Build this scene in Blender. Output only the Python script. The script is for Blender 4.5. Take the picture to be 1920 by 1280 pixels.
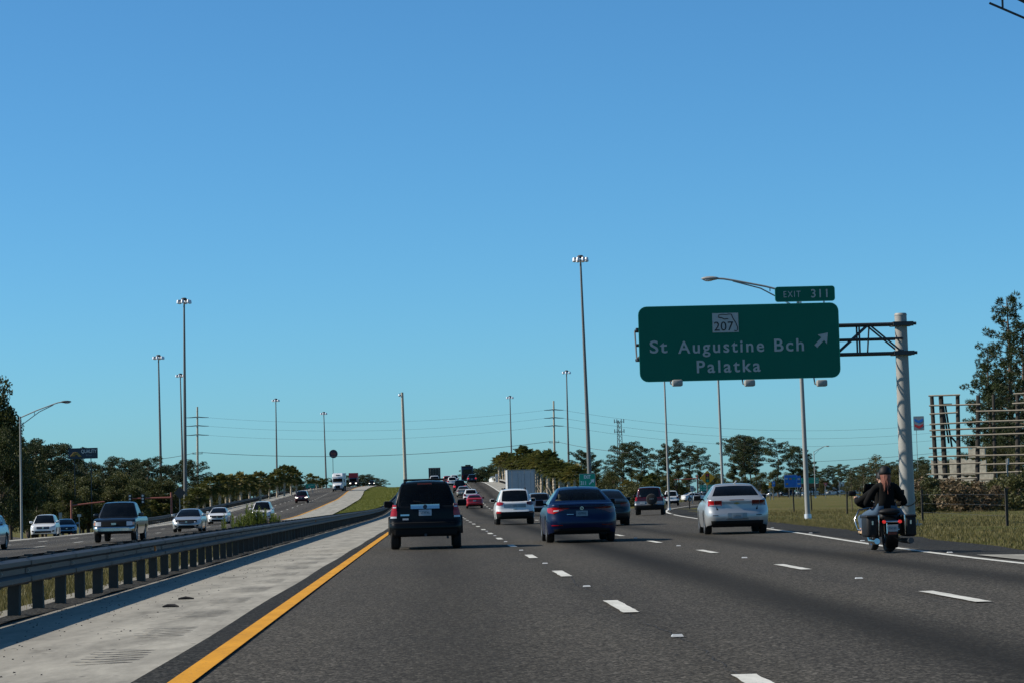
import bpy, bmesh, math, random
import numpy as np
from mathutils import Vector, Matrix, Quaternion

for _o in list(bpy.data.objects):
    bpy.data.objects.remove(_o)
SC = bpy.context.scene
COL = SC.collection
R = math.radians

# ------------------------------------------------------------------ camera
F = 4650.0                      # focal length in pixels of a 1920 wide frame
EYE = Vector((0.0, 0.0, 1.20))
_ny = Vector((808 - 960, 640 - 939, -F)).normalized()      # where the road heads
_nx = Vector((1.0, 0.025, 0.0))
_nx.z = (-_nx.x * _ny.x - _nx.y * _ny.y) / _ny.z
_nx.normalize()
_nz = _nx.cross(_ny)
W2C = Matrix(((_nx.x, _ny.x, _nz.x), (_nx.y, _ny.y, _nz.y), (_nx.z, _ny.z, _nz.z)))
C2W = W2C.transposed()
cam_data = bpy.data.cameras.new('camera')
cam_data.sensor_width = 36.0
cam_data.lens = F / 1920 * 36.0
cam_data.clip_start = 0.1
cam_data.clip_end = 12000
cam = bpy.data.objects.new('camera', cam_data)
cam.matrix_world = Matrix.Translation(EYE) @ C2W.to_4x4()
COL.objects.link(cam)
SC.camera = cam

# ------------------------------------------------------------------ sky, sun, exposure
SUN_EL, SUN_AHEAD = R(36), R(1.5)
SUN_DIR = Vector((-math.cos(SUN_AHEAD) * math.cos(SUN_EL), math.sin(SUN_AHEAD) * math.cos(SUN_EL), math.sin(SUN_EL)))
world = bpy.data.worlds.new('World')
SC.world = world
world.use_nodes = True
_wn = world.node_tree
_sky = _wn.nodes.new('ShaderNodeTexSky')
_sky.sky_type = 'NISHITA'
_sky.sun_disc = False
_sky.sun_elevation = SUN_EL
_sky.sun_rotation = R(271.5)
_sky.altitude = 0
_sky.air_density = 0.8
_sky.dust_density = 0.5
_sky.ozone_density = 10.0
_tint = _wn.nodes.new('ShaderNodeMix'); _tint.data_type = 'RGBA'; _tint.blend_type = 'MULTIPLY'
_tint.inputs[0].default_value = 1.0
_tint.inputs[7].default_value = (0.73, 1.08, 1.02, 1)      # the camera's cooler, greener white balance
_wn.links.new(_sky.outputs[0], _tint.inputs[6])
_wn.links.new(_tint.outputs[2], _wn.nodes['Background'].inputs[0])
_wn.nodes['Background'].inputs[1].default_value = 0.10
sun_data = bpy.data.lights.new('sun', 'SUN')
sun_data.energy = 5.0
sun_data.angle = R(0.53)
sun_data.color = (1.0, 0.92, 0.80)
sun = bpy.data.objects.new('sun', sun_data)
sun.rotation_euler = SUN_DIR.to_track_quat('Z', 'Y').to_euler()
COL.objects.link(sun)
SC.view_settings.view_transform = 'Standard'
SC.view_settings.look = 'None'
SC.view_settings.gamma = 1.0
SC.view_settings.exposure = 0.42
SC.view_settings.use_curve_mapping = False
SC.render.engine = 'CYCLES'
SC.cycles.use_adaptive_sampling = True
SC.cycles.use_denoising = True
SC.cycles.max_bounces = 6
SC.cycles.transparent_max_bounces = 12
SC.cycles.sample_clamp_indirect = 4.0

# ------------------------------------------------------------------ measuring helpers
def X_at(px, Y, Z):
    """world X of the point at distance Y and height Z that shows in picture column px"""
    k = (px - 960) / F
    a = W2C[0]; b = W2C[2]
    dy, dz = Y - EYE.y, Z - EYE.z
    # a.x*X + a.y*dy + a.z*dz = k * -(b.x*X + b.y*dy + b.z*dz)
    return -((a[1] + k * b[1]) * dy + (a[2] + k * b[2]) * dz) / (a[0] + k * b[0]) + EYE.x

def at(px, py, Y):
    d = C2W @ Vector(((px - 960), (640 - py), -F))
    t = (Y - EYE.y) / d.y
    return EYE + d * t

def Z_at(px, py, Y):
    return at(px, py, Y).z

# ------------------------------------------------------------------ materials
MATS = {}
def mat(name, col, rough=0.6, metal=0.0, coat=0.0, noise=0.12, nscale=3.0, emit=None, estr=0.0, spec=0.5, bump=0.0, bscale=40.0, coords='Object', keep=False):
    if name in MATS:
        return MATS[name]
    if metal < 0.6 and not keep: col = [c * 0.76 for c in col]
    m = bpy.data.materials.new(name)
    m.use_nodes = True
    nt = m.node_tree
    b = nt.nodes['Principled BSDF']
    b.inputs['Roughness'].default_value = rough
    b.inputs['Metallic'].default_value = metal
    b.inputs['Coat Weight'].default_value = coat
    b.inputs['Coat Roughness'].default_value = 0.06
    b.inputs['Specular IOR Level'].default_value = spec
    tc = nt.nodes.new('ShaderNodeTexCoord')
    nz = nt.nodes.new('ShaderNodeTexNoise')
    nz.inputs['Scale'].default_value = nscale
    nz.inputs['Detail'].default_value = 6
    nz.inputs['Roughness'].default_value = 0.65
    nt.links.new(tc.outputs[coords], nz.inputs['Vector'])
    mx = nt.nodes.new('ShaderNodeMix')
    mx.data_type = 'RGBA'
    lo = [max(0, c * (1 - noise * 1.6)) for c in col[:3]] + [1]
    hi = [min(1, c * (1 + noise * 1.6)) for c in col[:3]] + [1]
    mx.inputs[6].default_value = lo
    mx.inputs[7].default_value = hi
    nt.links.new(nz.outputs[0], mx.inputs[0])
    nt.links.new(mx.outputs[2], b.inputs['Base Color'])
    if emit:
        b.inputs['Emission Color'].default_value = (*emit, 1)
        b.inputs['Emission Strength'].default_value = estr
    if bump:
        n2 = nt.nodes.new('ShaderNodeTexNoise')
        n2.inputs['Scale'].default_value = bscale
        n2.inputs['Detail'].default_value = 4
        nt.links.new(tc.outputs[coords], n2.inputs['Vector'])
        bp = nt.nodes.new('ShaderNodeBump')
        bp.inputs['Strength'].default_value = bump
        bp.inputs['Distance'].default_value = 0.02
        nt.links.new(n2.outputs[0], bp.inputs['Height'])
        nt.links.new(bp.outputs[0], b.inputs['Normal'])
    MATS[name] = m
    return m

def N(nt, kind, **kw):
    n = nt.nodes.new(kind)
    for k, v in kw.items():
        setattr(n, k, v)
    return n

def ramp(nt, src, stops):
    r = nt.nodes.new('ShaderNodeValToRGB')
    e = r.color_ramp.elements
    e[0].position, e[0].color = stops[0][0], (*stops[0][1], 1)
    e[1].position, e[1].color = stops[-1][0], (*stops[-1][1], 1)
    for p, c in stops[1:-1]:
        k = e.new(p); k.color = (*c, 1)
    nt.links.new(src, r.inputs[0])
    return r.outputs[0]

def mixc(nt, fac, a, b, blend='MIX'):
    m = nt.nodes.new('ShaderNodeMix'); m.data_type = 'RGBA'; m.blend_type = blend
    for s, v in ((0, fac), (6, a), (7, b)):
        if hasattr(v, 'is_linked'):
            nt.links.new(v, m.inputs[s])
        elif s == 0:
            m.inputs[0].default_value = v
        else:
            m.inputs[s].default_value = (*v, 1)
    return m.outputs[2]

def mth(nt, op, a, b=None, c=None):
    m = nt.nodes.new('ShaderNodeMath'); m.operation = op
    for i, v in enumerate((a, b, c)):
        if v is None: continue
        if hasattr(v, 'is_linked'):
            nt.links.new(v, m.inputs[i])
        else:
            m.inputs[i].default_value = v
    return m.outputs[0]

def noise(nt, vec, scale, detail=5, rough=0.6, dist=0.0):
    n = nt.nodes.new('ShaderNodeTexNoise')
    n.inputs['Scale'].default_value = scale
    n.inputs['Detail'].default_value = detail
    n.inputs['Roughness'].default_value = rough
    n.inputs['Distortion'].default_value = dist
    nt.links.new(vec, n.inputs['Vector'])
    return n.outputs[0]

def new_mat(name):
    m = bpy.data.materials.new(name); m.use_nodes = True
    MATS[name] = m
    nt = m.node_tree
    return m, nt, nt.nodes['Principled BSDF'], nt.nodes.new('ShaderNodeTexCoord').outputs['Object']

def scaled(nt, vec, s):
    m = nt.nodes.new('ShaderNodeMapping'); m.inputs['Scale'].default_value = s
    nt.links.new(vec, m.inputs['Vector'])
    return m.outputs[0]

def bumped(nt, b, h, strength, dist):
    bp = nt.nodes.new('ShaderNodeBump')
    bp.inputs['Strength'].default_value = strength
    bp.inputs['Distance'].default_value = dist
    nt.links.new(h, bp.inputs['Height'])
    nt.links.new(bp.outputs[0], b.inputs['Normal'])

def asphalt(name, base, lanes, stain=0.35):
    base = [c * 0.82 for c in base]
    m, nt, b, oc = new_mat(name)
    sp = N(nt, 'ShaderNodeSeparateXYZ'); nt.links.new(oc, sp.inputs[0])
    # coarse aggregate
    v = nt.nodes.new('ShaderNodeTexVoronoi'); v.inputs['Scale'].default_value = 46
    nt.links.new(oc, v.inputs['Vector'])
    rgb = N(nt, 'ShaderNodeSeparateColor'); nt.links.new(v.outputs['Color'], rgb.inputs[0])
    spk = ramp(nt, rgb.outputs[0], [(0.0, [c * 0.35 for c in base]), (0.5, base), (0.85, [c * 1.7 for c in base]), (1.0, [c * 3.4 for c in base])])
    big = noise(nt, scaled(nt, oc, (0.5, 0.05, 1)), 1.0, 5, 0.6)
    c1 = mixc(nt, 1.0, spk, ramp(nt, big, [(0.3, (0.80, 0.80, 0.82)), (0.7, (1.16, 1.14, 1.1))]), 'MULTIPLY')
    # oil and rubber film down the middle of each lane
    wob = mth(nt, 'MULTIPLY', mth(nt, 'SUBTRACT', noise(nt, scaled(nt, oc, (0.2, 0.03, 1)), 1.0, 3), 0.5), 0.45)
    xx = mth(nt, 'SUBTRACT', mth(nt, 'ADD', sp.outputs[0], wob), mth(nt, 'MULTIPLY', mth(nt, 'MULTIPLY', sp.outputs[1], sp.outputs[1]), 6e-6))
    tot = None
    for lx, wdt, amt in lanes:
        d = mth(nt, 'DIVIDE', mth(nt, 'ABSOLUTE', mth(nt, 'SUBTRACT', xx, lx)), wdt)
        g = mth(nt, 'MULTIPLY', mth(nt, 'EXPONENT', mth(nt, 'MULTIPLY', mth(nt, 'MULTIPLY', d, d), -1.0)), amt)
        tot = g if tot is None else mth(nt, 'ADD', tot, g)
    brk = ramp(nt, noise(nt, scaled(nt, oc, (0.6, 0.02, 1)), 1.0, 4), [(0.25, (0.8,) * 3), (0.65, (1.15,) * 3)])
    tot = mth(nt, 'MULTIPLY', tot, brk)
    c2 = mixc(nt, mth(nt, 'MULTIPLY', tot, stain), c1, [c * 0.28 for c in base])
    # tight longitudinal cracks along the joints
    nt.links.new(c2, b.inputs['Base Color'])
    b.inputs['Roughness'].default_value = 0.95
    b.inputs['Specular IOR Level'].default_value = 0.06
    bumped(nt, b, rgb.outputs[1], 0.35, 0.01)
    return m

def concrete(name, base, specks=True, xy=(1, 1, 1)):
    base = [c * 0.74 for c in base]
    m, nt, b, oc = new_mat(name)
    n1 = noise(nt, scaled(nt, oc, (0.9, 0.22, 1)), 1.5, 9, 0.72)
    n2 = noise(nt, scaled(nt, oc, (1.2, 0.35, 1)), 4, 6, 0.7)
    c = mixc(nt, 1.0, ramp(nt, n1, [(0.30, [k * 0.50 for k in base]), (0.47, [k * 0.85 for k in base]), (0.56, base), (0.72, [k * 1.3 for k in base])]), ramp(nt, n2, [(0.3, (0.82,) * 3), (0.7, (1.08,) * 3)]), 'MULTIPLY')
    if specks:
        v = nt.nodes.new('ShaderNodeTexVoronoi'); v.inputs['Scale'].default_value = 5.0
        nt.links.new(scaled(nt, oc, (1.0, 0.55, 1)), v.inputs['Vector'])
        dot = ramp(nt, v.outputs['Distance'], [(0.07, (1,) * 3), (0.19, (0,) * 3)])
        msk = ramp(nt, noise(nt, oc, 0.7, 3), [(0.40, (0,) * 3), (0.52, (1,) * 3)])
        c = mixc(nt, mth(nt, 'MULTIPLY', mth(nt, 'MULTIPLY', dot, msk), 0.75), c, (0.07, 0.065, 0.055))
    if specks:      # road dirt gathers in the strip beside the guardrail
        sp = N(nt, 'ShaderNodeSeparateXYZ'); nt.links.new(oc, sp.inputs[0])
        g = mth(nt, 'ADD', mth(nt, 'MULTIPLY', mth(nt, 'ADD', sp.outputs[0], 3.4), -0.55), mth(nt, 'MULTIPLY', mth(nt, 'SUBTRACT', n1, 0.5), 2.2))
        gm = ramp(nt, g, [(0.0, (0,) * 3), (0.8, (1,) * 3)])
        c = mixc(nt, mth(nt, 'MULTIPLY', gm, 0.55), c, (0.16, 0.145, 0.12))
    nt.links.new(c, b.inputs['Base Color'])
    b.inputs['Roughness'].default_value = 0.92
    b.inputs['Specular IOR Level'].default_value = 0.1
    bumped(nt, b, noise(nt, oc, 45, 4), 0.25, 0.01)
    return m

def grass_ground(name, stops, s1=0.25, s2=6):
    stops = [(p, [k * 0.80 for k in c]) for p, c in stops]
    m, nt, b, oc = new_mat(name)
    n1 = noise(nt, oc, s1, 6, 0.65)
    n2 = noise(nt, oc, s2, 5, 0.75)
    n3 = noise(nt, oc, 0.03, 3, 0.6)
    f = mth(nt, 'ADD', mth(nt, 'MULTIPLY', n1, 0.45), mth(nt, 'ADD', mth(nt, 'MULTIPLY', n2, 0.3), mth(nt, 'MULTIPLY', n3, 0.25)))
    nt.links.new(ramp(nt, f, stops), b.inputs['Base Color'])
    b.inputs['Roughness'].default_value = 0.95
    b.inputs['Specular IOR Level'].default_value = 0.1
    bumped(nt, b, n2, 0.9, 0.15)
    return m

def worn(name, col):
    """road paint: dirty, scuffed and chipped through to the asphalt"""
    m, nt, b, oc = new_mat(name)
    geo = nt.nodes.new('ShaderNodeNewGeometry').outputs['Position']
    n1 = noise(nt, scaled(nt, geo, (1.5, 0.4, 1)), 2.0, 6, 0.7)
    n2 = noise(nt, geo, 26, 5, 0.75)
    c = mixc(nt, 1.0, col, ramp(nt, n1, [(0.3, (0.78, 0.77, 0.75)), (0.65, (1.08, 1.08, 1.08))]), 'MULTIPLY')
    chip = ramp(nt, n2, [(0.33, (1,) * 3), (0.41, (0,) * 3)])
    nt.links.new(mixc(nt, mth(nt, 'MULTIPLY', chip, 0.8), c, (0.05, 0.046, 0.04)), b.inputs['Base Color'])
    b.inputs['Roughness'].default_value = 0.85
    b.inputs['Specular IOR Level'].default_value = 0.15
    return m

def foliage(name, dark, light, trans=0.25, yellow=None):
    m = bpy.data.materials.new(name); m.use_nodes = True; MATS[name] = m
    nt = m.node_tree
    b = nt.nodes['Principled BSDF']; out = nt.nodes['Material Output']
    tc = nt.nodes.new('ShaderNodeTexCoord')
    oi = nt.nodes.new('ShaderNodeObjectInfo')
    geo = nt.nodes.new('ShaderNodeNewGeometry')
    n1 = noise(nt, tc.outputs['Object'], 0.45, 4, 0.6)
    f = mth(nt, 'ADD', mth(nt, 'MULTIPLY', n1, 0.75), mth(nt, 'ADD', mth(nt, 'MULTIPLY', oi.outputs['Random'], 0.25), mth(nt, 'MULTIPLY', geo.outputs['Random Per Island'], 0.25)))
    dark, light = [k * 0.8 for k in dark], [k * 0.86 for k in light]
    if yellow: yellow = [k * 0.86 for k in yellow]
    stops = [(0.3, dark), (0.85, light)]
    if yellow: stops = [(0.28, dark), (0.66, light), (0.95, yellow)]
    c = ramp(nt, f, stops)
    nt.links.new(c, b.inputs['Base Color'])
    b.inputs['Roughness'].default_value = 0.6
    b.inputs['Specular IOR Level'].default_value = 0.25
    tr = nt.nodes.new('ShaderNodeBsdfTranslucent'); nt.links.new(c, tr.inputs[0])
    mx = nt.nodes.new('ShaderNodeMixShader'); mx.inputs[0].default_value = trans
    nt.links.new(b.outputs[0], mx.inputs[1]); nt.links.new(tr.outputs[0], mx.inputs[2])
    nt.links.new(mx.outputs[0], out.inputs[0])
    return m

def glass(name, tint, clear):
    m = bpy.data.materials.new(name); m.use_nodes = True; MATS[name] = m
    nt = m.node_tree
    b = nt.nodes['Principled BSDF']; out = nt.nodes['Material Output']
    tc = nt.nodes.new('ShaderNodeTexCoord')
    n1 = noise(nt, tc.outputs['Object'], 2.5, 3)
    nt.links.new(ramp(nt, n1, [(0.3, (0.004, 0.005, 0.006)), (0.7, (0.012, 0.014, 0.016))]), b.inputs['Base Color'])
    b.inputs['Roughness'].default_value = 0.04
    b.inputs['Specular IOR Level'].default_value = 0.6
    tr = nt.nodes.new('ShaderNodeBsdfTransparent'); tr.inputs[0].default_value = (*tint, 1)
    fr = nt.nodes.new('ShaderNodeFresnel'); fr.inputs[0].default_value = 1.5
    mx = nt.nodes.new('ShaderNodeMixShader')
    fac = mth(nt, 'ADD', mth(nt, 'MULTIPLY', fr.outputs[0], clear), 1.0 - clear)
    nt.links.new(fac, mx.inputs[0])
    nt.links.new(tr.outputs[0], mx.inputs[1]); nt.links.new(b.outputs[0], mx.inputs[2])
    nt.links.new(mx.outputs[0], out.inputs[0])
    return m

def paint(name, col, metal=0.35, rough=0.32, coat=0.6, spec=0.35):
    return mat('paint_' + name, col, rough=rough, metal=metal, coat=coat, noise=0.05, nscale=1.4, spec=spec)

asphalt('asphalt', (0.062, 0.057, 0.048), [(0.2, 0.75, 0.45), (3.95, 0.62, 1.0), (7.5, 0.6, 0.8), (2.02, 0.35, 0.22)], 0.85)
asphalt('asphalt_oncoming', (0.070, 0.066, 0.059), [(-15.85, 0.8, 0.7), (-19.5, 0.8, 0.8), (-23.2, 0.8, 0.8)], 0.5)
asphalt('asphalt_dark', (0.031, 0.030, 0.027), [(0, 1, 0.0)], 0.0)
concrete('concrete_shoulder', (0.40, 0.375, 0.315))
concrete('concrete_plain', (0.42, 0.40, 0.34), False)
grass_ground('grass_ground', [(0.32, (0.05, 0.055, 0.012)), (0.44, (0.095, 0.098, 0.022)), (0.54, (0.14, 0.118, 0.04)), (0.64, (0.17, 0.135, 0.055)), (0.74, (0.09, 0.11, 0.022))])
foliage('pine_needles', (0.014, 0.024, 0.009), (0.056, 0.074, 0.022), 0.2)
foliage('oak_leaves', (0.018, 0.026, 0.007), (0.074, 0.082, 0.020), 0.25, (0.12, 0.105, 0.03))
foliage('scrub_leaves', (0.03, 0.04, 0.012), (0.11, 0.105, 0.035), 0.25)
foliage('palm_leaves', (0.028, 0.038, 0.011), (0.13, 0.135, 0.034), 0.3, (0.24, 0.18, 0.055))
foliage('weed_leaves', (0.10, 0.14, 0.03), (0.24, 0.29, 0.07), 0.35)
foliage('median_grass', (0.10, 0.13, 0.02), (0.20, 0.21, 0.04), 0.3, (0.28, 0.22, 0.09))
foliage('grass_blades', (0.06, 0.065, 0.014), (0.14, 0.12, 0.038), 0.3, (0.22, 0.18, 0.08))
foliage('dead_brush', (0.07, 0.05, 0.03), (0.17, 0.12, 0.065), 0.2)
glass('glass_dark', (0.32, 0.34, 0.34), 0.80)
glass('glass_clear', (0.66, 0.70, 0.68), 0.90)
glass('glass_black', (0.10, 0.10, 0.11), 0.55)
mat('bark', (0.12, 0.085, 0.06), 0.95, noise=0.3, nscale=5, bump=0.6, bscale=12)
mat('palm_trunk', (0.46, 0.38, 0.28), 0.95, noise=0.35, nscale=6, bump=0.8, bscale=10)
mat('galvanised', (0.33, 0.32, 0.29), 0.6, metal=0.0, noise=0.12, nscale=2.5)
mat('pole_grey', (0.31, 0.31, 0.29), 0.6, metal=0.0, noise=0.10, nscale=1.2)
mat('mast_steel', (0.14, 0.145, 0.14), 0.65, metal=0.0, noise=0.12, nscale=0.6)
mat('steel_dark', (0.05, 0.055, 0.06), 0.6, metal=0.3, noise=0.1)
mat('rail_steel', (0.042, 0.042, 0.040), 0.6, metal=0.1, noise=0.28, nscale=1.5)
mat('post_wood', (0.05, 0.047, 0.04), 0.9, noise=0.25, nscale=6)
mat('aluminium', (0.55, 0.56, 0.57), 0.45, metal=0.7, noise=0.05)
worn('white_paint', (0.52, 0.51, 0.46))
worn('yellow_paint', (0.53, 0.243, 0.017))
mat('reflector', (0.52, 0.52, 0.50), 0.35, noise=0.05)
mat('sign_green', (0.003, 0.15, 0.095), 0.5, noise=0.06, nscale=1.0, spec=0.15)
mat('sign_green_small', (0.0, 0.36, 0.21), 0.5, noise=0.05)
mat('sign_white', (0.48, 0.48, 0.46), 0.55, noise=0.04)
mat('sign_white_small', (0.9, 0.9, 0.87), 0.55, noise=0.04)
mat('sign_black', (0.012, 0.012, 0.014), 0.6, noise=0.04)
mat('sign_blue', (0.01, 0.17, 0.58), 0.5, noise=0.05)
mat('sign_brown', (0.14, 0.055, 0.02), 0.5, noise=0.05)
mat('sign_yellow', (1.0, 0.42, 0.01), 0.5, noise=0.05)
mat('sign_navy', (0.012, 0.03, 0.055), 0.5, noise=0.15)
mat('sign_purple', (0.03, 0.012, 0.035), 0.5, noise=0.1)
mat('sign_gold', (0.4, 0.25, 0.05), 0.5, noise=0.1)
mat('sign_red', (0.55, 0.02, 0.03), 0.5, noise=0.05)
mat('sign_dim', (0.24, 0.29, 0.32), 0.5, noise=0.1)
mat('mast_red', (0.27, 0.075, 0.05), 0.6, noise=0.1)
mat('black_plastic', (0.008, 0.008, 0.008), 0.65, spec=0.2, noise=0.1)
mat('tyre', (0.014, 0.014, 0.014), 0.85, noise=0.2, nscale=8)
mat('rim', (0.45, 0.46, 0.47), 0.35, metal=0.85, noise=0.05)
mat('rim_dark', (0.09, 0.09, 0.095), 0.45, metal=0.6, noise=0.05)
mat('chrome', (0.48, 0.48, 0.47), 0.2, metal=1.0, noise=0.03)
mat('lamp_red', (0.40, 0.006, 0.008), 0.2, coat=0.35, spec=0.3, noise=0.1)
mat('lamp_red_dark', (0.13, 0.004, 0.006), 0.2, coat=0.35, spec=0.3, noise=0.1)  # dull red lens; also lamp_red's shaded copy on sides away from the sun
mat('lamp_red_lit', (0.5, 0.01, 0.01), 0.2, coat=1.0, emit=(1, 0.03, 0.02), estr=0.35)
mat('lamp_clear', (0.62, 0.63, 0.64), 0.12, coat=1.0, noise=0.05)
mat('lamp_lit', (0.9, 0.88, 0.8), 0.2, emit=(1.0, 0.93, 0.78), estr=2.2)
mat('lamp_amber', (0.5, 0.16, 0.02), 0.2, coat=1.0)
mat('plate_white', (0.42, 0.45, 0.48), 0.5, noise=0.08, nscale=10)
mat('plate_text', (0.05, 0.09, 0.12), 0.6)
mat('interior', (0.03, 0.03, 0.032), 0.9)
mat('interior_tan', (0.22, 0.19, 0.15), 0.9)
mat('white_box', (0.72, 0.72, 0.70), 0.5, noise=0.06, nscale=1)
mat('wood_grey', (0.27, 0.235, 0.18), 0.95, noise=0.3, nscale=4)
mat('wood_dark', (0.045, 0.038, 0.03), 0.95, noise=0.3, nscale=4)
mat('plaster_ruin', (0.46, 0.42, 0.33), 0.95, noise=0.55, nscale=3.5)
mat('skin', (0.52, 0.30, 0.21), 0.55, noise=0.06)
mat('leather_black', (0.008, 0.008, 0.009), 0.6, spec=0.25, noise=0.15, nscale=9)
mat('jacket_black', (0.006, 0.006, 0.006), 0.95, spec=0.15, noise=0.2, nscale=9)
mat('jeans', (0.045, 0.09, 0.15), 0.9, noise=0.25, nscale=9)
mat('hair_red', (0.22, 0.05, 0.018), 0.6, noise=0.3, nscale=25)
mat('boot_tan', (0.42, 0.28, 0.15), 0.8, noise=0.15)
mat('wire', (0.05, 0.055, 0.06), 0.7)
mat('rubber', (0.015, 0.015, 0.015), 0.9)
mat('groove', (0.045, 0.04, 0.033), 0.95, noise=0.3, nscale=14)
mat('ceramic', (0.45, 0.44, 0.42), 0.4)
M = MATS

# ------------------------------------------------------------------ mesh helpers
class MB:
    def __init__(s):
        s.v = []; s.f = []; s.m = []
    def add(s, vs, fs, mi=0):
        o = len(s.v)
        s.v.extend([tuple(p) for p in vs])
        for f in fs:
            s.f.append(tuple(i + o for i in f)); s.m.append(mi)
        return s
    def box(s, c, d, rot=None, mi=0, taper=1.0):
        x, y, z = d[0] / 2, d[1] / 2, d[2] / 2
        vs = []
        for sz in (-1, 1):
            k = 1.0 if sz < 0 else taper
            for sx, sy in ((-1, -1), (1, -1), (1, 1), (-1, 1)):
                p = Vector((sx * x * k, sy * y * k, sz * z))
                if rot is not None: p = rot @ p
                vs.append(p + Vector(c))
        return s.add(vs, [(3, 2, 1, 0), (4, 5, 6, 7), (0, 1, 5, 4), (1, 2, 6, 5), (2, 3, 7, 6), (3, 0, 4, 7)], mi)
    def rbox(s, c, d, bev, rot=None, mi=0):
        """box with chamfered edges"""
        bm = bmesh.new()
        bmesh.ops.create_cube(bm, size=1)
        for v in bm.verts: v.co = Vector((v.co.x * d[0], v.co.y * d[1], v.co.z * d[2]))
        bmesh.ops.bevel(bm, geom=list(bm.edges), offset=bev, segments=2, profile=0.5, affect='EDGES')
        bm.verts.index_update()
        vs = [(rot @ v.co if rot is not None else v.co) + Vector(c) for v in bm.verts]
        fs = [[v.index for v in f.verts] for f in bm.faces]
        bm.free()
        return s.add(vs, fs, mi)
    def tube(s, pts, rad, n=8, mi=0, caps=True):
        pts = [Vector(p) for p in pts]
        rads = rad if isinstance(rad, (list, tuple)) else [rad] * len(pts)
        rings = []
        prev = None
        for i, p in enumerate(pts):
            t = (pts[min(i + 1, len(pts) - 1)] - pts[max(i - 1, 0)])
            t = t.normalized() if t.length > 1e-9 else Vector((0, 0, 1))
            if prev is None:
                a = Vector((1, 0, 0)) if abs(t.x) < 0.8 else Vector((0, 1, 0))
                u = t.cross(a).normalized()
            else:
                u = (prev - t * prev.dot(t))
                u = u.normalized() if u.length > 1e-6 else t.orthogonal().normalized()
            prev = u
            w = t.cross(u)
            rings.append([p + (u * math.cos(2 * math.pi * k / n) + w * math.sin(2 * math.pi * k / n)) * rads[i] for k in range(n)])
        vs = [q for r in rings for q in r]
        fs = []
        for i in range(len(rings) - 1):
            for k in range(n):
                a, b = i * n + k, i * n + (k + 1) % n
                fs.append((a, b, b + n, a + n))
        if caps:
            fs.append(tuple(range(n - 1, -1, -1)))
            fs.append(tuple((len(rings) - 1) * n + k for k in range(n)))
        return s.add(vs, fs, mi)
    def lathe(s, prof, n=20, axis='Z', c=(0, 0, 0), mi=0):
        vs, fs = [], []
        for (r, h) in prof:
            for k in range(n):
                a = 2 * math.pi * k / n
                p = (r * math.cos(a), r * math.sin(a), h)
                if axis == 'X': p = (h, r * math.cos(a), r * math.sin(a))
                elif axis == 'Y': p = (r * math.sin(a), h, r * math.cos(a))
                vs.append((p[0] + c[0], p[1] + c[1], p[2] + c[2]))
        for i in range(len(prof) - 1):
            for k in range(n):
                a, b = i * n + k, i * n + (k + 1) % n
                fs.append((a, b, b + n, a + n))
        return s.add(vs, fs, mi)
    def grid(s, P, mi=0, flip=False):
        """P[i][j] points"""
        n, m = len(P), len(P[0])
        vs = [p for r in P for p in r]
        fs = []
        for i in range(n - 1):
            for j in range(m - 1):
                q = (i * m + j, i * m + j + 1, (i + 1) * m + j + 1, (i + 1) * m + j)
                fs.append(q[::-1] if flip else q)
        return s.add(vs, fs, mi)
    def prism(s, poly, y0, y1, mi=0):
        """polygon of (x,z) extruded along y"""
        n = len(poly)
        vs = [(x, y0, z) for x, z in poly] + [(x, y1, z) for x, z in poly]
        fs = [tuple(range(n)), tuple(range(2 * n - 1, n - 1, -1))]
        for k in range(n):
            fs.append((k, (k + 1) % n, n + (k + 1) % n, n + k))
        return s.add(vs, fs, mi)
    def blob(s, c, d, seg=10, rings=7, mi=0):
        prof = []
        vs, fs = [], []
        for i in range(rings + 1):
            t = math.pi * i / rings
            for k in range(seg):
                a = 2 * math.pi * k / seg
                vs.append((c[0] + d[0] / 2 * math.sin(t) * math.cos(a), c[1] + d[1] / 2 * math.sin(t) * math.sin(a), c[2] - d[2] / 2 * math.cos(t)))
        for i in range(rings):
            for k in range(seg):
                a, b = i * seg + k, i * seg + (k + 1) % seg
                fs.append((a, b, b + seg, a + seg))
        return s.add(vs, fs, mi)
    def mesh(s, name, mats, smooth=None, fixn=True, weld=False):
        me = bpy.data.meshes.new(name)
        me.from_pydata(s.v, [], s.f)
        if not isinstance(mats, (list, tuple)): mats = [mats]
        for mt in mats: me.materials.append(mt)
        if len(mats) > 1:
            me.polygons.foreach_set('material_index', s.m)
        if fixn or weld:
            bm = bmesh.new(); bm.from_mesh(me)
            if weld: bmesh.ops.remove_doubles(bm, verts=bm.verts, dist=0.0005)
            if fixn: bmesh.ops.recalc_face_normals(bm, faces=bm.faces)
            bm.to_mesh(me); bm.free()
        if smooth is not None:
            me.polygons.foreach_set('use_smooth', [True] * len(me.polygons))
            me.set_sharp_from_angle(angle=R(smooth))
        me.update()
        return me
    def build(s, name, mats, parent=None, smooth=None, fixn=True, weld=False):
        return link(name, s.mesh(name, mats, smooth, fixn, weld), parent)

def link(name, data, parent=None):
    o = bpy.data.objects.new(name, data)
    COL.objects.link(o)
    if parent is not None: o.parent = parent
    return o

def tag(o, label=None, cat=None, group=None, kind=None):
    if label: o['label'] = label
    if cat: o['category'] = cat
    if group: o['group'] = group
    if kind: o['kind'] = kind
    return o

def thing(name, label, cat, loc=(0, 0, 0), rz=0.0, group=None, rx=0.0):
    o = bpy.data.objects.new(name, None)
    o.empty_display_size = 0.3
    COL.objects.link(o)
    o.location = loc
    o.rotation_euler = (rx, 0, rz)
    return tag(o, label, cat, group)

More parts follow.
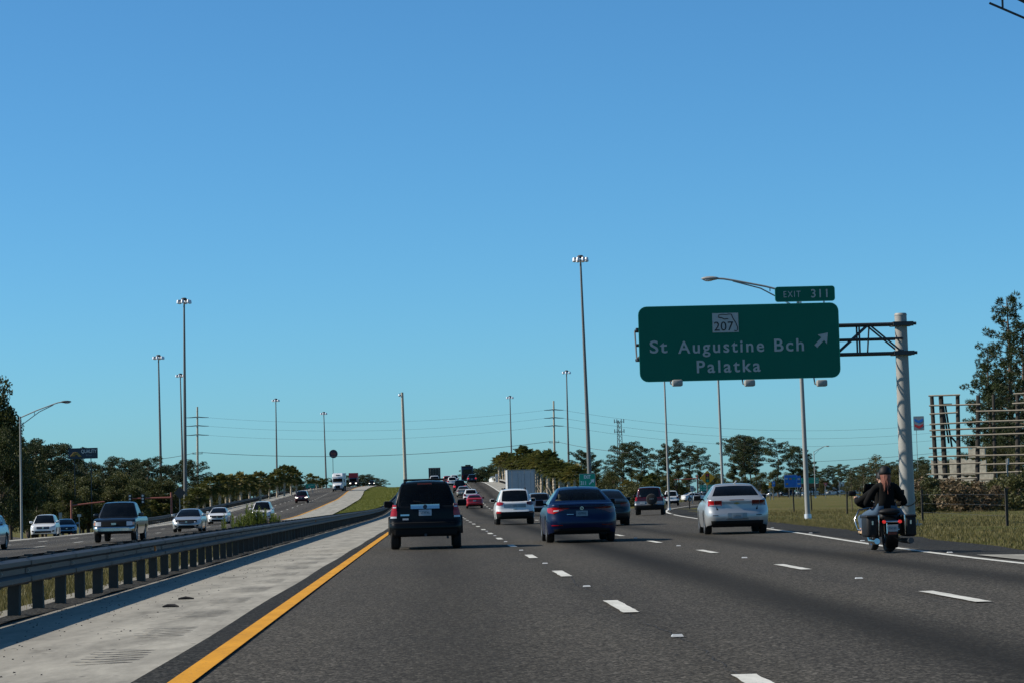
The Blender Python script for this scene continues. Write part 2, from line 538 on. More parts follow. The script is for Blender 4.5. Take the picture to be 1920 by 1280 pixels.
def dup(root, loc, rz=0.0, label=None, group=None, scale=None):
    r = root.copy(); COL.objects.link(r)
    r.location = loc; r.rotation_euler = (0, 0, rz)
    if scale is not None: r.scale = scale if isinstance(scale, (tuple, list)) else (scale,) * 3
    if label: r['label'] = label
    if group: r['group'] = group
    for ch in list(root.children):
        c = ch.copy(); COL.objects.link(c); c.parent = r
        for g in ch.children:
            d = g.copy(); COL.objects.link(d); d.parent = c
    return r

def np_mesh(name, V, Fc, mats, midx=None):
    me = bpy.data.meshes.new(name)
    V = np.asarray(V, dtype=np.float32); Fc = np.asarray(Fc, dtype=np.int32)
    k = Fc.shape[1]
    me.vertices.add(len(V)); me.vertices.foreach_set('co', V.ravel())
    me.loops.add(Fc.size); me.loops.foreach_set('vertex_index', Fc.ravel())
    me.polygons.add(len(Fc))
    me.polygons.foreach_set('loop_start', np.arange(0, Fc.size, k, dtype=np.int32))
    me.polygons.foreach_set('loop_total', np.full(len(Fc), k, dtype=np.int32))
    if not isinstance(mats, (list, tuple)): mats = [mats]
    for m in mats: me.materials.append(m)
    if midx is not None: me.polygons.foreach_set('material_index', np.asarray(midx, dtype=np.int32))
    me.update(calc_edges=True)
    me.validate()
    return me

def text_mesh(s, w, h, mt, parent, c, bold=0.0, rot=(math.pi / 2, 0, 0), name='lettering', depth=0.004, spacing=1.0):
    """flat lettering scaled to w x h metres, centred on c, facing -Y"""
    cu = bpy.data.curves.new(name, 'FONT')
    cu.body = s; cu.size = 1.0; cu.extrude = 0.01; cu.offset = bold; cu.space_character = spacing; cu.resolution_u = 4
    t = bpy.data.objects.new(name, cu); COL.objects.link(t)
    dg = bpy.context.evaluated_depsgraph_get()
    me = bpy.data.meshes.new_from_object(t.evaluated_get(dg))
    bpy.data.objects.remove(t); bpy.data.curves.remove(cu)
    n = len(me.vertices)
    co = np.empty(n * 3, dtype=np.float32); me.vertices.foreach_get('co', co); co = co.reshape(-1, 3)
    lo, hi = co.min(0), co.max(0)
    if w is None: w = h * (hi[0] - lo[0]) / (hi[1] - lo[1])
    sx, sy = w / (hi[0] - lo[0]), h / (hi[1] - lo[1])
    co[:, 0] = (co[:, 0] - (lo[0] + hi[0]) / 2) * sx
    co[:, 1] = (co[:, 1] - (lo[1] + hi[1]) / 2) * sy
    co[:, 2] *= depth / 0.02
    me.vertices.foreach_set('co', co.ravel()); me.update()
    me.materials.clear(); me.materials.append(mt)
    o = link(name, me, parent)
    o.location = c; o.rotation_euler = rot
    return o

def marks(n, w, h, mt, parent, c, face=-1.0, name='lettering'):
    """a row of small upright strokes: writing too far away to read"""
    r_ = random.Random(n * 7 + int(w * 100))
    mb = MB(); cell = w / n
    for k in range(n):
        x = -w / 2 + cell * (k + 0.5); ww = cell * r_.uniform(0.45, 0.72)
        mb.box((c[0] + x - ww * 0.3, c[1], c[2]), (ww * 0.35, 0.004, h * r_.uniform(0.8, 1.0)))
        mb.box((c[0] + x + ww * 0.1, c[1], c[2] + h * r_.choice((-0.35, 0.0, 0.35))), (ww * 0.6, 0.0036, h * 0.24))
    return mb.build(name, mt, parent)

def rrect(w, h, r, n=5):
    pts = []
    for cx_, cy_, a0 in ((w / 2 - r, h / 2 - r, 0), (-w / 2 + r, h / 2 - r, 90), (-w / 2 + r, -h / 2 + r, 180), (w / 2 - r, -h / 2 + r, 270)):
        for k in range(n + 1):
            a = R(a0 + 90 * k / n)
            pts.append((cx_ + r * math.cos(a), cy_ + r * math.sin(a)))
    return pts

ORD = ['first', 'second', 'third', 'fourth', 'fifth', 'sixth', 'seventh', 'eighth', 'ninth', 'tenth', 'eleventh', 'twelfth', 'thirteenth', 'fourteenth', 'fifteenth', 'sixteenth', 'seventeenth', 'eighteenth', 'nineteenth', 'twentieth', 'twenty-first', 'twenty-second', 'twenty-third', 'twenty-fourth', 'twenty-fifth', 'twenty-sixth', 'twenty-seventh', 'twenty-eighth', 'twenty-ninth', 'thirtieth', 'thirty-first', 'thirty-second', 'thirty-third', 'thirty-fourth', 'thirty-fifth', 'thirty-sixth', 'thirty-seventh', 'thirty-eighth', 'thirty-ninth', 'fortieth']
# ------------------------------------------------------------------ the lie of the land
def smooth_interp(xs, ys):
    """monotone cubic through the points, flat past the ends"""
    xs = np.array(xs, float); ys = np.array(ys, float)
    h = np.diff(xs); d = np.diff(ys) / h
    m = np.zeros(len(xs))
    for i in range(1, len(xs) - 1):
        if d[i - 1] * d[i] > 0:
            w1, w2 = 2 * h[i] + h[i - 1], h[i] + 2 * h[i - 1]
            m[i] = (w1 + w2) / (w1 / d[i - 1] + w2 / d[i])
    def f(x):
        x = np.clip(np.asarray(x, float), xs[0], xs[-1])
        i = np.clip(np.searchsorted(xs, x) - 1, 0, len(xs) - 2)
        t = (x - xs[i]) / h[i]
        r = (ys[i] * (1 + 2 * t) * (1 - t) ** 2 + m[i] * h[i] * t * (1 - t) ** 2 + ys[i + 1] * t * t * (3 - 2 * t) + m[i + 1] * h[i] * t * t * (t - 1))
        return float(r) if r.ndim == 0 else r
    return f

zr = smooth_interp([-80, 190, 235, 264, 300, 330, 362, 411, 505, 590, 650, 720, 820, 1000], [0, 0, 0.1, 0.35, 0.9, 1.5, 2.25, 3.2, 4.7, 5.4, 5.5, 5.1, 3.6, 0.0])
zl = smooth_interp([-80, 200, 245, 300, 359, 450, 547, 640, 715, 800, 950, 1100], [-0.32, -0.30, -0.1, 0.6, 1.55, 2.75, 4.0, 5.3, 6.1, 6.4, 4.5, 0.5])
cx = lambda y: 6e-6 * np.maximum(y, 0) ** 2 * np.where(np.asarray(y) > 700, 1.0, 1.0)
dxl = smooth_interp([-80, 240, 360, 450, 547, 640, 720, 1000, 1100], [0, 0, -0.2, -1.8, -3.9, -4.6, -4.2, -3.5, -3.5])
edge_r = smooth_interp([-80, 36, 74, 110, 137, 155, 200, 250, 290, 400, 520, 660], [9.0, 9.0, 10.65, 12.4, 13.8, 15.0, 19.0, 25.5, 31.5, 46, 61, 77])
edge_l = smooth_interp([-80, 150, 170, 200, 250, 290, 400, 520, 660], [9.0, 9.6, 11.0, 14.3, 20.6, 26.3, 40.5, 55, 71])
GZ_R, GZ_L = -0.12, -2.8

def row_points(y):
    a, b, c, d = zl(y), zr(y), cx(y), dxl(y)
    runl = max((a - 0.45 - GZ_L) * 2.6, 22.0 if y < 230 else 9.0)
    runr = max((b - GZ_R) * 2.3, 0.6)
    mid = min(a, b) - 0.35
    return ([-5000, -28.9 + d - runl, -28.9 + d, -28.2 + d, -14 + d, -10.6 + d, -8.0 + (c + d) / 2, -5.75 + c, -5.4 + c, 9.0 + c, 12.7 + c, 13.1 + c, 13.1 + c + runr, 5000],
            [GZ_L, GZ_L, a - 0.55, a - 0.50, a - 0.2, a - 0.14, mid + 0.05, b - 0.2, b - 0.28, b - 0.22, b - 0.22, b - 0.16, GZ_R, GZ_R])

def ground(x, y):
    xs, zs = row_points(float(y))
    return float(np.interp(x, xs, zs))

def G(px, Y, dz=0.0):
    """ground point that shows in picture column px at distance Y"""
    z = 0.0
    for _ in range(4):
        x = X_at(px, Y, z); z = ground(x, Y)
    return Vector((x, Y, z + dz))

rng = np.random.default_rng(5)
_xs = sorted(set([-5000, -3000, -1800, -1100, -700, -450, -300, -220, -160, -120] + list(np.arange(-100, -30, 3.0)) + list(np.arange(-30, 34, 0.85)) + list(np.arange(34, 110, 3.0)) + [120, 150, 190, 240, 310, 420, 600, 900, 1500, 2600, 5000]))
_ys = sorted(set([-80, -40] + list(np.arange(-10, 260, 4.0)) + list(np.arange(260, 780, 6.0)) + [800, 830, 870, 920, 980, 1050, 1100, 1200, 1400, 1800, 2500, 4000, 7000]))
_V = []
for yy in _ys:
    px_, pz_ = row_points(yy)
    zz = np.interp(_xs, px_, pz_)
    for xx, z in zip(_xs, zz):
        off = 0.0
        if xx < -30 or 17 < xx < 300 or (-9.5 < xx < -6.5): off = 0.05 * (math.sin(xx * 0.9 + yy * 0.37) + math.sin(xx * 0.31 - yy * 0.23 + 1.3) + math.sin(yy * 0.11 + xx * 0.05)) * 0.5
        _V.append((xx, yy, z + off))
_n = len(_xs)
_F = [(i * _n + j, i * _n + j + 1, (i + 1) * _n + j + 1, (i + 1) * _n + j) for i in range(len(_ys) - 1) for j in range(_n - 1)]
gr = link('ground', np_mesh('ground', _V, _F, M['grass_ground']))
gr.data.polygons.foreach_set('use_smooth', [True] * len(gr.data.polygons))
tag(gr, 'dry olive grass ground on both sides of the highway', kind='structure')

def strip(name, y0, y1, step, xl, xr, zf, mt, cols=4, parent=None, label=None):
    n = max(1, int((y1 - y0) / step))
    P = []
    for i in range(n + 1):
        y = y0 + (y1 - y0) * i / n
        a, b = xl(y), xr(y)
        P.append([(a + (b - a) * j / cols, y, zf(a + (b - a) * j / cols, y)) for j in range(cols + 1)])
    mb = MB().grid(P)
    o = mb.build(name, mt, parent, fixn=False)
    o.data.polygons.foreach_set('use_smooth', [True] * len(o.data.polygons))
    if parent is None: tag(o, label, kind='structure')
    return o

zR = lambda x, y: zr(y)
zL = lambda x, y: zl(y) - 0.016 * max(0, (-14 + dxl(y)) - x)
road = strip('road', -40, 900, 5, lambda y: -2.10 + cx(y), lambda y: 9.4 + cx(y), zR, M['asphalt'], 6, label='grey asphalt three lane carriageway running away to a crest')
road_on = strip('oncoming_road', -40, 1000, 5, lambda y: -25.3 + dxl(y), lambda y: -13.75 + dxl(y), zL, M['asphalt_oncoming'], 6, label='grey asphalt oncoming carriageway left of the median guardrail')
rampz = lambda x, y: 0.004 - 0.0009 * max(0, y - 150) if y < 300 else GZ_R + 0.06
ramp_o = strip('exit_ramp', 30, 655, 4, lambda y: edge_l(y) - (0.3 if y > 165 else 0.0) - (0.4 if y < 150 else 0), lambda y: edge_r(y) + (0.3 if y > 40 else 0.0), lambda x, y: (zr(y) + 0.004 if y < 150 else max(GZ_R + 0.07, 0.004 - 0.0012 * (y - 150))), M['asphalt'], 3, label='asphalt exit ramp peeling off to the right')
shoulder_r = strip('right_shoulder', -40, 660, 4, lambda y: edge_r(y) + 0.2, lambda y: edge_r(y) + 2.35 + 0.18 * math.sin(y * 0.9) + 0.12 * math.sin(y * 2.3), lambda x, y: (-0.012 if y < 150 else max(GZ_R + 0.05, -0.012 - 0.0012 * (y - 150))) - 0.02 * max(0, x - edge_r(y) - 0.2), M['asphalt_dark'], 3, label='dark asphalt shoulder along the right edge line')
# pale concrete pad on the right shoulder close to the camera
strip('concrete_pad', 8, 43.5, 2, lambda y: edge_r(y) + 0.45, lambda y: edge_r(y) + 2.4, lambda x, y: 0.012 - 0.02 * max(0, x - edge_r(y) - 0.2), M['concrete_plain'], 2, label='pale concrete shoulder pad at the right edge of the picture')
sh = strip('median_shoulder', -40, 900, 3, lambda y: -5.75 + cx(y), lambda y: -2.04 + cx(y), lambda x, y: zr(y) + 0.006 - 0.03 * max(0, -2.15 + cx(y) - x), M['concrete_shoulder'], 5, label='pale concrete shoulder between yellow line and guardrail')
strip('asphalt_edge', -40, 600, 3, lambda y: -2.09 + cx(y) + 0.015 * math.sin(y * 1.7), lambda y: -1.80 + cx(y), lambda x, y: zr(y) + 0.011, M['asphalt_dark'], 2, parent=road)
strip('oncoming_inner_shoulder', -40, 1000, 5, lambda y: -13.9 + dxl(y), lambda y: -10.5 + dxl(y), lambda x, y: zl(y) + 0.012, M['concrete_plain'], 3, label='pale concrete inner shoulder of the oncoming carriageway')
strip('oncoming_outer_shoulder', -40, 1000, 5, lambda y: -28.4 + dxl(y), lambda y: -25.2 + dxl(y), lambda x, y: zL(-25.2 + dxl(y), y) - 0.05 - 0.03 * (-25.2 + dxl(y) - x), M['concrete_plain'], 3, label='pale concrete outer shoulder of the oncoming carriageway')
strip('crest_shoulder', 172, 900, 5, lambda y: 9.35 + cx(y), lambda y: 12.6 + cx(y), lambda x, y: zr(y) - 0.02 * (x - 9.35 - cx(y)) + 0.008, M['concrete_plain'], 3, label='pale concrete right shoulder climbing to the crest')
# gore between ramp and carriageway
strip('gore', 150, 200, 4, lambda y: 9.3 + cx(y), lambda y: max(9.32 + cx(y), edge_l(y)), lambda x, y: -0.004, M['asphalt_dark'], 2, label='dark asphalt gore between ramp and carriageway')
# painted lines
strip('edge_line', -40, 560, 3, lambda y: -1.83 + cx(y), lambda y: -1.655 + cx(y), lambda x, y: zr(y) + 0.016, M['yellow_paint'], 1, parent=road)
strip('edge_line', -40, 150, 3, lambda y: edge_r(y) - 0.08, lambda y: edge_r(y) + 0.08, lambda x, y: zr(y) + 0.014, M['white_paint'], 1, parent=road)
strip('edge_line', 155, 300, 3, lambda y: edge_r(y) - 0.09, lambda y: edge_r(y) + 0.09, lambda x, y: max(GZ_R + 0.07, 0.004 - 0.0012 * (y - 150)) + 0.012, M['white_paint'], 1, parent=ramp_o)
strip('edge_line', 172, 620, 3, lambda y: 9.2 + cx(y), lambda y: 9.42 + cx(y), lambda x, y: zr(y) + 0.018, M['white_paint'], 1, parent=road)
strip('edge_line', -40, 760, 4, lambda y: -14.1 + dxl(y), lambda y: -13.88 + dxl(y), lambda x, y: zl(y) + 0.022, M['yellow_paint'], 1, parent=road_on)
strip('edge_line', -40, 760, 4, lambda y: -25.05 + dxl(y), lambda y: -24.88 + dxl(y), lambda x, y: zL(x, y) + 0.012, M['white_paint'], 1, parent=road_on)

def dash_mesh(L, w, jag):
    r_ = random.Random(jag)
    n = 10
    P = []
    for i in range(n + 1):
        e = 0.008 if 0 < i < n else 0.0
        P.append([(-w / 2 + r_.uniform(-e, e), -L / 2 + L * i / n, 0), (w / 2 + r_.uniform(-e, e), -L / 2 + L * i / n, 0)])
    return MB().grid(P).mesh('lane_dash', M['white_paint'], fixn=False)
DASHES = [dash_mesh(3.05, 0.17, k) for k in range(4)]
rpm_me = MB().add([(-.05, -.05, 0), (.05, -.05, 0), (.05, .05, 0), (-.05, .05, 0), (-.04, -.025, .018), (.04, -.025, .018), (.04, .025, .018), (-.04, .025, .018)], [(0, 1, 5, 4), (1, 2, 6, 5), (2, 3, 7, 6), (3, 0, 4, 7), (4, 5, 6, 7)]).mesh('reflector', M['reflector'], fixn=True)
def dashes(par, X0, xf, zf, y0, y1, rpm=True, rx0=0.0):
    k = 0; y = y0
    while y < y1:
        o = link('lane_dash', DASHES[k % 4], par)
        o.location = (X0 + xf(y), y, zf(X0 + xf(y), y) + 0.014)
        o.rotation_euler = (math.atan2(zf(X0, y + 1.5) - zf(X0, y - 1.5), 3.0), 0, math.atan2(-(xf(y + 1.5) - xf(y - 1.5)), 3.0))
        if rpm and y < 90:
            q = link('reflector', rpm_me, par)
            q.location = (X0 + xf(y) + 0.02, y + 6.1, zf(X0, y + 6.1) + 0.012)
        y += 12.19; k += 1
dashes(road, 2.02, cx, zR, 27.0 - 2 * 12.19, 600)
dashes(road, 5.68, cx, zR, 27.1 - 2 * 12.19, 600)
dashes(road_on, -17.7, dxl, zL, 40, 700, False)
dashes(road_on, -21.35, dxl, zL, 40, 700, False)
# small reflectors along the right edge line
for y in (33, 45, 57.5, 70, 82, 94, 106):
    q = link('reflector', rpm_me, road); q.location = (edge_r(y) + 0.25, y, zr(y) + 0.012)

# rumble strip grooves in the concrete shoulder
_rr = random.Random(3)
def groove_mesh(seed):
    r_ = random.Random(seed); P = []
    for i in range(9):
        x = -0.36 + 0.72 * i / 8
        w = 0.027 + r_.uniform(-.007, .007); c = r_.uniform(-.008, .008)
        P.append([(x, c - w, 0), (x, c + w, 0)])
    return MB().grid(P).mesh('rumble_groove', M['groove'], fixn=False)
GROOVES = [groove_mesh(k) for k in range(5)]
gy = 12.0
while gy < 62:
    for k in range(6):
        o = link('rumble_groove', GROOVES[(k + int(gy)) % 5], sh)
        y = gy + k * 0.32
        o.location = (-2.50 + _rr.uniform(-.03, .03), y, zr(y) + 0.006 - 0.03 * 0.37 + 0.006)
        o.rotation_euler = (0, 0.03, R(_rr.uniform(-1.5, 1.5)))
    gy += 3.9
# slab joints and one joint crack across the carriageway edge
joint_me = MB().grid([[(-1.6, -.012, 0), (-1.6, .012, 0)], [(1.6, -.012, 0), (1.6, .012, 0)]]).mesh('slab_joint', M['groove'], fixn=False)
# thin wandering crack along the lane joint
crk = MB()
r_ = random.Random(11); P = []
for i in range(160):
    y = 9 + i * 0.32
    x = 2.02 + 0.05 * math.sin(y * 0.7) + r_.uniform(-.025, .025); w = 0.006 * r_.uniform(0.0, 1.0)
    P.append([(x - w, y, 0.0085), (x + w, y, 0.0085)])
crk.grid(P).build('joint_crack', M['rubber'], road, fixn=False)

# ------------------------------------------------------------------ cross street beyond the ramp, and slip road on the left
def path_strip(name, pts, width, mt, label, dz=0.10):
    P = []
    pts = [Vector((p[0], p[1], 0)) for p in pts]
    dense = []
    for i in range(len(pts) - 1):
        for k in range(8): dense.append(pts[i].lerp(pts[i + 1], k / 8))
    dense.append(pts[-1])
    for i, p in enumerate(dense):
        t = (dense[min(i + 1, len(dense) - 1)] - dense[max(0, i - 1)]).normalized()
        nn = Vector((t.y, -t.x, 0))
        row = []
        for k in range(5):
            q = p - nn * width * (k / 4 - 0.5)
            row.append((q.x, q.y, ground(q.x, q.y) + dz))
        P.append(row)
    o = MB().grid(P).build(name, mt, fixn=False)
    return tag(o, label, kind='structure')
path_strip('cross_street', [(60, 640), (90, 690), (125, 760), (170, 850), (230, 950), (330, 1060)], 16, M['asphalt_dark'], 'distant cross street beyond the field on the right')
path_strip('slip_road', [(-31.5, 60), (-31.5, 150), (-33.5, 200), (-41, 260), (-56, 340), (-80, 440), (-110, 560), (-150, 700)], 7.0, M['asphalt_oncoming'], 'asphalt slip road below the oncoming carriageway at far left', 0.12)

# ------------------------------------------------------------------ guardrails
WB = [(0.0, 0.0), (0.075, 0.03), (0.075, 0.085), (0.0, 0.125), (0.0, 0.19), (0.075, 0.23), (0.075, 0.28), (0.0, 0.31)]   # (out, up) of a W beam
def beam(mb, y0, y1, step, xf, zf, side, z0, th=0.004):
    n = int((y1 - y0) / step)
    for t in (0, 1):
        P = []
        for i in range(n + 1):
            y = y0 + (y1 - y0) * i / n
            P.append([(xf(y) + side * (o_ - t * th), y, zf(y) + z0 + u_) for o_, u_ in WB])
        mb.grid(P)
    return mb
gz = lambda y: zr(y) - 0.115
gx_ = lambda y: -5.15 + cx(y)
gt = thing('guardrail', 'double sided grey steel guardrail along the median shoulder', 'guardrail')
beam(MB(), 4, 640, 1.9, lambda y: gx_(y) + 0.17, gz, 1, 0.45).build('rail', M['rail_steel'], gt, 40)
beam(MB(), 4, 640, 1.9, lambda y: gx_(y) - 0.17, gz, -1, 0.45).build('rail', M['rail_steel'], gt, 40)
post_me = MB().box((0, 0, 0.36), (0.14, 0.15, 0.74)).mesh('post', M['post_wood'])
blk_me = MB().box((0.125, 0, 0.60), (0.085, 0.15, 0.34)).box((-0.125, 0, 0.60), (0.085, 0.15, 0.34)).mesh('block', M['post_wood'])
bolt_me = MB().lathe([(0.001, 0.022), (0.012, 0.02), (0.018, 0.006), (0.024, 0.004), (0.024, 0.0)], 10, 'X').mesh('bolt', M['galvanised'])
splice_me = MB().grid([[(0.003 + o_, dy, u_) for o_, u_ in WB] for dy in (-0.16, 0.16)]).mesh('splice', M['rail_steel'], 40)
for k in range(22):
    ys_ = 7.9 + k * 3.81
    q = link('splice', splice_me, gt); q.location = (gx_(ys_) + 0.175, ys_, gz(ys_) + 0.45)
y = 6.0
while y < 190:
    o = link('post', post_me, gt); o.location = (gx_(y), y, gz(y)); o.rotation_euler = (0, R(_rr.uniform(-1.2, 1.2)), R(_rr.uniform(-2, 2)))
    o2 = link('block', blk_me, gt); o2.location = (gx_(y), y, gz(y) + 0.005)
    if y < 90:
        q = link('bolt', bolt_me, gt); q.location = (gx_(y) + 0.172, y, gz(y) + 0.608)
    y += 1.905
far = MB()
while y < 500:
    far.box((gx_(y), y, gz(y) + 0.36), (0.16, 0.2, 0.74)); y += 1.905
tag(far.build('far_posts', M['post_wood'], gt), kind='stuff')
strip('asphalt_curb', 2, 420, 3, lambda y: gx_(y) - 0.12 , lambda y: gx_(y) + 0.26, lambda x, y: gz(y) + 0.055 + 0.02 * math.sin(x * 9 + y * 0.7), M['asphalt_dark'], 3, parent=sh)
# round amber markers on the rail
for (px, Y) in ((213, 44), (560, 104)):
    MB().box((gx_(Y) + 0.265, Y, gz(Y) + 0.62), (0.03, 0.05, 0.09)).build('delineator', M['lamp_amber'], gt)
# outer guardrail of the oncoming carriageway
gt2 = thing('guardrail', 'dark steel guardrail beyond the oncoming carriageway below the palms', 'guardrail')
g2x = lambda y: -28.0 + dxl(y); g2z = lambda y: zL(-25.2 + dxl(y), y) - 0.14
beam(MB(), 235, 760, 3.8, lambda y: g2x(y), g2z, 1, 0.45).build('rail', M['rail_steel'], gt2, 40)
y = 236; p2 = 0
far = MB()
while y < 740:
    far.box((g2x(y) - 0.1, y, g2z(y) + 0.36), (0.16, 0.2, 0.72)); y += 1.905
tag(far.build('posts', M['post_wood'], gt2), kind='stuff')
# right-hand guardrail and white bridge parapet near the crest
gt3 = thing('guardrail', 'pale steel guardrail beside the palms on the right embankment', 'guardrail')
g3x = lambda y: 12.75 + cx(y); g3z = lambda y: zr(y) - 0.10
beam(MB(), 330, 520, 3.8, g3x, g3z, -1, 0.42).build('rail', M['galvanised'], gt3, 40)
far = MB(); y = 331
while y < 520:
    far.box((g3x(y) + 0.1, y, g3z(y) + 0.34), (0.15, 0.18, 0.68)); y += 1.905
tag(far.build('posts', M['post_wood'], gt3), kind='stuff')
par = thing('bridge_parapet', 'white concrete bridge parapet with dark slots at the crest', 'parapet')
for k in range(8):
    y0 = 522 + k * 14
    MB().box((g3x(y0 + 7), y0 + 6.9, zr(y0 + 7) + 0.45), (0.35, 13.6, 1.15)).box((g3x(y0 + 7), y0 + 0.3, zr(y0) + 0.65), (0.5, 0.5, 1.5)).build('panel', M['white_box'], par)
MB().box((12.55 + cx(521), 521, zr(521) + 0.75), (1.1, 0.35, 1.9)).build('end_wall', M['white_box'], par)

# ------------------------------------------------------------------ lighting columns
def high_mast(px, py, Y, label, lamps=6, base_extra=0.0):
    p = G(px[1], Y)
    topz = Z_at(px[0], py, Y); xt = X_at(px[0], Y, topz)
    t = thing('high_mast_light', label, 'light pole', p, 0, 'high mast lights around the interchange')
    dx = (xt - p.x); h = topz - p.z
    MB().tube([(0, 0, -0.3), (dx * 0.5, 0, h * 0.5), (dx, 0, h - 0.6)], [0.30, 0.21, 0.12], 12).build('pole', M['mast_steel'], t, 40)
    MB().lathe([(0.02, 0), (0.42, 0.0), (0.42, 0.22), (0.28, 0.38), (0.02, 0.4)], 14, 'Z', (dx, 0, h - 0.45)).build('crown', M['steel_dark'], t, 30)
    for k in range(lamps):
        a = 2 * math.pi * k / lamps + 0.35
        ex, ey = math.cos(a), math.sin(a)
        ar = MB().tube([(dx + ex * 0.4, ey * 0.4, h - 0.4), (dx + ex * 0.80, ey * 0.80, h - 0.42)], 0.06, 6).build('arm', M['steel_dark'], t)
        MB().lathe([(0.05, 0.08), (0.18, 0.02), (0.23, -0.2), (0.25, -0.42), (0.03, -0.5)], 12, 'Z', (dx + ex * 0.85, ey * 0.85, h - 0.42)).build('lamp_head', M['aluminium'], ar, 40)
    return t
high_mast((1088, 1108), 478, 312, 'tallest high mast light, standing behind the small green exit sign', 8)
high_mast((345, 348), 558, 352, 'tall thick high mast light right of two thinner ones on the left', 6)
high_mast((297, 304), 664, 440, 'thin high mast light standing leftmost of all the masts', 6)
high_mast((338, 345), 699, 545, 'high mast light half hidden just left of the thickest left mast', 6)
high_mast((517, 520), 746, 655, 'high mast light rising out of the left palms near their middle', 6)
high_mast((607, 612), 771, 740, 'short looking high mast light left of the round sign', 6)
high_mast((956, 961), 741, 690, 'high mast light rising behind the right palms left of the utility pole', 6)
high_mast((1062, 1068), 693, 565, 'high mast light between the utility pole and the tallest mast', 6)

def street_lamp(base, h, arm, side, label, r0=0.14, rise=1.0, lean=0.0, double=True, headmat='pole_grey', armrz=0.0):
    t = thing('street_lamp', label, 'street lamp', base, 0, 'aluminium street lamps along the ramps')
    MB().tube([(0, 0, -0.2), (lean * 0.5, 0, h * 0.5), (lean, 0, h)], [r0, r0 * 0.8, r0 * 0.55], 12).build('pole', M['pole_grey'], t, 40)
    MB().tube([(0, 0, -0.1), (0, 0, 0.25)], [r0 * 1.5, r0 * 1.35], 12).build('base', M['aluminium'], t, 40)
    s = side
    c_, s_ = math.cos(armrz), math.sin(armrz)
    def q(x, z): return (lean + x * c_, x * s_, z)
    MB().tube([q(0, h - 0.1), q(s * arm * 0.35, h + rise * 0.42), q(s * arm * 0.68, h + rise * 0.83), q(s * arm * 0.8, h + rise * 0.96), q(s * arm * 0.9, h + rise)], 0.045, 8).build('arm', M['pole_grey'], t, 40)
    MB().tube([q(0, h - 0.75), q(s * arm * 0.4, h + rise * 0.30), q(s * arm * 0.7, h + rise * 0.80)], 0.032, 8).build('brace', M['pole_grey'], t, 40)
    MB().tube([q(s * arm * 0.3, h + rise * 0.34), q(s * arm * 0.3, h + rise * 0.10)], 0.025, 6).build('spacer', M['pole_grey'], t)
    hd = MB(); x0 = arm * 0.86
    c0 = q(s * (x0 + 0.38), h + rise + 0.0)
    hd.blob((c0[0], c0[1], c0[2]), (0.85, 0.34, 0.2), 12, 8)
    o = hd.build('lamp_head', M[headmat], t, 60)
    MB().blob((c0[0] + s * 0.08, c0[1], c0[2] - 0.06), (0.5, 0.26, 0.16), 10, 6).build('lens', M['lamp_clear'], o, 60)
    return t
b = G(41, 195)
street_lamp(b, Z_at(38, 780, 195) - b.z, X_at(128, 195, 8) - X_at(38, 195, 8), 1, 'lone street lamp at the far left edge with its arm pointing right', 0.105, 1.05, headmat='steel_dark')
b = G(1515, 116)
hh = Z_at(1500, 548, 116) - b.z
street_lamp(b, hh, 4.35, -1, 'street lamp whose arm shows left of the exit tab above the big sign', 0.125, 0.75, lean=-0.12)
b = G(1357, 160)
street_lamp(b, Z_at(1350, 640, 160) - b.z, 4.0, -1, 'street lamp pole below the middle of the big sign behind the silver car', 0.10, 0.8, lean=-0.1)
b = G(1255, 205)
street_lamp(b, Z_at(1249, 640, 205) - b.z, 4.0, 1, 'street lamp pole below the left end of the big sign', 0.10, 0.8, lean=-0.1)
b = G(1529, 470)
street_lamp(b, Z_at(1529, 845, 470) - b.z, 2.6, 1, 'small distant street lamp beside the green and brown sign', 0.11, 0.9)
# near street lamp whose bracket crosses the top right corner
b = Vector((12.2, 44.0, GZ_R))
t = thing('street_lamp', 'near street lamp, only its bracket arm crosses the top right corner', 'street lamp', b, 0, 'aluminium street lamps along the ramps')
c0 = at(1920, 34, 44.0) - b; c1 = at(1841, 0, 44.0) - b; k0 = at(1920, 3, 44.0) - b; k1 = at(1902, -6, 44.0) - b
sl = (c0 - c1) / (c0.x - c1.x); sk = (k0 - k1) / (k0.x - k1.x)
A0 = c0 + sl * (0 - c0.x); B0 = k0 + sk * (0 - k0.x)
MB().tube([(0, 0, -0.2), (0, 0, B0.z + 0.4)], [0.16, 0.1], 12).build('pole', M['pole_grey'], t, 40)
MB().tube([A0, c0 + sl * (-1.9 - c0.x)], 0.022, 8).build('brace', M['steel_dark'], t, 40)
end = k0 + sk * (-2.4 - k0.x)
MB().tube([B0, end, end + Vector((-0.5, 0, 0.05))], 0.035, 8).build('arm', M['steel_dark'], t, 40)
v0 = at(1880, 15, 44.0) - b; v1 = at(1879, -16, 44.0) - b
MB().tube([v0, v1], 0.02, 6).build('spacer', M['steel_dark'], t)
MB().blob(end + Vector((-0.85, 0, 0.05)), (0.85, 0.34, 0.2), 12, 8).build('lamp_head', M['pole_grey'], t, 60)

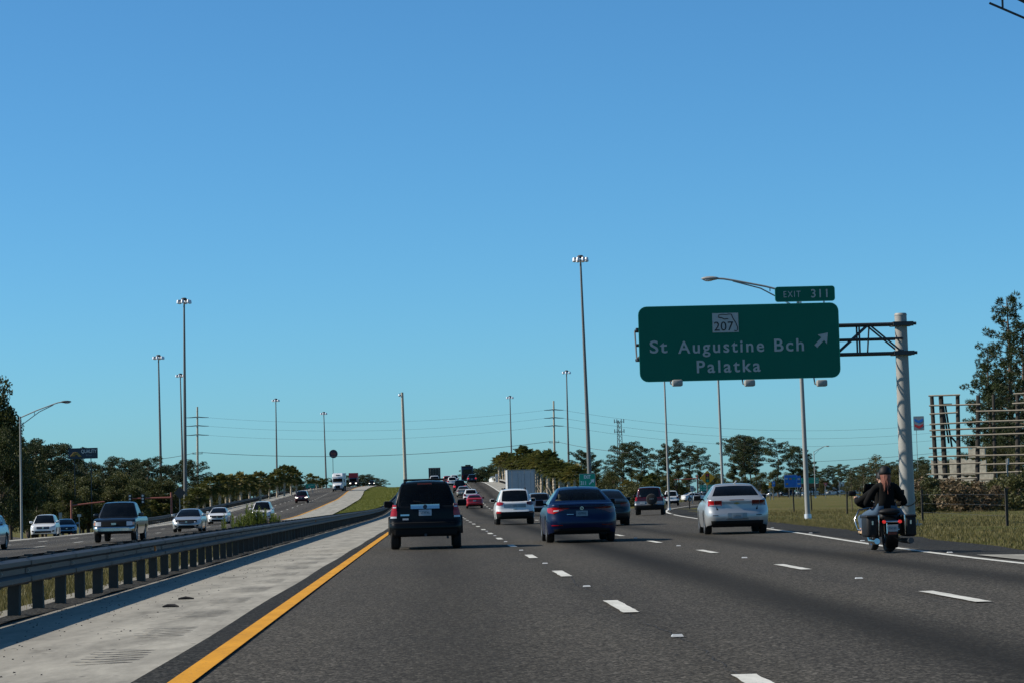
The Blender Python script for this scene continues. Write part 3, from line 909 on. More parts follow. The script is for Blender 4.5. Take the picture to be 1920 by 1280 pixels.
# ------------------------------------------------------------------ utility poles and wires
def upole(px, pyt, Y, arm_rows, label, r0=0.30, low=None, mt='pole_concrete', lean=0.0):
    b_ = G(px[1], Y); zt = Z_at(px[0], pyt, Y); xt = X_at(px[0], Y, zt)
    t_ = thing('utility_pole', label, 'utility pole', b_, 0, 'power line poles across the interchange')
    dx = xt - b_.x; h = zt - b_.z
    MB().tube([(0, 0, -0.5), (dx, 0, h)], [r0, r0 * 0.6], 10).build('pole', M[mt], t_, 40)
    pts = {}
    for k, (py, w) in enumerate(arm_rows):
        z = Z_at(px[0], py, Y) - b_.z; f = z / h
        for s_ in (-1, 1):
            MB().tube([(dx * f, 0, z), (dx * f + s_ * w * 0.5, s_ * 0.5, z - 0.12), (dx * f + s_ * w, s_ * 1.2, z - 0.16)], [0.12, 0.1, 0.06], 6).build('crossarm', M['steel_dark'], t_, 40)
            pts[(k, s_)] = Vector((b_.x + dx * f + s_ * w, b_.y + s_ * 1.2, b_.z + z - 0.2))
    if low:
        z = Z_at(px[0], low, Y) - b_.z
        MB().box((dx * z / h, 0, z), (2.4, 0.15, 0.14)).build('crossarm', M['steel_dark'], t_)
        for s_ in (-1, 1): MB().tube([(dx * z / h + s_ * 1.1, 0, z), (dx * z / h + s_ * 1.1, 0, z + 0.5)], 0.06, 6).build('insulator', M['ceramic'], t_)
        pts['low'] = Vector((b_.x + dx * z / h, b_.y, b_.z + z + 0.4))
    return t_, pts
mat('pole_concrete', (0.46, 0.42, 0.33), 0.9, noise=0.12, nscale=0.8)
YP = 600
_, pa = upole((370, 371), 762, YP, [(781, 2.6), (797, 2.6), (814, 2.6)], 'tall pole with three pairs of arms beside the left mast', 0.34, 850)
_, pb = upole((1038, 1041), 751, YP, [(767, 2.4), (782, 2.4), (797, 2.4)], 'tall pole with three pairs of arms rising from the right palms', 0.34, 829)
b_ = G(761, 430)
bt = thing('utility_pole', 'bare concrete pole with one small lamp standing behind the black car', 'utility pole', b_, 0, 'power line poles across the interchange')
zt = Z_at(754, 735, 430); xt = X_at(754, 430, zt)
MB().tube([(0, 0, -2), (xt - b_.x, 0, zt - b_.z)], [0.36, 0.22], 10).build('pole', M['pole_concrete'], bt, 40)
MB().blob((xt - b_.x - 0.45, 0, zt - b_.z - 0.5), (0.5, 0.4, 0.45), 8, 6).box((xt - b_.x - 0.2, 0, zt - b_.z - 0.15), (0.7, 0.08, 0.08)).build('lamp_head', M['aluminium'], bt, 60)

def cable(p, q, sag, label, r=0.03):
    pts = []
    for i in range(25):
        t_ = i / 24; v = Vector(p).lerp(Vector(q), t_); v.z -= sag * 4 * t_ * (1 - t_); pts.append(v)
    o = MB().tube(pts, r, 5).build('power_line', M['wire'])
    return tag(o, label, 'wire', 'power lines strung across the sky')
cable(at(250, 862, YP), pa['low'], 0.5, 'lowest thick wire running left from the left pole', 0.055)
cable(pa['low'], pb['low'], 2.2, 'lowest thick wire sagging between the two armed poles', 0.055)
cable(pb['low'], at(1180, 848, YP - 15), 0.4, 'low wire descending right from the right armed pole', 0.045)
for k, nm in enumerate(('top', 'middle', 'bottom')):
    cable(pa[(k, 1)], pb[(k, -1)], 2.0, nm + ' thin wire between the two armed poles', 0.02)
    cable(pb[(k, 1)], at(1960, (768, 783, 797)[k], YP), 5.0, nm + ' thin wire running right behind the big sign', 0.024)
cable(at(1420, 868, YP), at(1780, 846, YP), 0.5, 'low wire crossing the sky beside the sign column', 0.04)
# ------------------------------------------------------------------ overhead exit sign on its cantilever column
YS = 88.0
S_ = F / YS
cb = G(1703, YS)
gan = thing('sign_gantry', 'grey cantilever sign column with truss arm right of the big green sign', 'gantry', cb)
ctop = Z_at(1694, 590, YS) - cb.z
MB().tube([(0, 0, -0.3), (0, 0, ctop)], [0.275, 0.215], 24).build('column', M['galvanised'], gan, 40)
MB().tube([(0, 0, ctop - 0.02), (0, 0, ctop + 0.05)], [0.23, 0.20], 24).build('cap', M['galvanised'], gan, 40)
MB().box((0, 0, 0.03), (0.85, 0.85, 0.08)).build('base_plate', M['galvanised'], gan)
for k in range(8):
    a = k * math.pi / 4 + 0.2
    MB().tube([(0.36 * math.cos(a), 0.36 * math.sin(a), 0.05), (0.36 * math.cos(a), 0.36 * math.sin(a), 0.2)], 0.03, 6).build('anchor_bolt', M['galvanised'], gan)
ztop = Z_at(1640, 609, YS) - cb.z
zbot = Z_at(1640, 663, YS) - cb.z
xl = X_at(1191, YS, ztop) - cb.x
for dy in (-0.26, 0.26):
    for z in (ztop, zbot):
        MB().tube([(0.5, dy, z), (xl, dy, z)], 0.055, 10).build('chord', M['steel_dark'], gan, 40)
    n = 8; step = xl / n
    for k in range(n):
        a, b = k * step, (k + 1) * step
        if k % 2: MB().tube([(a, dy, ztop), (b, dy, zbot)], 0.033, 8).build('web', M['steel_dark'], gan, 40)
        else: MB().tube([(a, dy, zbot), (b, dy, ztop)], 0.033, 8).build('web', M['steel_dark'], gan, 40)
for dy in (-0.26, 0.26):
    MB().tube([(0.0, dy, (ztop + zbot) / 2), (xl * 0.999, dy, (ztop + zbot) / 2)], 0.04, 8).build('chord', M['steel_dark'], gan, 40)
for k in range(0, 9):
    x = xl * k / 8
    MB().tube([(x, -0.26, ztop), (x, 0.26, zbot)] if k % 2 else [(x, 0.26, ztop), (x, -0.26, zbot)], 0.03, 6).build('tie', M['steel_dark'], gan, 40)
for x in (-1.55,):
    for dy in (-0.26, 0.26): MB().tube([(x, dy, ztop), (x, dy, zbot)], 0.035, 6).build('web', M['steel_dark'], gan, 40)
for k in range(8):
    for z in (ztop, zbot):
        MB().tube([(xl * k / 8, -0.26, z), (xl * (k + 1) / 8, 0.26, z)] if k % 2 else [(xl * k / 8, 0.26, z), (xl * (k + 1) / 8, -0.26, z)], 0.03, 6).build('tie', M['steel_dark'], gan, 40)
for z in (ztop, zbot):
    MB().box((0.02, 0, z), (0.72, 0.8, 0.14)).build('clamp', M['steel_dark'], gan)
# cable wound up the column foot
pts = [(-0.05 + 0.30 * math.sin(t) , -0.32, 0.95 + 0.25 * math.cos(t * 1.0)) for t in np.linspace(1.2, 4.6, 12)]
MB().tube(pts, 0.02, 6).build('cable', M['rubber'], gan, 40)

def sign_panel(mb, w, h, r, t=0.05):
    return mb.prism(rrect(w, h, r), 0, t)
x0, x1 = X_at(1195, YS, 6), X_at(1569, YS, 6)
zt_, zb_ = Z_at(1382, 574.5, YS), Z_at(1382, 713.5, YS)
sw, shh = x1 - x0, zt_ - zb_
YF = YS - 0.80
bs = thing('exit_sign', 'big green overhead exit sign with white lettering and arrow', 'sign', ((x0 + x1) / 2, YF, (zt_ + zb_) / 2), 0)
bs.rotation_euler = (0, 0, R(1.5))
sign_panel(MB(), sw, shh, 0.30).build('panel', M['sign_green'], bs)
def border(w, h, r, t):
    a, b = rrect(w, h, r), rrect(w - 2 * t, h - 2 * t, max(0.02, r - t))
    n = len(a); mb = MB()
    vs = [(x, -0.004, z) for x, z in a] + [(x, -0.004, z) for x, z in b]
    return mb.add(vs, [(k, (k + 1) % n, n + (k + 1) % n, n + k) for k in range(n)])
border(sw, shh, 0.30, 0.022).build('border', M['sign_green_small'], bs)
def sx(px): return (px - 1382) / S_
def sz(px, py): return (644 - py - 0.025 * (px - 1382)) / S_
def put(s, xa, xb, ya, yb, bold, mt=M['sign_white'], par=bs, sp=1.0, d=0.012):
    cxp, cyp = (xa + xb) / 2, (ya + yb) / 2
    return text_mesh(s, (xb - xa) / S_, (yb - ya) / S_, mt, par, (sx(cxp), -d, sz(cxp, cyp)), bold, spacing=sp)
put('St', 1213, 1246, 641, 665, 0.016, sp=1.15)
put('Augustine', 1266, 1428, 640.5, 671, 0.016, sp=1.25)
put('Bch', 1447, 1503, 637, 661, 0.016, sp=1.2)
put('Palatka', 1300, 1420, 677, 700.5, 0.016, sp=1.25)
# route marker
rm = MB().prism([(sx(1332), sz(1356, 626)), (sx(1381), sz(1356, 626)), (sx(1381), sz(1356, 590)), (sx(1332), sz(1356, 590))], -0.022, -0.004).build('route_marker', M['sign_white'], bs)
put('207', 1335, 1371, 606, 623, 0.0, M['sign_black'], rm, 1.05, 0.03)
mk = [(1344, 599), (1344, 594), (1350, 592.5), (1358, 593), (1363, 592), (1368, 592), (1371, 600), (1376, 608), (1379, 617), (1378.5, 622), (1375.5, 623.5), (1372.5, 622)]
mk2 = [(1344, 598.5), (1350, 599), (1355, 601.5), (1359, 600.5), (1362, 601)]
for pl in (mk, mk2):
    MB().tube([(sx(a), -0.026, sz(a, b)) for a, b in pl], 0.016, 5).build('outline', M['sign_black'], rm)
# arrow
arrow = [(1523, 649), (1528, 654), (1541.5, 640), (1546.5, 647.5), (1549, 626), (1529.5, 630), (1536.5, 635)]
MB().prism([(sx(a), sz(a, b)) for a, b in arrow], -0.014, -0.004).build('arrow', M['sign_white'], bs)
# exit tab
tx = (1508.5 - 1382) / S_
tz = sz(1508.5, 553.5)
tw, th_ = 113 / S_, 28.5 / S_
tab = MB().prism([(x + tx, z + tz) for x, z in rrect(tw, th_, 0.1)], 0, 0.05).build('exit_tab', M['sign_green'], bs)
bd = border(tw, th_, 0.1, 0.02); bd.v = [(x + tx, y, z + tz) for x, y, z in bd.v]
bd.build('border', M['sign_green_small'], tab)
put('EXIT', 1468, 1500, 548.5, 560, 0.0, par=tab, sp=1.25)
put('311', 1520, 1551, 544.5, 560.5, 0.012, par=tab, sp=1.15)
for px in (1475, 1500, 1544):
    MB().box((sx(px), 0.03, sz(px, 570.5)), (0.06, 0.05, 0.3)).build('bracket', M['aluminium'], bs)
# walkway brackets and lamps under the sign
for px in (1259, 1394, 1529):
    lm = MB().rbox((sx(px), -0.55, sz(px, 721.5)), (0.36, 0.3, 0.23), 0.05).build('sign_lamp', M['galvanised'], bs, 40)
    MB().tube([(sx(px) - 0.17, 0.05, -shh / 2 + 0.05), (sx(px) - 0.2, -0.3, sz(px, 722)), (sx(px) - 0.1, -0.5, sz(px, 726))], 0.025, 6).build('lamp_arm', M['steel_dark'], bs, 40)
for py in (620, 677):
    MB().box((-sw / 2 - 0.03, 0.15, sz(1194, py)), (0.1, 0.25, 0.08)).build('mount', M['steel_dark'], bs)
for px in (1230, 1310, 1390, 1470, 1540):
    MB().box((sx(px), 0.11, 0), (0.08, 0.1, shh * 0.96)).build('stiffener', M['aluminium'], bs)

# ------------------------------------------------------------------ smaller signs
def post_sign(name, label, pxs, pys, Y, mt, posts, base_py=None, shape='rect', r=0.04, rz=0.0, brd=None):
    """panel spanning picture columns pxs and rows pys at distance Y; posts: picture columns"""
    xm = (pxs[0] + pxs[1]) / 2
    g = G(xm, Y)
    za, zb = Z_at(xm, pys[0], Y), Z_at(xm, pys[1], Y)
    xa, xb = X_at(pxs[0], Y, za), X_at(pxs[1], Y, za)
    w, h = xb - xa, za - zb
    t_ = thing(name, label, 'sign', ((xa + xb) / 2, Y, g.z), rz)
    zc = (za + zb) / 2 - g.z
    if shape == 'rect': poly = rrect(w, h, min(r * h, 0.2))
    elif shape == 'diamond': poly = [(0, h / 2), (-w / 2, 0), (0, -h / 2), (w / 2, 0)]
    elif shape == 'tri': poly = [(-w / 2, h / 2), (0, -h / 2), (w / 2, h / 2)]
    else: poly = [(w / 2 * math.cos(a), h / 2 * math.sin(a)) for a in np.linspace(0, 2 * math.pi, 28, endpoint=False)]
    pn = MB().prism([(x, z + zc) for x, z in poly], 0, 0.06).build('panel', M[mt], t_)
    if brd and shape == 'rect':
        bd_ = border(w, h, min(r * h, 0.2), h * 0.03); bd_.v = [(x, y, z + zc) for x, y, z in bd_.v]
        bd_.build('border', M[brd], pn)
    for p in posts:
        xx = X_at(p, Y, 1.0) - (xa + xb) / 2
        MB().box((xx, 0.1, (zc + h * 0.4) / 2 - 0.2), (max(0.1, Y * 0.0002), 0.1, zc + h * 0.4 + 0.4)).build('post', M['galvanised'], t_)
    return t_, zc, w, h, pn
def stext(t_, s, w, h, c, mt='sign_white_small', bold=0.02, par=None):
    return text_mesh(s, w, h, M[mt], par or t_, (c[0], -0.02, c[1]), bold)

t_, zc, w, h, pn = post_sign('exit_gore_sign', 'small green exit sign with white arrow at the gore below the tallest mast', (1086, 1116), (887, 912), 185, 'sign_green_small', (1092, 1111), brd='sign_white')
stext(t_, 'EXIT', w * 0.42, h * 0.26, (0, zc + h * 0.26), bold=0.035)
stext(t_, '311', w * 0.33, h * 0.3, (-w * 0.26, zc - h * 0.2), bold=0.03)
k = h / 25
MB().prism([(x * k, z * k + zc) for x, z in ((4, -8.5), (2.5, -7), (8, -1.2), (5.5, 0.8), (13, 2.2), (11.7, -5.2), (9.6, -2.8))], -0.02, 0).build('arrow', M['sign_white_small'], t_)

t_, zc, w, h, pn = post_sign('signal_ahead_sign', 'amber diamond sign showing a traffic signal beside the ramp', (1312, 1340), (881, 909), 235, 'sign_yellow', (1327,), shape='diamond')
sg = MB().prism([(x, z + zc) for x, z in rrect(w * 0.25, h * 0.6, 0.05)], -0.02, 0).build('signal_symbol', M['sign_black'], t_)
for dz, m_ in ((0.19, 'sign_red'), (0.0, 'sign_gold'), (-0.19, 'sign_green_small')):
    MB().lathe([(0.001, -0.03), (w * 0.08, -0.03), (w * 0.08, -0.02)], 14, 'Y', (0, 0, zc + dz * h)).build('disc', M[m_], sg)

t_, zc, w, h, pn = post_sign('guide_sign', 'green guide sign behind the amber diamond sign', (1312, 1339), (908, 920), 420, 'sign_green_small', (1318, 1334), brd='sign_white')
marks(9, w * 0.6, h * 0.22, M['sign_white_small'], t_, (0.02 * w, -0.02, zc + h * 0.2)); marks(6, w * 0.4, h * 0.22, M['sign_white_small'], t_, (-0.06 * w, -0.02, zc - h * 0.22))
for dz in (0.2, -0.22): MB().box((-w * 0.4, -0.012, zc + dz * h), (w * 0.08, 0.02, h * 0.22)).build('marker', M['sign_white'], t_)
t_, zc, w, h, pn = post_sign('route_shield_sign', 'tall white route sign left of the red signal post on the ramp', (1294, 1301), (910, 920), 330, 'sign_white', (1298,))
MB().box((0, -0.012, zc), (w * 0.6, 0.02, h * 0.12)).build('arrow', M['sign_black'], t_)
t_, zc, w, h, pn = post_sign('services_sign', 'large blue services sign with small logo squares right of the silver car', (1470, 1495), (889, 913), 470, 'sign_blue', (1480, 1492), brd='sign_white')
for (ax, az, m_) in ((-.32, .2, 'sign_white'), (-.03, .18, 'sign_gold'), (.25, .2, 'sign_green_small'), (-.3, -.22, 'sign_gold')):
    MB().box((ax * w, -0.012, zc + az * h), (w * 0.17, 0.02, h * 0.13)).build('logo', M[m_], t_)
t_, zc, w, h, pn = post_sign('services_sign', 'narrow dark blue sign pair right of the large blue services sign', (1493.5, 1501.5), (891, 912.5), 466, 'sign_blue', (1496, 1500))
for dz in (.22, -.2): MB().box((0, -0.012, zc + dz * h), (w * 0.55, 0.02, h * 0.15)).build('logo', M['sign_white'], t_)
MB().box((0, -0.012, zc), (w * 0.98, 0.02, h * 0.04)).build('divider', M['sign_navy'], t_)
t_, zc, w, h, pn = post_sign('guide_sign', 'green guide sign with a brown strip behind the light pole', (1502, 1535), (894.5, 905.5), 475, 'sign_green_small', (1506, 1530), brd='sign_white')
MB().box((0, 0.03, zc - h * 0.82), (w, 0.06, h * 0.55)).build('brown_strip', M['sign_brown'], t_)
for dz in (.2, -.22): MB().box((w * 0.4, -0.012, zc + dz * h), (w * 0.06, 0.02, h * 0.25)).build('marker', M['sign_white'], t_)
marks(9, w * 0.55, h * 0.2, M['sign_dim'], t_, (-0.1 * w, -0.02, zc + h * 0.2)); marks(5, w * 0.3, h * 0.2, M['sign_dim'], t_, (-0.2 * w, -0.02, zc - h * 0.22))
t_, zc, w, h, pn = post_sign('warning_sign', 'small orange diamond sign left of the small blue sign', (1440, 1447), (903, 910), 400, 'sign_yellow', (1444,), shape='diamond')
MB().prism([(x, z + zc - h * 0.75) for x, z in rrect(w * 0.6, h * 0.55, 0.04)], 0, 0.05).build('plaque', M['sign_yellow'], t_)
t_, zc, w, h, pn = post_sign('route_sign', 'small blue route sign beside the small orange diamond', (1447.5, 1453), (901.5, 911), 405, 'sign_blue', (1450,))
MB().box((0, -0.012, zc + h * 0.1), (w * 0.5, 0.02, h * 0.3)).build('shield', M['sign_white'], t_)
t_, zc, w, h, pn = post_sign('yield_sign', 'red and white triangular yield sign at the far side of the field', (1544, 1552), (904, 911), 420, 'sign_red', (1548,), shape='tri')
MB().prism([(-w * .22, zc + h * .28), (0, zc - h * 0.15), (w * .22, zc + h * .28)], -0.02, 0).build('white_triangle', M['sign_white'], t_)
t_, zc, w, h, pn = post_sign('notice_board', 'twin white notice boards on posts beyond the yield sign', (1573, 1577), (902, 911), 520, 'sign_white', (1575,))
MB().box((w * 1.45, 0.03, zc), (w, 0.06, h)).build('panel', M['sign_white'], t_)
t_, zc, w, h, pn = post_sign('guide_sign', 'bright green guide sign beside the oncoming carriageway behind the red car', (573, 590), (906, 914), 520, 'sign_green_small', (577, 587), brd='sign_white')
MB().box((-w * 0.1, -0.012, zc - h * .05), (w * 0.2, 0.02, h * 0.3)).build('shield', M['sign_white'], t_)
MB().box((w * 0.2, -0.012, zc + h * .15), (w * 0.35, 0.02, h * 0.14)).build('lettering', M['sign_white'], t_)
post_sign('road_sign', 'blank diamond sign seen from behind near the left palms', (326, 348), (911, 935), 280, 'rail_steel', (337,), shape='diamond')
post_sign('street_name_sign', 'small green street name plate at the ramp signal', (1248, 1256), (895, 899), 500, 'sign_green_small', (1252,))
post_sign('road_sign', 'small grey board seen over the silver car roof', (1383, 1393), (905, 911), 520, 'galvanised', (1388,))
post_sign('road_sign', 'grey sign on a post left of the left red signal pole', (110, 116), (960, 975), 270, 'galvanised', (114,))
post_sign('road_sign', 'white topped small sign right of the left red signal pole', (145, 152), (963, 968), 272, 'sign_white', (148,))
# hotel sign on two posts above the trees
t_, zc, w, h, pn = post_sign('hotel_sign', 'wide dark blue hotel sign on two posts above the left trees', (128, 183), (839, 859), 322, 'sign_navy', (141, 172))
for o in t_.children:
    if o.name.startswith('post'): o.data.materials[0] = M['steel_dark']
text_mesh('QUALITY', w * 0.52, h * 0.38, M['sign_white_small'], t_, (w * 0.2, -0.03, zc + h * 0.16), 0.0)
marks(4, w * 0.2, h * 0.16, M['sign_dim'], t_, (w * 0.2, -0.03, zc - h * 0.2))
for k in range(3):
    MB().tube([(-w * (0.42 - 0.05 * k), -0.03, zc - h * 0.25), (-w * (0.3 - 0.05 * k), -0.03, zc + h * 0.1), (-w * (0.12 - 0.03 * k), -0.03, zc - h * 0.3)], 0.07, 5).build('emblem', M['sign_gold'], t_)
# round sign on a tall pole
t_, zc, w, h, pn = post_sign('round_sign', 'round dark sign on a tall pole left of the white lorry', (617, 633), (842, 858), 800, 'sign_purple', (626,), shape='disc')
for o in t_.children:
    if o.name.startswith('post'): o.data.materials[0] = M['steel_dark']
for dx_ in (-0.13, 0.15):
    MB().lathe([(h * 0.07, -0.05), (h * 0.13, -0.05), (h * 0.13, -0.03)], 18, 'Y', (dx_ * w, 0, zc - h * 0.03)).box((dx_ * w - h * 0.07, -0.045, zc + h * 0.08), (h * 0.06, 0.02, h * 0.26)).build('emblem', M['mast_red'], t_)
# fuel station sign
t_, zc, w, h, pn = post_sign('fuel_sign', 'white fuel station pylon sign with blue and red chevrons right of the sign column', (1712.5, 1732), (779.5, 806), 700, 'sign_dim', (1722.5,), rz=R(-8))
for s_, m_ in ((0.18, 'sign_blue'), (-0.2, 'sign_red')):
    zz = zc + s_ * h
    MB().prism([(-w * .4, zz + h * .16), (0, zz + h * .02), (w * .4, zz + h * .16), (w * .4, zz - h * .02), (0, zz - h * .17), (-w * .4, zz - h * .02)], -0.04, 0).build('chevron', M[m_], t_)
post_sign('utility_marker', 'white and yellow utility marker post among the billboard slats', (1889, 1892), (858, 870), 165, 'sign_white', (1890.5,))

# ------------------------------------------------------------------ traffic signal mast arms (red-brown)
def signal_mast(px, pyt, Y, arm_px, heads, label, arm_rise=0.0):
    b_ = G(px, Y); h_ = Z_at(px, pyt, Y) - b_.z
    t_ = thing('traffic_signal', label, 'traffic signal', b_, 0, 'red brown signal masts at the ramp ends')
    MB().tube([(0, 0, -0.2), (0, 0, h_ + 0.3)], [0.14, 0.11], 10).build('pole', M['mast_red'], t_, 40)
    xe = X_at(arm_px, Y, b_.z + h_) - b_.x
    MB().tube([(0, 0, h_ - 0.3), (xe, 0, h_ - 0.3 + arm_rise)], [0.11, 0.07], 10).build('mast_arm', M['mast_red'], t_, 40)
    for hp in heads:
        xx = X_at(hp, Y, b_.z + h_) - b_.x
        hd = MB().rbox((xx, -0.1, h_ - 0.35 + arm_rise * xx / xe), (0.42, 0.3, 1.2), 0.05).build('signal_head', M['black_plastic'], t_)
        for dz in (-0.36, 0, 0.36): MB().lathe([(0.001, -0.27), (0.13, -0.27), (0.14, -0.2)], 10, 'Y', (xx, 0, h_ - 0.35 + dz + arm_rise * xx / xe)).build('lens', M['lamp_clear'], hd)
    return t_
signal_mast(135, 942, 285, 196, (), 'leftmost red signal mast arm in front of the dark woods', 0.35)
signal_mast(322, 927, 290, 243, (244, 268), 'red signal mast with two black heads left of the thick mast', 0.0)
signal_mast(1309, 893, 430, 1264, (), 'red signal mast beside the amber diamond sign', -0.1)
signal_mast(1168, 897, 470, 1136, (1133, 1140), 'red signal mast arm with pale heads behind the dark sedan', -0.25)

# ------------------------------------------------------------------ lattice radio tower
b_ = G(1165, 900); zt = Z_at(1163, 787, 900)
tw_ = thing('radio_tower', 'slim lattice radio tower behind the pines', 'tower', b_)
h_ = zt - b_.z
legs = [(math.cos(a) * 1.5, math.sin(a) * 1.5) for a in (0.3, 2.4, 4.5)]
for lx, ly in legs: MB().tube([(lx, ly, 0), (lx * 0.55, ly * 0.55, h_)], 0.13, 6).build('leg', M['steel_dark'], tw_)
br = MB()
for k in range(18):
    f0, f1 = k / 18, (k + 1) / 18
    for i in range(3):
        a, b2 = legs[i], legs[(i + 1) % 3]
        c0_, c1_ = 1 - 0.45 * f0, 1 - 0.45 * f1
        br.tube([(a[0] * c0_, a[1] * c0_, h_ * f0), (b2[0] * c1_, b2[1] * c1_, h_ * f1)], 0.07, 5)
br.build('bracing', M['steel_dark'], tw_)
for zz in (h_ - 0.6, h_ - 4.2):
    MB().box((0, 0, zz), (3.0, 0.2, 0.2)).build('antenna_mount', M['steel_dark'], tw_)
    for xx in (-1.7, -0.8, 0.8, 1.7): MB().box((xx, -0.3, zz + 0.3), (0.3, 0.25, 1.4)).build('antenna', M['galvanised'], tw_)

# ------------------------------------------------------------------ wire fence along the field
fx = thing('wire_fence', 'dark wooden post and wire fence along the right field', 'fence')
posts = []
for px, pyt, pyb in ((1889, 930, 1002), (1730, 935, 992), (1588.5, 936, 978), (1522, 940, 975), (1489, 939, 975), (1432, 939, 962), (1311, 931, 956), (1293, 928, 954), (1277, 936, 950)):
    hh = 1.22
    Y = F * hh / (pyb - pyt)
    g = G(px, Y)
    posts.append(Vector((g.x, Y, g.z)))
pm = MB().box((0, 0, hh / 2 - 0.1), (0.08, 0.08, hh + 0.1)).box((0, 0, hh - 0.03), (0.10, 0.10, 0.1)).mesh('post', M['wood_dark'])
for p in posts:
    o = link('post', pm, fx); o.location = p; o.rotation_euler = (0, R(_rr.uniform(-1.5, 1.5)), 0)
for z in (0.35, 0.7, 1.05):
    MB().tube([p + Vector((0, -0.06, z)) for p in posts[:2]] , 0.004, 4).build('strand', M['wire'], fx)

# ------------------------------------------------------------------ abandoned billboard frame
YB = 176.0
def bb(px, py, dy=0.0): return at(px, py, YB + dy - (px - 1745) / 26.0 * 0.47)   # the frame is turned toward the traffic
bf = thing('billboard_frame', 'abandoned billboard frame of dark posts and grey wooden slats at right', 'billboard frame', G(1830, YB))
O = bf.location
def rel(v): return Vector(v) - Vector(O)
for (pt, pyt, pb, r_) in ((1747, 743, 1757, .17), (1764, 741, 1774, .2), (1795.5, 740, 1797, .17), (1834, 740, 1830, .17), (1862.5, 739, 1865, .12), (1908, 740, 1906, .17), (1935, 738, 1936, .17)):
    a = rel(bb(pt, pyt)); b2 = rel(bb(pb, 905)); b2.z = -0.3
    MB().tube([b2, a], [r_, r_ * 0.85], 8).build('post', M['wood_dark'], bf, 40)
_rr = random.Random(8)
rowsL = [(742, 1741, 1800), (760.5, 1742, 1838), (776.5, 1743, 1796), (794, 1743, 1838), (806, 1743, 1834), (818, 1744, 1836), (840, 1742, 1838), (856.5, 1741, 1838), (871, 1744, 1838), (889, 1738, 1838), (899, 1742, 1832), (913, 1746, 1838)]
for (py, pa_, pb_) in rowsL:
    a, b2 = rel(bb(pa_, py + _rr.uniform(-1, 1), -0.26)), rel(bb(pb_, py - 3.5 + _rr.uniform(-1, 1), -0.26))
    MB().tube([a, b2], 0.058, 4).build('slat', M['wood_grey'], bf)
for (py, pa_, pb_) in ((739, 1900, 1960), (756.5, 1898, 1960), (771, 1830, 1960), (790, 1830, 1960), (802, 1831, 1960), (815.5, 1832, 1960), (838, 1832, 1960), (854, 1830, 1960), (870, 1838, 1960), (886, 1832, 1960), (898.5, 1838, 1960), (911, 1845, 1960)):
    a, b2 = rel(bb(pa_, py + _rr.uniform(-1, 1), -0.30)), rel(bb(pb_, py - 4 + _rr.uniform(-1, 1), -0.30))
    MB().tube([a, b2], 0.064, 4).build('slat', M['wood_grey'], bf)
for (pa_, ya, pb_, yb) in ((1768, 756, 1779, 830), (1772, 756, 1785, 838), (1783, 818, 1796, 832)):
    MB().tube([rel(bb(pa_, ya, 0.6)), rel(bb(pb_, yb, 0.4))], 0.07, 6).build('brace', M['wood_dark'], bf)
MB().box(rel(bb(1773, 757, 0.2)), (0.9, 0.1, 0.1)).build('brace', M['wood_dark'], bf)
# crumbling pale wall behind the frame
wl = thing('ruined_wall', 'crumbling whitewashed block wall behind the billboard frame', 'wall', G(1800, 184), R(-25))
O2 = Vector(wl.location)
for (pa_, ya, pb_, yb) in ((1746, 860, 1769, 888), (1750, 888, 1771, 918), (1771, 889, 1784, 918), (1782, 858, 1796, 920), (1797, 858, 1829, 890), (1797, 890.5, 1829, 920), (1816, 837, 1846, 857), (1829.5, 860, 1848, 920), (1848.5, 884, 1868, 920)):
    a, b2 = at(pa_, yb, 184) - O2, at(pb_, ya, 184) - O2
    r_ = random.Random(pa_); pl = []
    nseg = 6
    for k in range(nseg + 1): pl.append((a.x + (b2.x - a.x) * k / nseg, a.z - 0.6 if yb > 900 else a.z))
    for k in range(nseg + 1): pl.append((b2.x - (b2.x - a.x) * k / nseg, b2.z + r_.uniform(-0.18, 0.05)))
    MB().prism(pl, r_.uniform(-.05, .05), 0.3).build('block', M['plaster_ruin'], wl)

# ------------------------------------------------------------------ vegetation
def leafcloud(rg, centres, radii, n_each, size, squash=0.6, needle=False):
    """triangles scattered through ellipsoid clumps, denser toward their skins"""
    Vs, Fs, k = [], [], 0
    for c, rad, n in zip(centres, radii, n_each):
        d = rg.normal(size=(n, 3)); d /= np.linalg.norm(d, axis=1)[:, None]
        rr_ = rad * rg.uniform(0.25, 1.0, n) ** 0.5
        p = np.array(c) + d * rr_[:, None] * np.array([1, 1, squash])
        u = rg.normal(size=(n, 3)); u /= np.linalg.norm(u, axis=1)[:, None]
        if needle: u = d * 0.8 + u * 0.45 + np.array([0, 0, 0.25]); u /= np.linalg.norm(u, axis=1)[:, None]
        w = np.cross(u, rg.normal(size=(n, 3))); w /= (np.linalg.norm(w, axis=1)[:, None] + 1e-6)
        s = size * rg.uniform(0.6, 1.35, n)[:, None]
        tri = np.stack([p - w * s * (0.2 if needle else 0.45), p + w * s * (0.2 if needle else 0.45), p + u * s * (1.25 if needle else 0.9)], 1)
        Vs.append(tri.reshape(-1, 3)); Fs.append(np.arange(n * 3).reshape(-1, 3) + k); k += n * 3
    return np.concatenate(Vs), np.concatenate(Fs)

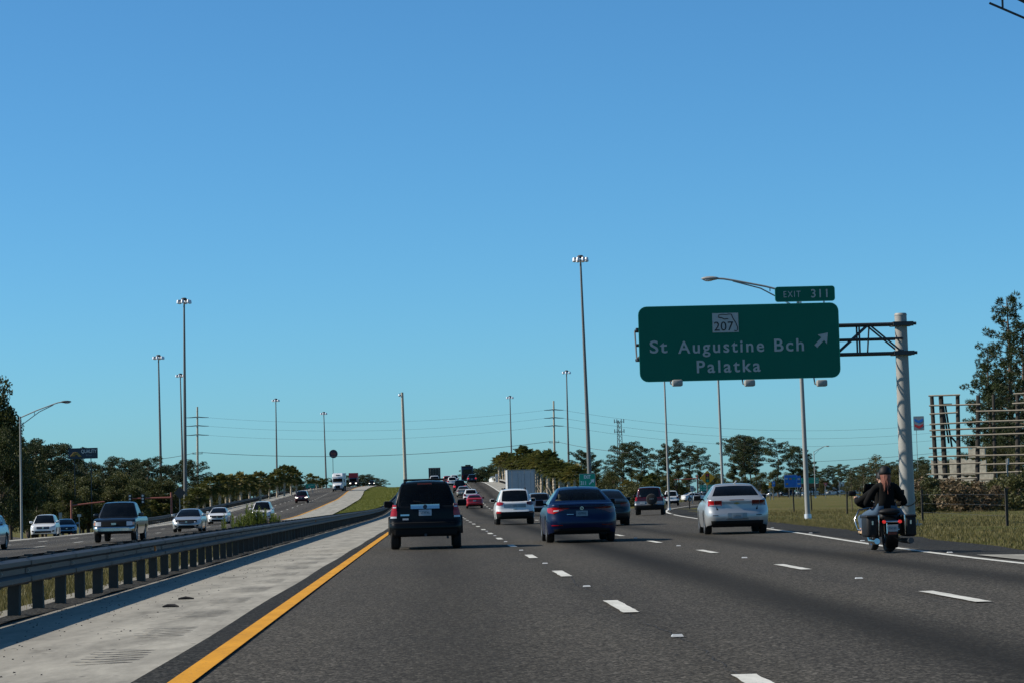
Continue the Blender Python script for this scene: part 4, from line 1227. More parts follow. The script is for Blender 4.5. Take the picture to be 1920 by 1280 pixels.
def tree_meshes(seed, kind):
    rg = np.random.default_rng(seed); r_ = random.Random(seed)
    tb = MB(); C_, Rd, Nn = [], [], []
    if kind == 'pine':           # tall slash pine, bare lower trunk, flat-topped clumps; unit height 18 m
        H = 18.0; bend = r_.uniform(-.5, .5)
        trunk = [(bend * (k / 8) ** 2, 0.3 * math.sin(k), H * 0.97 * k / 8) for k in range(9)]
        tb.tube([(0, 0, -0.5)] + trunk, [0.27, 0.25] + [0.24 * (1 - 0.1 * k) for k in range(1, 9)], 8)
        n = r_.randint(17, 23)
        for k in range(n):
            f = 0.40 + 0.58 * (k / n) ** 0.9
            a = k * 2.4 + r_.uniform(-.5, .5)
            L = (3.6 * math.sin(math.pi * min(1, (1.06 - f) / 0.62)) ** 0.7 + 0.5) * r_.uniform(0.65, 1.1)
            z = H * f; x0_ = bend * f * f
            e = (x0_ + math.cos(a) * L, math.sin(a) * L, z + L * r_.uniform(0.1, 0.4))
            tb.tube([(x0_, 0, z - 0.3), ((x0_ + e[0]) / 2, e[1] / 2, z + 0.05 * L), e], [0.08, 0.05, 0.025], 5)
            for j in range(3):
                t_ = 1.0 - 0.33 * j
                C_.append((x0_ + (e[0] - x0_) * t_ + r_.uniform(-.3, .3), e[1] * t_ + r_.uniform(-.3, .3), z + (e[2] - z) * t_ + r_.uniform(0, .4)))
                rad = r_.uniform(0.6, 1.2); Rd.append(rad); Nn.append(int(190 * rad * rad))
        V_, F_ = leafcloud(rg, C_, Rd, Nn, 0.24, 0.62)
    elif kind == 'needle':       # nearer pine with visible needle tufts; unit height 19 m
        H = 19.0
        NB = 60
        tb.tube([(0, 0, -0.5), (0.1, 0, 6), (-0.1, 0.1, 13), (0, 0, H * 0.97)], [0.30, 0.25, 0.15, 0.03], 9)
        n = NB
        for k in range(n):
            f = 0.10 + 0.87 * (k / n)
            a = k * 2.4 + r_.uniform(-.4, .4)
            L = (4.3 * (1.02 - f) ** 0.75 + 0.35) * r_.uniform(0.55, 1.15)
            z = H * f
            e = (math.cos(a) * L, math.sin(a) * L, z + L * r_.uniform(0.15, 0.55))
            m_ = (e[0] * 0.5, e[1] * 0.5, z + (e[2] - z) * 0.3)
            tb.tube([(0, 0, z), m_, e], [0.06, 0.04, 0.02], 4)
            for j in range(max(2, int(L * 2.0))):
                t_ = 0.35 + 0.65 * (j + 1) / max(2, int(L * 2.0))
                s_ = 0.5
                C_.append((e[0] * t_ + r_.uniform(-s_, s_), e[1] * t_ + r_.uniform(-s_, s_), z + (e[2] - z) * t_ + r_.uniform(-.1, .45)))
                rad = r_.uniform(0.22, 0.40); Rd.append(rad); Nn.append(95)
        V_, F_ = leafcloud(rg, C_, Rd, Nn, 0.21, 0.9, True)
    elif kind == 'oak':          # broad woodland tree; unit height 10 m
        H = 10.0
        tb.tube([(0, 0, -0.5), (0.1, 0, 2.5), (0.0, 0.2, 5)], [0.24, 0.18, 0.12], 8)
        for k in range(20):
            a = r_.uniform(0, 6.28); f = r_.uniform(0.22, 0.92); L = 3.0 * math.sin(math.pi * min(1, 0.12 + f)) ** 0.6 * r_.uniform(0.4, 1.1)
            e = (math.cos(a) * L, math.sin(a) * L, H * f)
            tb.tube([(0, 0, min(5, H * f * 0.6)), (e[0] * .5, e[1] * .5, H * f * 0.82), e], [0.09, 0.05, 0.02], 5)
            for j in range(2):
                C_.append((e[0] + r_.uniform(-.9, .9), e[1] + r_.uniform(-.9, .9), e[2] + r_.uniform(-.6, .6)))
                rad = r_.uniform(0.7, 1.4); Rd.append(rad); Nn.append(int(300 * rad * rad))
        V_, F_ = leafcloud(rg, C_, Rd, Nn, 0.20, 0.78)
    elif kind == 'shrub':        # roadside shrub; unit height 2 m
        tb.tube([(0, 0, -0.2), (0.05, 0, 0.5), (0, 0.1, 1.1)], [0.05, 0.04, 0.02], 5)
        for k in range(12):
            a = r_.uniform(0, 6.28); q = r_.uniform(0, 1.0)
            tb.tube([(0, 0, 0.1), (math.cos(a) * q * 0.5, math.sin(a) * q * 0.5, 0.8)], [0.02, 0.012], 4)
            C_.append((math.cos(a) * q, math.sin(a) * q, r_.uniform(0.25, 1.7) * (1 - 0.35 * q))); rad = r_.uniform(0.28, 0.5); Rd.append(rad); Nn.append(160)
        V_, F_ = leafcloud(rg, C_, Rd, Nn, 0.13, 0.95)
    elif kind == 'snag':         # thin half-bare young tree; unit height 6 m
        tb.tube([(0, 0, -0.2), (0.1, 0, 3), (0, 0.05, 6)], [0.09, 0.06, 0.015], 6)
        for k in range(26):
            a = k * 2.4; f = 0.25 + 0.7 * k / 26; L = 1.7 * (1.05 - f) * r_.uniform(.6, 1.2) + 0.2
            e = (math.cos(a) * L, math.sin(a) * L, 6 * f + L * 0.5)
            tb.tube([(0, 0, 6 * f), e], [0.025, 0.008], 4)
            for j in range(2):
                C_.append((e[0] * (1 - .4 * j), e[1] * (1 - .4 * j), e[2] - .2 * j)); Rd.append(0.35); Nn.append(22)
        V_, F_ = leafcloud(rg, C_, Rd, Nn, 0.15, 0.9)
    fm = {'pine': 'pine_needles', 'needle': 'pine_needles', 'oak': 'oak_leaves', 'shrub': 'scrub_leaves', 'snag': 'scrub_leaves'}[kind]
    return tb.mesh('trunk', M['bark'], 50, fixn=False), np_mesh('crown', V_, F_, M[fm])

VAR = {}
for kind, n in (('pine', 4), ('needle', 2), ('oak', 4), ('shrub', 3), ('snag', 2)):
    VAR[kind] = [tree_meshes(100 * len(kind) + k, kind) for k in range(n)]
UNIT = {'pine': 18.0, 'needle': 19.0, 'oak': 10.0, 'shrub': 2.0, 'snag': 6.0, 'palm': 6.0}
_tr = random.Random(21)
def plant(kind, name, label, cat, p, h, group=None, wide=1.0, variant=None, leafmat=None):
    tm, cm = VAR[kind][(variant if variant is not None else _tr.randrange(99)) % len(VAR[kind])]
    t_ = thing(name, label, cat, p, _tr.uniform(0, 6.28), group)
    k = h / UNIT[kind]
    t_.scale = (k * wide, k * wide, k)
    link('trunk', tm, t_); c_ = link('crown', cm, t_)
    if leafmat:
        c_.data = cm.copy(); c_.data.materials[0] = M[leafmat]
    return t_

def palm_mesh(seed, low=150, trunk=4.2):
    r_ = random.Random(seed)
    tb = MB(); H = trunk + r_.uniform(-.3, .3)
    bend = r_.uniform(-.25, .25)
    prof = []
    for k in range(24):
        f = k / 23
        prof.append(((bend * f * f, 0.0, -0.4 + (H + 0.4) * f), (0.15 + 0.03 * (1 - f) + (0.07 if f > 0.45 else 0.02) * (1 if k % 2 else 0.25)) ))
    tb.tube([p for p, _ in prof], [q for _, q in prof], 9)
    tm = tb.mesh('trunk', M['palm_trunk'], None, fixn=False)
    V_, F_ = [], []
    top = np.array([bend, 0, H])
    n = 70
    for k in range(n):
        a = k * 2.39996; el = R(82 - low * (k / n) + r_.uniform(-8, 8))
        d = np.array([math.cos(a) * math.cos(el), math.sin(a) * math.cos(el), math.sin(el)])
        side = np.array([-math.sin(a), math.cos(a), 0.0]); up = np.cross(d, side) * -1.0
        pl = r_.uniform(0.75, 1.35)
        hub = top + d * pl
        o = len(V_)
        V_ += [top + side * 0.015, top - side * 0.015, hub]; F_.append((o, o + 1, o + 2))
        for j in range(13):
            b_ = R(-82 + 164 * j / 12 + r_.uniform(-4, 4))
            L = (0.95 - 0.28 * abs(j - 6) / 6) * r_.uniform(0.85, 1.1)
            dd = d * math.cos(b_) + side * math.sin(b_) 
            tip = hub + dd * L + np.array([0, 0, -0.34 * L]) + up * r_.uniform(-.06, .06)
            w = np.cross(dd, up); w = w / (np.linalg.norm(w) + 1e-6) * 0.075
            mid = hub + dd * L * 0.5 + up * 0.04
            o = len(V_)
            V_ += [hub, mid + w, tip, hub, tip, mid - w]
            F_ += [(o, o + 1, o + 2), (o + 3, o + 4, o + 5)]
    return tm, np_mesh('crown', np.array(V_), np.array(F_), M['palm_leaves'])
VAR['palm'] = [palm_mesh(k) for k in range(5)]
VAR['tall_palm'] = [palm_mesh(20 + k, 112, 4.7) for k in range(5)]
UNIT['tall_palm'] = 6.4
brace_me = MB().tube([(1.5, 0, 0.0), (0.1, 0, 1.7)], 0.055, 5).mesh('brace', M['wood_grey'])

def palms(spots, group, fmt, brace=False):
    for i, (px, Y, pyt) in enumerate(spots):
        p = G(px, Y); h = Z_at(px, pyt, Y) - p.z
        h = max(3.0, min(h, 9.0))
        t_ = plant('tall_palm' if brace else 'palm', 'cabbage_palm', fmt.format(ORD[i]), 'palm', p, h, group, wide=1.0 if h < 7.5 else 0.9)
        s_ = 1.05 if h < 7 else 1.0
        q_ = _tr.uniform(0.88, 1.08); t_.scale = (h / 6.0 * 1.1, h / 6.0 * 1.1, h / 6.0 * q_)
        if brace:
            for a in ((1.9, 4.6) if i % 2 else (1.2, 3.6, 5.2)):
                o = link('brace', brace_me, t_); o.rotation_euler = (0, 0, a - t_.rotation_euler[2])
# left palms, from the nearest to the crest
palms([(356, 300, 930), (372, 318, 905), (396, 335, 890), (412, 352, 886), (432, 365, 884), (452, 388, 882), (468, 398, 884), (488, 420, 877), (505, 455, 884), (520, 470, 876), (533, 490, 874), (546, 505, 873), (556, 520, 878), (384, 345, 895), (424, 380, 890), (448, 410, 888), (366, 330, 918), (476, 440, 884)],
      'palms along the left embankment', '{} palm in planting order on the left embankment behind the guardrail')
palms([(583, 600, 886), (594, 620, 888), (604, 640, 893), (612, 650, 897)], 'palms by the crest on the left', '{} palm of the small clump near the round sign')
# right palms
palms([(936, 515, 852), (948, 500, 849), (959, 485, 851), (970, 470, 850), (982, 455, 848), (994, 440, 850), (1005, 425, 849), (1016, 415, 852), (1028, 400, 856), (1040, 388, 862), (1052, 375, 868), (1066, 362, 870), (1078, 352, 876), (944, 540, 855), (964, 520, 853), (988, 490, 852), (1010, 465, 853), (1034, 440, 860), (1058, 410, 868), (1026, 455, 856)],
      'palms along the right embankment', '{} palm in planting order on the right embankment beside the box truck', True)
palms([(1176, 330, 897), (1214, 350, 889), (1222, 360, 884), (1094, 370, 880)], 'lone palms near the exit', '{} lone palm from the right among the low green trees by the exit', False)
palms([(282, 330, 935), (309, 330, 938), (294, 345, 940)], 'low palms by the left signal', '{} small palm below the left red signal')

# scrub that closes the gaps behind both rows of palms
BACK = True
# woods on the left
def woods(kind, spots, group, fmt, name, cat, wide=1.0, leafmat=None):
    for i, (px, Y, pyt) in enumerate(spots):
        p = G(px, Y); h = Z_at(px, pyt, Y) - p.z
        plant(kind, name, fmt.format(ORD[i]), cat, p, h, group, wide, leafmat=leafmat)
woods('pine', [(52, 400, 832), (70, 410, 826), (86, 405, 836), (102, 415, 834), (118, 400, 834), (150, 440, 860), (168, 430, 866), (205, 430, 866), (232, 420, 860), (250, 440, 862), (266, 430, 868), (279, 410, 861), (302, 430, 876), (326, 440, 872), (350, 450, 866), (365, 460, 866), (192, 420, 872), (136, 420, 862)],
      'tall trees in the left woods', '{} tall pine counted in the left woods beyond the slip road', 'pine_tree', 'tree', 1.15)
woods('oak', [(54, 350, 894), (80, 355, 888), (104, 350, 898), (130, 355, 890), (156, 350, 896), (182, 355, 884), (208, 350, 896), (234, 355, 890), (260, 350, 900), (286, 355, 894), (310, 355, 902), (334, 360, 908), (70, 325, 905), (118, 322, 908), (166, 325, 905), (214, 325, 910), (256, 325, 912)],
      'broad trees in the left woods', '{} broad leafy tree along the front edge of the left woods', 'oak_tree', 'tree', 1.15)
woods('oak', [(-2, 215, 722), (10, 225, 752), (22, 235, 792), (4, 205, 800), (16, 215, 860)], 'dark trees at the left edge', '{} dark tall tree of the cluster at the left picture edge', 'oak_tree', 'tree', 0.62)
# pines and scrub on the right
woods('pine', [(1092, 560, 846), (1106, 575, 850), (1120, 600, 866), (1168, 660, 834), (1186, 670, 829), (1205, 665, 838), (1150, 640, 862), (1236, 650, 846), (1256, 665, 834), (1274, 655, 826), (1294, 660, 836), (1314, 650, 840), (1378, 660, 820), (1398, 640, 816), (1408, 660, 818), (1418, 650, 822), (1392, 700, 830), (1460, 600, 824), (1488, 640, 838), (1502, 650, 838), (1340, 700, 866), (1520, 700, 862)],
      'tall pines right of the exit', '{} tall pine counted from the left between the gore sign and the column', 'pine_tree', 'tree', 1.1)
woods('oak', [(1076, 420, 884), (1118, 440, 888), (1136, 460, 886), (1150, 430, 884), (1196, 440, 884), (1232, 450, 884), (1250, 470, 888), (1270, 460, 884), (1290, 480, 890), (1330, 560, 888), (1350, 560, 884), (1372, 580, 886), (1400, 580, 890), (1428, 590, 886), (1450, 560, 884), (1478, 590, 884), (1500, 600, 884), (1526, 640, 888)],
      'low trees right of the exit', '{} low bushy tree counted from the left below the right pines', 'oak_tree', 'tree', 1.25)
woods('oak', [(362, 360, 915), (384, 372, 908), (404, 390, 904), (424, 400, 902), (444, 420, 900), (464, 440, 898), (484, 460, 896), (504, 490, 894), (524, 520, 892), (544, 545, 890), (560, 570, 892), (590, 650, 896), (606, 670, 899)],
      'dark trees behind the left palms', '{} dark tree counted from the left behind the left palms', 'oak_tree', 'tree', 1.5)
woods('oak', [(940, 560, 866), (956, 545, 866), (974, 530, 868), (992, 515, 866), (1010, 500, 868), (1028, 480, 872), (1046, 460, 876), (1062, 440, 880), (1080, 430, 884)],
      'dark trees behind the right palms', '{} dark tree counted from the left behind the right palms', 'oak_tree', 'tree', 1.5)
# far tree lines
woods('pine', [(1500 + 13 * k, 1020 + 15 * (k % 3), (886, 879, 874, 883, 878, 873, 871, 880, 876, 870, 874, 868, 872, 866, 872, 862, 868, 858, 862)[k]) for k in range(19)], 'far tree line on the right', '{} tree counted from the left in the far right tree line', 'pine_tree', 'tree', 1.5)
woods('oak', [(1545, 560, 898), (1570, 600, 895), (1596, 560, 892), (1612, 520, 888), (1668, 420, 872), (1690, 400, 868), (1718, 380, 880), (1735, 330, 872), (1652, 520, 884)], 'mid distance trees right of the rider', '{} mid distance tree counted from the left around the rider', 'oak_tree', 'tree', 1.3, 'scrub_leaves')
woods('pine', [(632, 980, 893), (645, 1000, 891), (666, 1000, 894), (676, 1010, 891), (686, 1000, 889), (696, 1010, 892), (706, 1020, 896), (716, 1030, 900), (655, 1010, 892)], 'far trees over the left crest', '{} far tree counted over the crest of the oncoming carriageway', 'pine_tree', 'tree', 1.6)
woods('pine', [(886, 980, 879), (896, 990, 878), (905, 1000, 880), (913, 990, 878), (922, 985, 876), (930, 990, 872)], 'far trees over the right crest', '{} far tree counted from the coach over the right crest', 'pine_tree', 'tree', 1.6)
plant('snag', 'young_tree', 'thin half bare young tree in the middle of the field', 'tree', G(1645, 250), Z_at(1645, 850, 250) - G(1645, 250).z, None, 1.3)
plant('snag', 'young_tree', 'small bare grey tree with a wooden prop in the field', 'tree', G(1598, 160), 2.6, None, 1.0)
plant('snag', 'young_tree', 'thin grey tree at the left end of the field behind the pale pole', 'tree', G(1620, 330), 4.6, None, 1.3)
# big pine at the right edge
for i, (px, Y, pyt, lb) in enumerate(((1902, 232, 548, 'tallest long needled pine at the right picture edge'), (1862, 240, 640, 'shorter pine leaning out left of the tallest right pine'), (1930, 225, 600, 'dense pine cut by the right picture edge'), (1884, 250, 690, 'low pine behind the billboard slats'))):
    p = G(px, Y); plant('needle', 'pine_tree', lb, 'tree', p, Z_at(px, pyt, Y) - p.z, 'long needled pines at the right edge', 1.0, i)
woods('oak', [(1775, 230, 862), (1800, 225, 846), (1826, 225, 850), (1850, 215, 832), (1876, 215, 838), (1905, 210, 842), (1928, 205, 832)], 'bushy trees behind the billboard frame', '{} bushy tree counted from the left behind the billboard frame', 'oak_tree', 'tree', 1.0, 'scrub_leaves')
sh_spots = []
for k in range(30):
    px = 1722 + (k * 7.3) % 205
    Y = 128 + (k * 37 % 48)
    sh_spots.append((px, Y, 1.3 + (k * 53 % 10) / 9))
for i, (px, Y, hgt) in enumerate(sh_spots):
    plant('shrub', 'shrub', ORD[i] + ' shrub of the tangle below the billboard frame', 'shrub', G(px, Y), hgt, 'shrubs below the billboard frame', 1.25, i, 'dead_brush' if i % 4 == 1 else None)
for i, (px, Y, hgt) in enumerate(((1150, 300, 2.2), (1168, 290, 1.8), (1190, 300, 2.0), (1206, 310, 2.4), (1228, 320, 2.0), (1100, 275, 1.2), (1120, 280, 1.9), (1138, 285, 1.6), (1244, 330, 2.0), (1132, 310, 2.6), (1180, 320, 2.8))):
    plant('shrub', 'shrub', ORD[i] + ' scrubby shrub on the bank between gore sign and ramp', 'shrub', G(px, Y), hgt * 1.3, 'shrubs on the bank by the exit', 1.5, i)

# feathery weed clump in the median
wp = G(478, 92)
wd = thing('weed_clump', 'feathery green weed clump growing behind the median guardrail', 'weed', wp)
rg = np.random.default_rng(4); V_, F_ = [], []
stm = MB()
for k in range(120):
    x_ = rg.normal(0.05, 0.55); x_ = max(-1.25, min(0.8, x_)) ; y_ = rg.uniform(-.5, .5); h_ = rg.uniform(0.5, 1.0) * (1.3 if k % 7 == 0 else 1) * (1 - 0.35 * abs(x_) / 1.2)
    h_ += 0.45
    l_ = rg.normal(0, 0.08, 2)
    stm.tube([(x_, y_, 0), (x_ + l_[0] * .5, y_, h_ * .5), (x_ + l_[0], y_ + l_[1], h_)], [0.008, 0.006, 0.003], 4)
    for j in range(130):
        f = rg.uniform(0.15, 1); p = np.array([x_ + l_[0] * f, y_ + l_[1] * f, h_ * f])
        a = rg.uniform(0, 6.28); d = np.array([math.cos(a), math.sin(a), 0.9]) * rg.uniform(.08, .22) * (1.15 - f * 0.7)
        s_ = np.array([-math.sin(a), math.cos(a), 0]) * 0.016; o = len(V_)
        V_ += [p - s_, p + s_, p + d]; F_.append((o, o + 1, o + 2))
stm.build('stem', M['weed_leaves'], wd)
link('leaves', np_mesh('leaves', np.array(V_), np.array(F_), M['weed_leaves']), wd)

# grass tufts
def grass_field(name, label, n, fx_, hmin, hmax, seed, wd=0.012, blades=6, spread=0.08, gm='grass_blades'):
    rg = np.random.default_rng(seed)
    V_, F_ = np.zeros((n * blades * 3, 3), np.float32), np.arange(n * blades * 3).reshape(-1, 3)
    i = 0
    for _ in range(n):
        x, y, z = fx_(rg)
        for b_ in range(blades):
            a = rg.uniform(0, 6.28); h_ = rg.uniform(hmin, hmax); bx, by = x + rg.normal(0, spread), y + rg.normal(0, spread)
            lx, ly = rg.normal(0, 0.35, 2) * h_
            V_[i] = (bx - wd * math.cos(a), by - wd * math.sin(a), z - 0.02); V_[i + 1] = (bx + wd * math.cos(a), by + wd * math.sin(a), z - 0.02); V_[i + 2] = (bx + lx, by + ly, z + h_)
            i += 3
    return tag(link(name, np_mesh(name, V_, F_, M[gm])), label, 'grass', kind='stuff')
def field_r(rg):
    y = 46 + 130 * rg.uniform(0, 1) ** 1.5
    x = edge_r(y) + 2.2 + 26 * rg.uniform(0, 1) ** 1.6
    return x, y, ground(x, y)
def field_m(rg):
    y = 24 + 110 * rg.uniform(0, 1) ** 1.4
    x = rg.uniform(-9.8, -5.5) + cx(y)
    return x, y, ground(x, y) + 0.02
def field_h(rg):
    y = rg.uniform(180, 640)
    x = rg.uniform(-10.4 + dxl(y), -5.6 + cx(y))
    return x, y, ground(x, y)
def edge_g(rg):
    y = 46 + 110 * rg.uniform(0, 1) ** 1.3
    x = edge_r(y) + 2.2 + abs(rg.normal(0, 0.35))
    return x, y, ground(x, y)
grass_field('grass', 'dry grass standing in the right roadside field', 16000, field_r, 0.04, 0.13, 1, 0.016, 6, 0.12)
grass_field('grass', 'ragged grass fringe along the right shoulder edge', 3500, edge_g, 0.05, 0.16, 4, 0.012, 6, 0.06)
grass_field('grass', 'low grass in the median behind the guardrail', 5000, field_m, 0.08, 0.26, 2, 0.014, 6, 0.09)
grass_field('grass', 'green grass on the rising median', 22000, field_h, 0.06, 0.2, 3, 0.04, 5, 0.25, 'median_grass')

# debris on the shoulder
tag(MB().tube([(-0.10, 0, 0.008), (-0.04, 0.03, 0.02), (0.05, 0.02, 0.018), (0.10, -0.02, 0.008)], [0.010, 0.02, 0.02, 0.008], 8).build('tyre_scrap', M['rubber'], None, 40), 'black tyre scrap lying on the pale shoulder', 'debris').location = (X_at(320, 31, 0.0), 31, -0.02)
tag(MB().tube([(-0.1, 0, 0.01), (0.0, 0.02, 0.02), (0.11, 0, 0.01)], [0.012, 0.022, 0.01], 8).build('tyre_scrap', M['rubber'], None, 40), 'smaller tyre scrap beyond the larger one on the shoulder', 'debris').location = (X_at(348, 33.5, 0.0), 33.5, -0.02)
rg = np.random.default_rng(9); pb_ = MB()
for k in range(620):
    y = 13 + 60 * rg.uniform(0, 1) ** 1.4; x = -2.9 - 2.3 * rg.uniform(0, 1) ** 0.8
    s_ = rg.uniform(0.003, 0.009)
    pb_.box((x, y, 0.006 - 0.03 * (-2.15 - x) + s_ * 0.4), (s_ * 2.2, s_ * 2.4, s_ * 1.2), Matrix.Rotation(rg.uniform(0, 3), 3, 'Z'), taper=0.6)
tag(pb_.build('gravel', M['rubber']), 'dark grit scattered over the pale shoulder', 'gravel', kind='stuff')
# ------------------------------------------------------------------ cars
def lin(tab, x):
    xs = [a for a, _ in tab]; ys = [b for _, b in tab]
    return float(np.interp(x, xs, ys))

class Shell:
    """rounded-box car shell: plan outline x vertical profile"""
    def __init__(s, sp):
        s.sp = sp
        L, W = sp['L'], sp['W']
        hL, hW = L / 2, W / 2
        rr, rf, bow = sp.get('rc', 0.30), sp.get('rcf', 0.42), sp.get('bow', 0.06)
        wr_ = rr * 0.85; wf_ = rf * 0.8
        pts = []
        for k in range(6): pts.append(((hW - wr_) * k / 6, -hL, 0.0, -1.0))
        for k in range(9):
            a = math.pi / 2 * k / 8
            pts.append((hW - wr_ + wr_ * math.sin(a), -hL + rr - rr * math.cos(a), math.sin(a), -math.cos(a)))
        ys = set(np.round(np.arange(-hL + rr + 0.06, hL - rf, 0.07), 4))
        for yw in s.wheels_y():
            ra = sp['r'] + 0.065
            for q in (-ra, -ra + 0.004, ra - 0.004, ra): ys.add(round(yw + q, 4))
        for y in sorted(ys): 
            if -hL + rr < y < hL - rf: pts.append((hW, y, 1.0, 0.0))
        for k in range(9):
            a = math.pi / 2 * (1 - k / 8)
            pts.append((hW - wf_ + wf_ * math.sin(a), hL - rf + rf * math.cos(a), math.sin(a), math.cos(a)))
        for k in range(1, 7): pts.append(((hW - wf_) * (1 - k / 6), hL, 0.0, 1.0))
        out = []
        for x, y, nx, ny in pts:
            if ny < -0.01: y2 = y + bow * (x / hW) ** 2 * min(1, -ny * 2)
            elif ny > 0.01: y2 = y - bow * 1.6 * (x / hW) ** 2 * min(1, ny * 2)
            else: y2 = y
            out.append((x, y2, nx, ny))
        s.pts = out
        cum = [0.0]
        for a, b in zip(out[:-1], out[1:]): cum.append(cum[-1] + math.hypot(b[0] - a[0], b[1] - a[1]))
        s.cum = cum
    def wheels_y(s):
        sp = s.sp
        yf = sp['L'] / 2 - sp['fo']
        return (yf - sp['wb'], yf)
    def inset(s, nx, ny, z):
        sp = s.sp
        i = lin(sp['side_in'], z) * nx * nx
        i += (lin(sp['rear_in'], z) if ny < 0 else lin(sp['front_in'], z)) * ny * ny
        return i
    def ztop(s, y): return lin(s.sp['top'], y)
    def zlow(s, y):
        sp = s.sp
        z = lin([(-sp['L'] / 2, sp['gc'] + sp.get('rb_up', 0.10)), (-sp['L'] / 2 + 0.5, sp['gc'] + 0.02), (0, sp['gc']), (sp['L'] / 2 - 0.6, sp['gc'] + 0.0), (sp['L'] / 2, sp['gc'] + 0.05)], y)
        for yw in s.wheels_y():
            ra = sp['r'] + 0.062
            if abs(y - yw) < ra: z = max(z, sp['r'] + math.sqrt(max(0, ra * ra - (y - yw) ** 2)))
        return z
    def point(s, k, z, extra=0.0):
        x, y, nx, ny = s.pts[k]
        i = s.inset(nx, ny, z) + extra
        return (max(0.0, x - nx * i) if x > 0 else x - nx * i, y - ny * i, z)
    def body(s):
        vs_ = [0, 0.05, 0.12, 0.2, 0.3, 0.4, 0.5, 0.6, 0.7, 0.8, 0.88, 0.93, 0.97, 1.0]
        mb = MB()
        crown = s.sp.get('crown', 0.03)
        for sg in (1, -1):
            P = []
            for k in range(len(s.pts)):
                y = s.pts[k][1]; a, b = s.zlow(y), s.ztop(y)
                row = []
                for v in vs_:
                    z = a + (b - a) * v
                    e = 0.0
                    if v > 0.9: q = (v - 0.9) / 0.1; e = 0.045 * (1 - math.sqrt(max(0, 1 - q * q)))
                    p = s.point(k, z - (0.0), e)
                    row.append((p[0] * sg, p[1], p[2]))
                P.append(row)
            mb.grid(P)
        T = []
        for k in range(len(s.pts)):
            y = s.pts[k][1]; b = s.ztop(y)
            e = s.point(k, b, 0.045)
            T.append([(e[0] * t, e[1], b + crown * (1 - t * t) * min(1, e[0] / 0.4)) for t in (-1, -.93, -.8, -.5, -.2, .2, .5, .8, .93, 1)])
        mb.grid(T)
        return mb
    def surf(s, end, sv, z, off):
        sg = 1 if sv >= 0 else -1
        d = abs(sv)
        cum = s.cum; n = len(cum)
        if end == 'f': d = cum[-1] - d
        k = int(np.clip(np.searchsorted(cum, d) - 1, 0, n - 2))
        t = (d - cum[k]) / max(1e-6, cum[k + 1] - cum[k])
        a, b = s.pts[k], s.pts[k + 1]
        q = [a[i] + (b[i] - a[i]) * t for i in range(4)]
        l = math.hypot(q[2], q[3]) or 1
        nx, ny = q[2] / l, q[3] / l
        i = s.inset(nx, ny, z) - off
        return Vector(((q[0] - nx * i) * sg, q[1] - ny * i, z))
    def patch(s, end, prof, off=0.012, skirt=-0.03):
        """prof: [(s, zlo, zhi)...] along the outline"""
        ss = []
        for (a, b) in zip(prof[:-1], prof[1:]):
            n = max(1, int(abs(b[0] - a[0]) / 0.05))
            for k in range(n):
                t = k / n; ss.append(tuple(a[i] + (b[i] - a[i]) * t for i in range(3)))
        ss.append(tuple(prof[-1]))
        nz = 4
        G_ = [[s.surf(end, q[0], q[1] + (q[2] - q[1]) * j / nz, off) for j in range(nz + 1)] for q in ss]
        mb = MB().grid(G_)
        loop = [(q[0], q[1]) for q in ss] + [(q[0], q[2]) for q in ss[::-1]]
        top = [s.surf(end, a, z, off) for a, z in loop]; bot = [s.surf(end, a, z, skirt) for a, z in loop]
        mb.grid([top + [top[0]], bot + [bot[0]]])
        return mb

def smoothstep(t): return t * t * (3 - 2 * t)

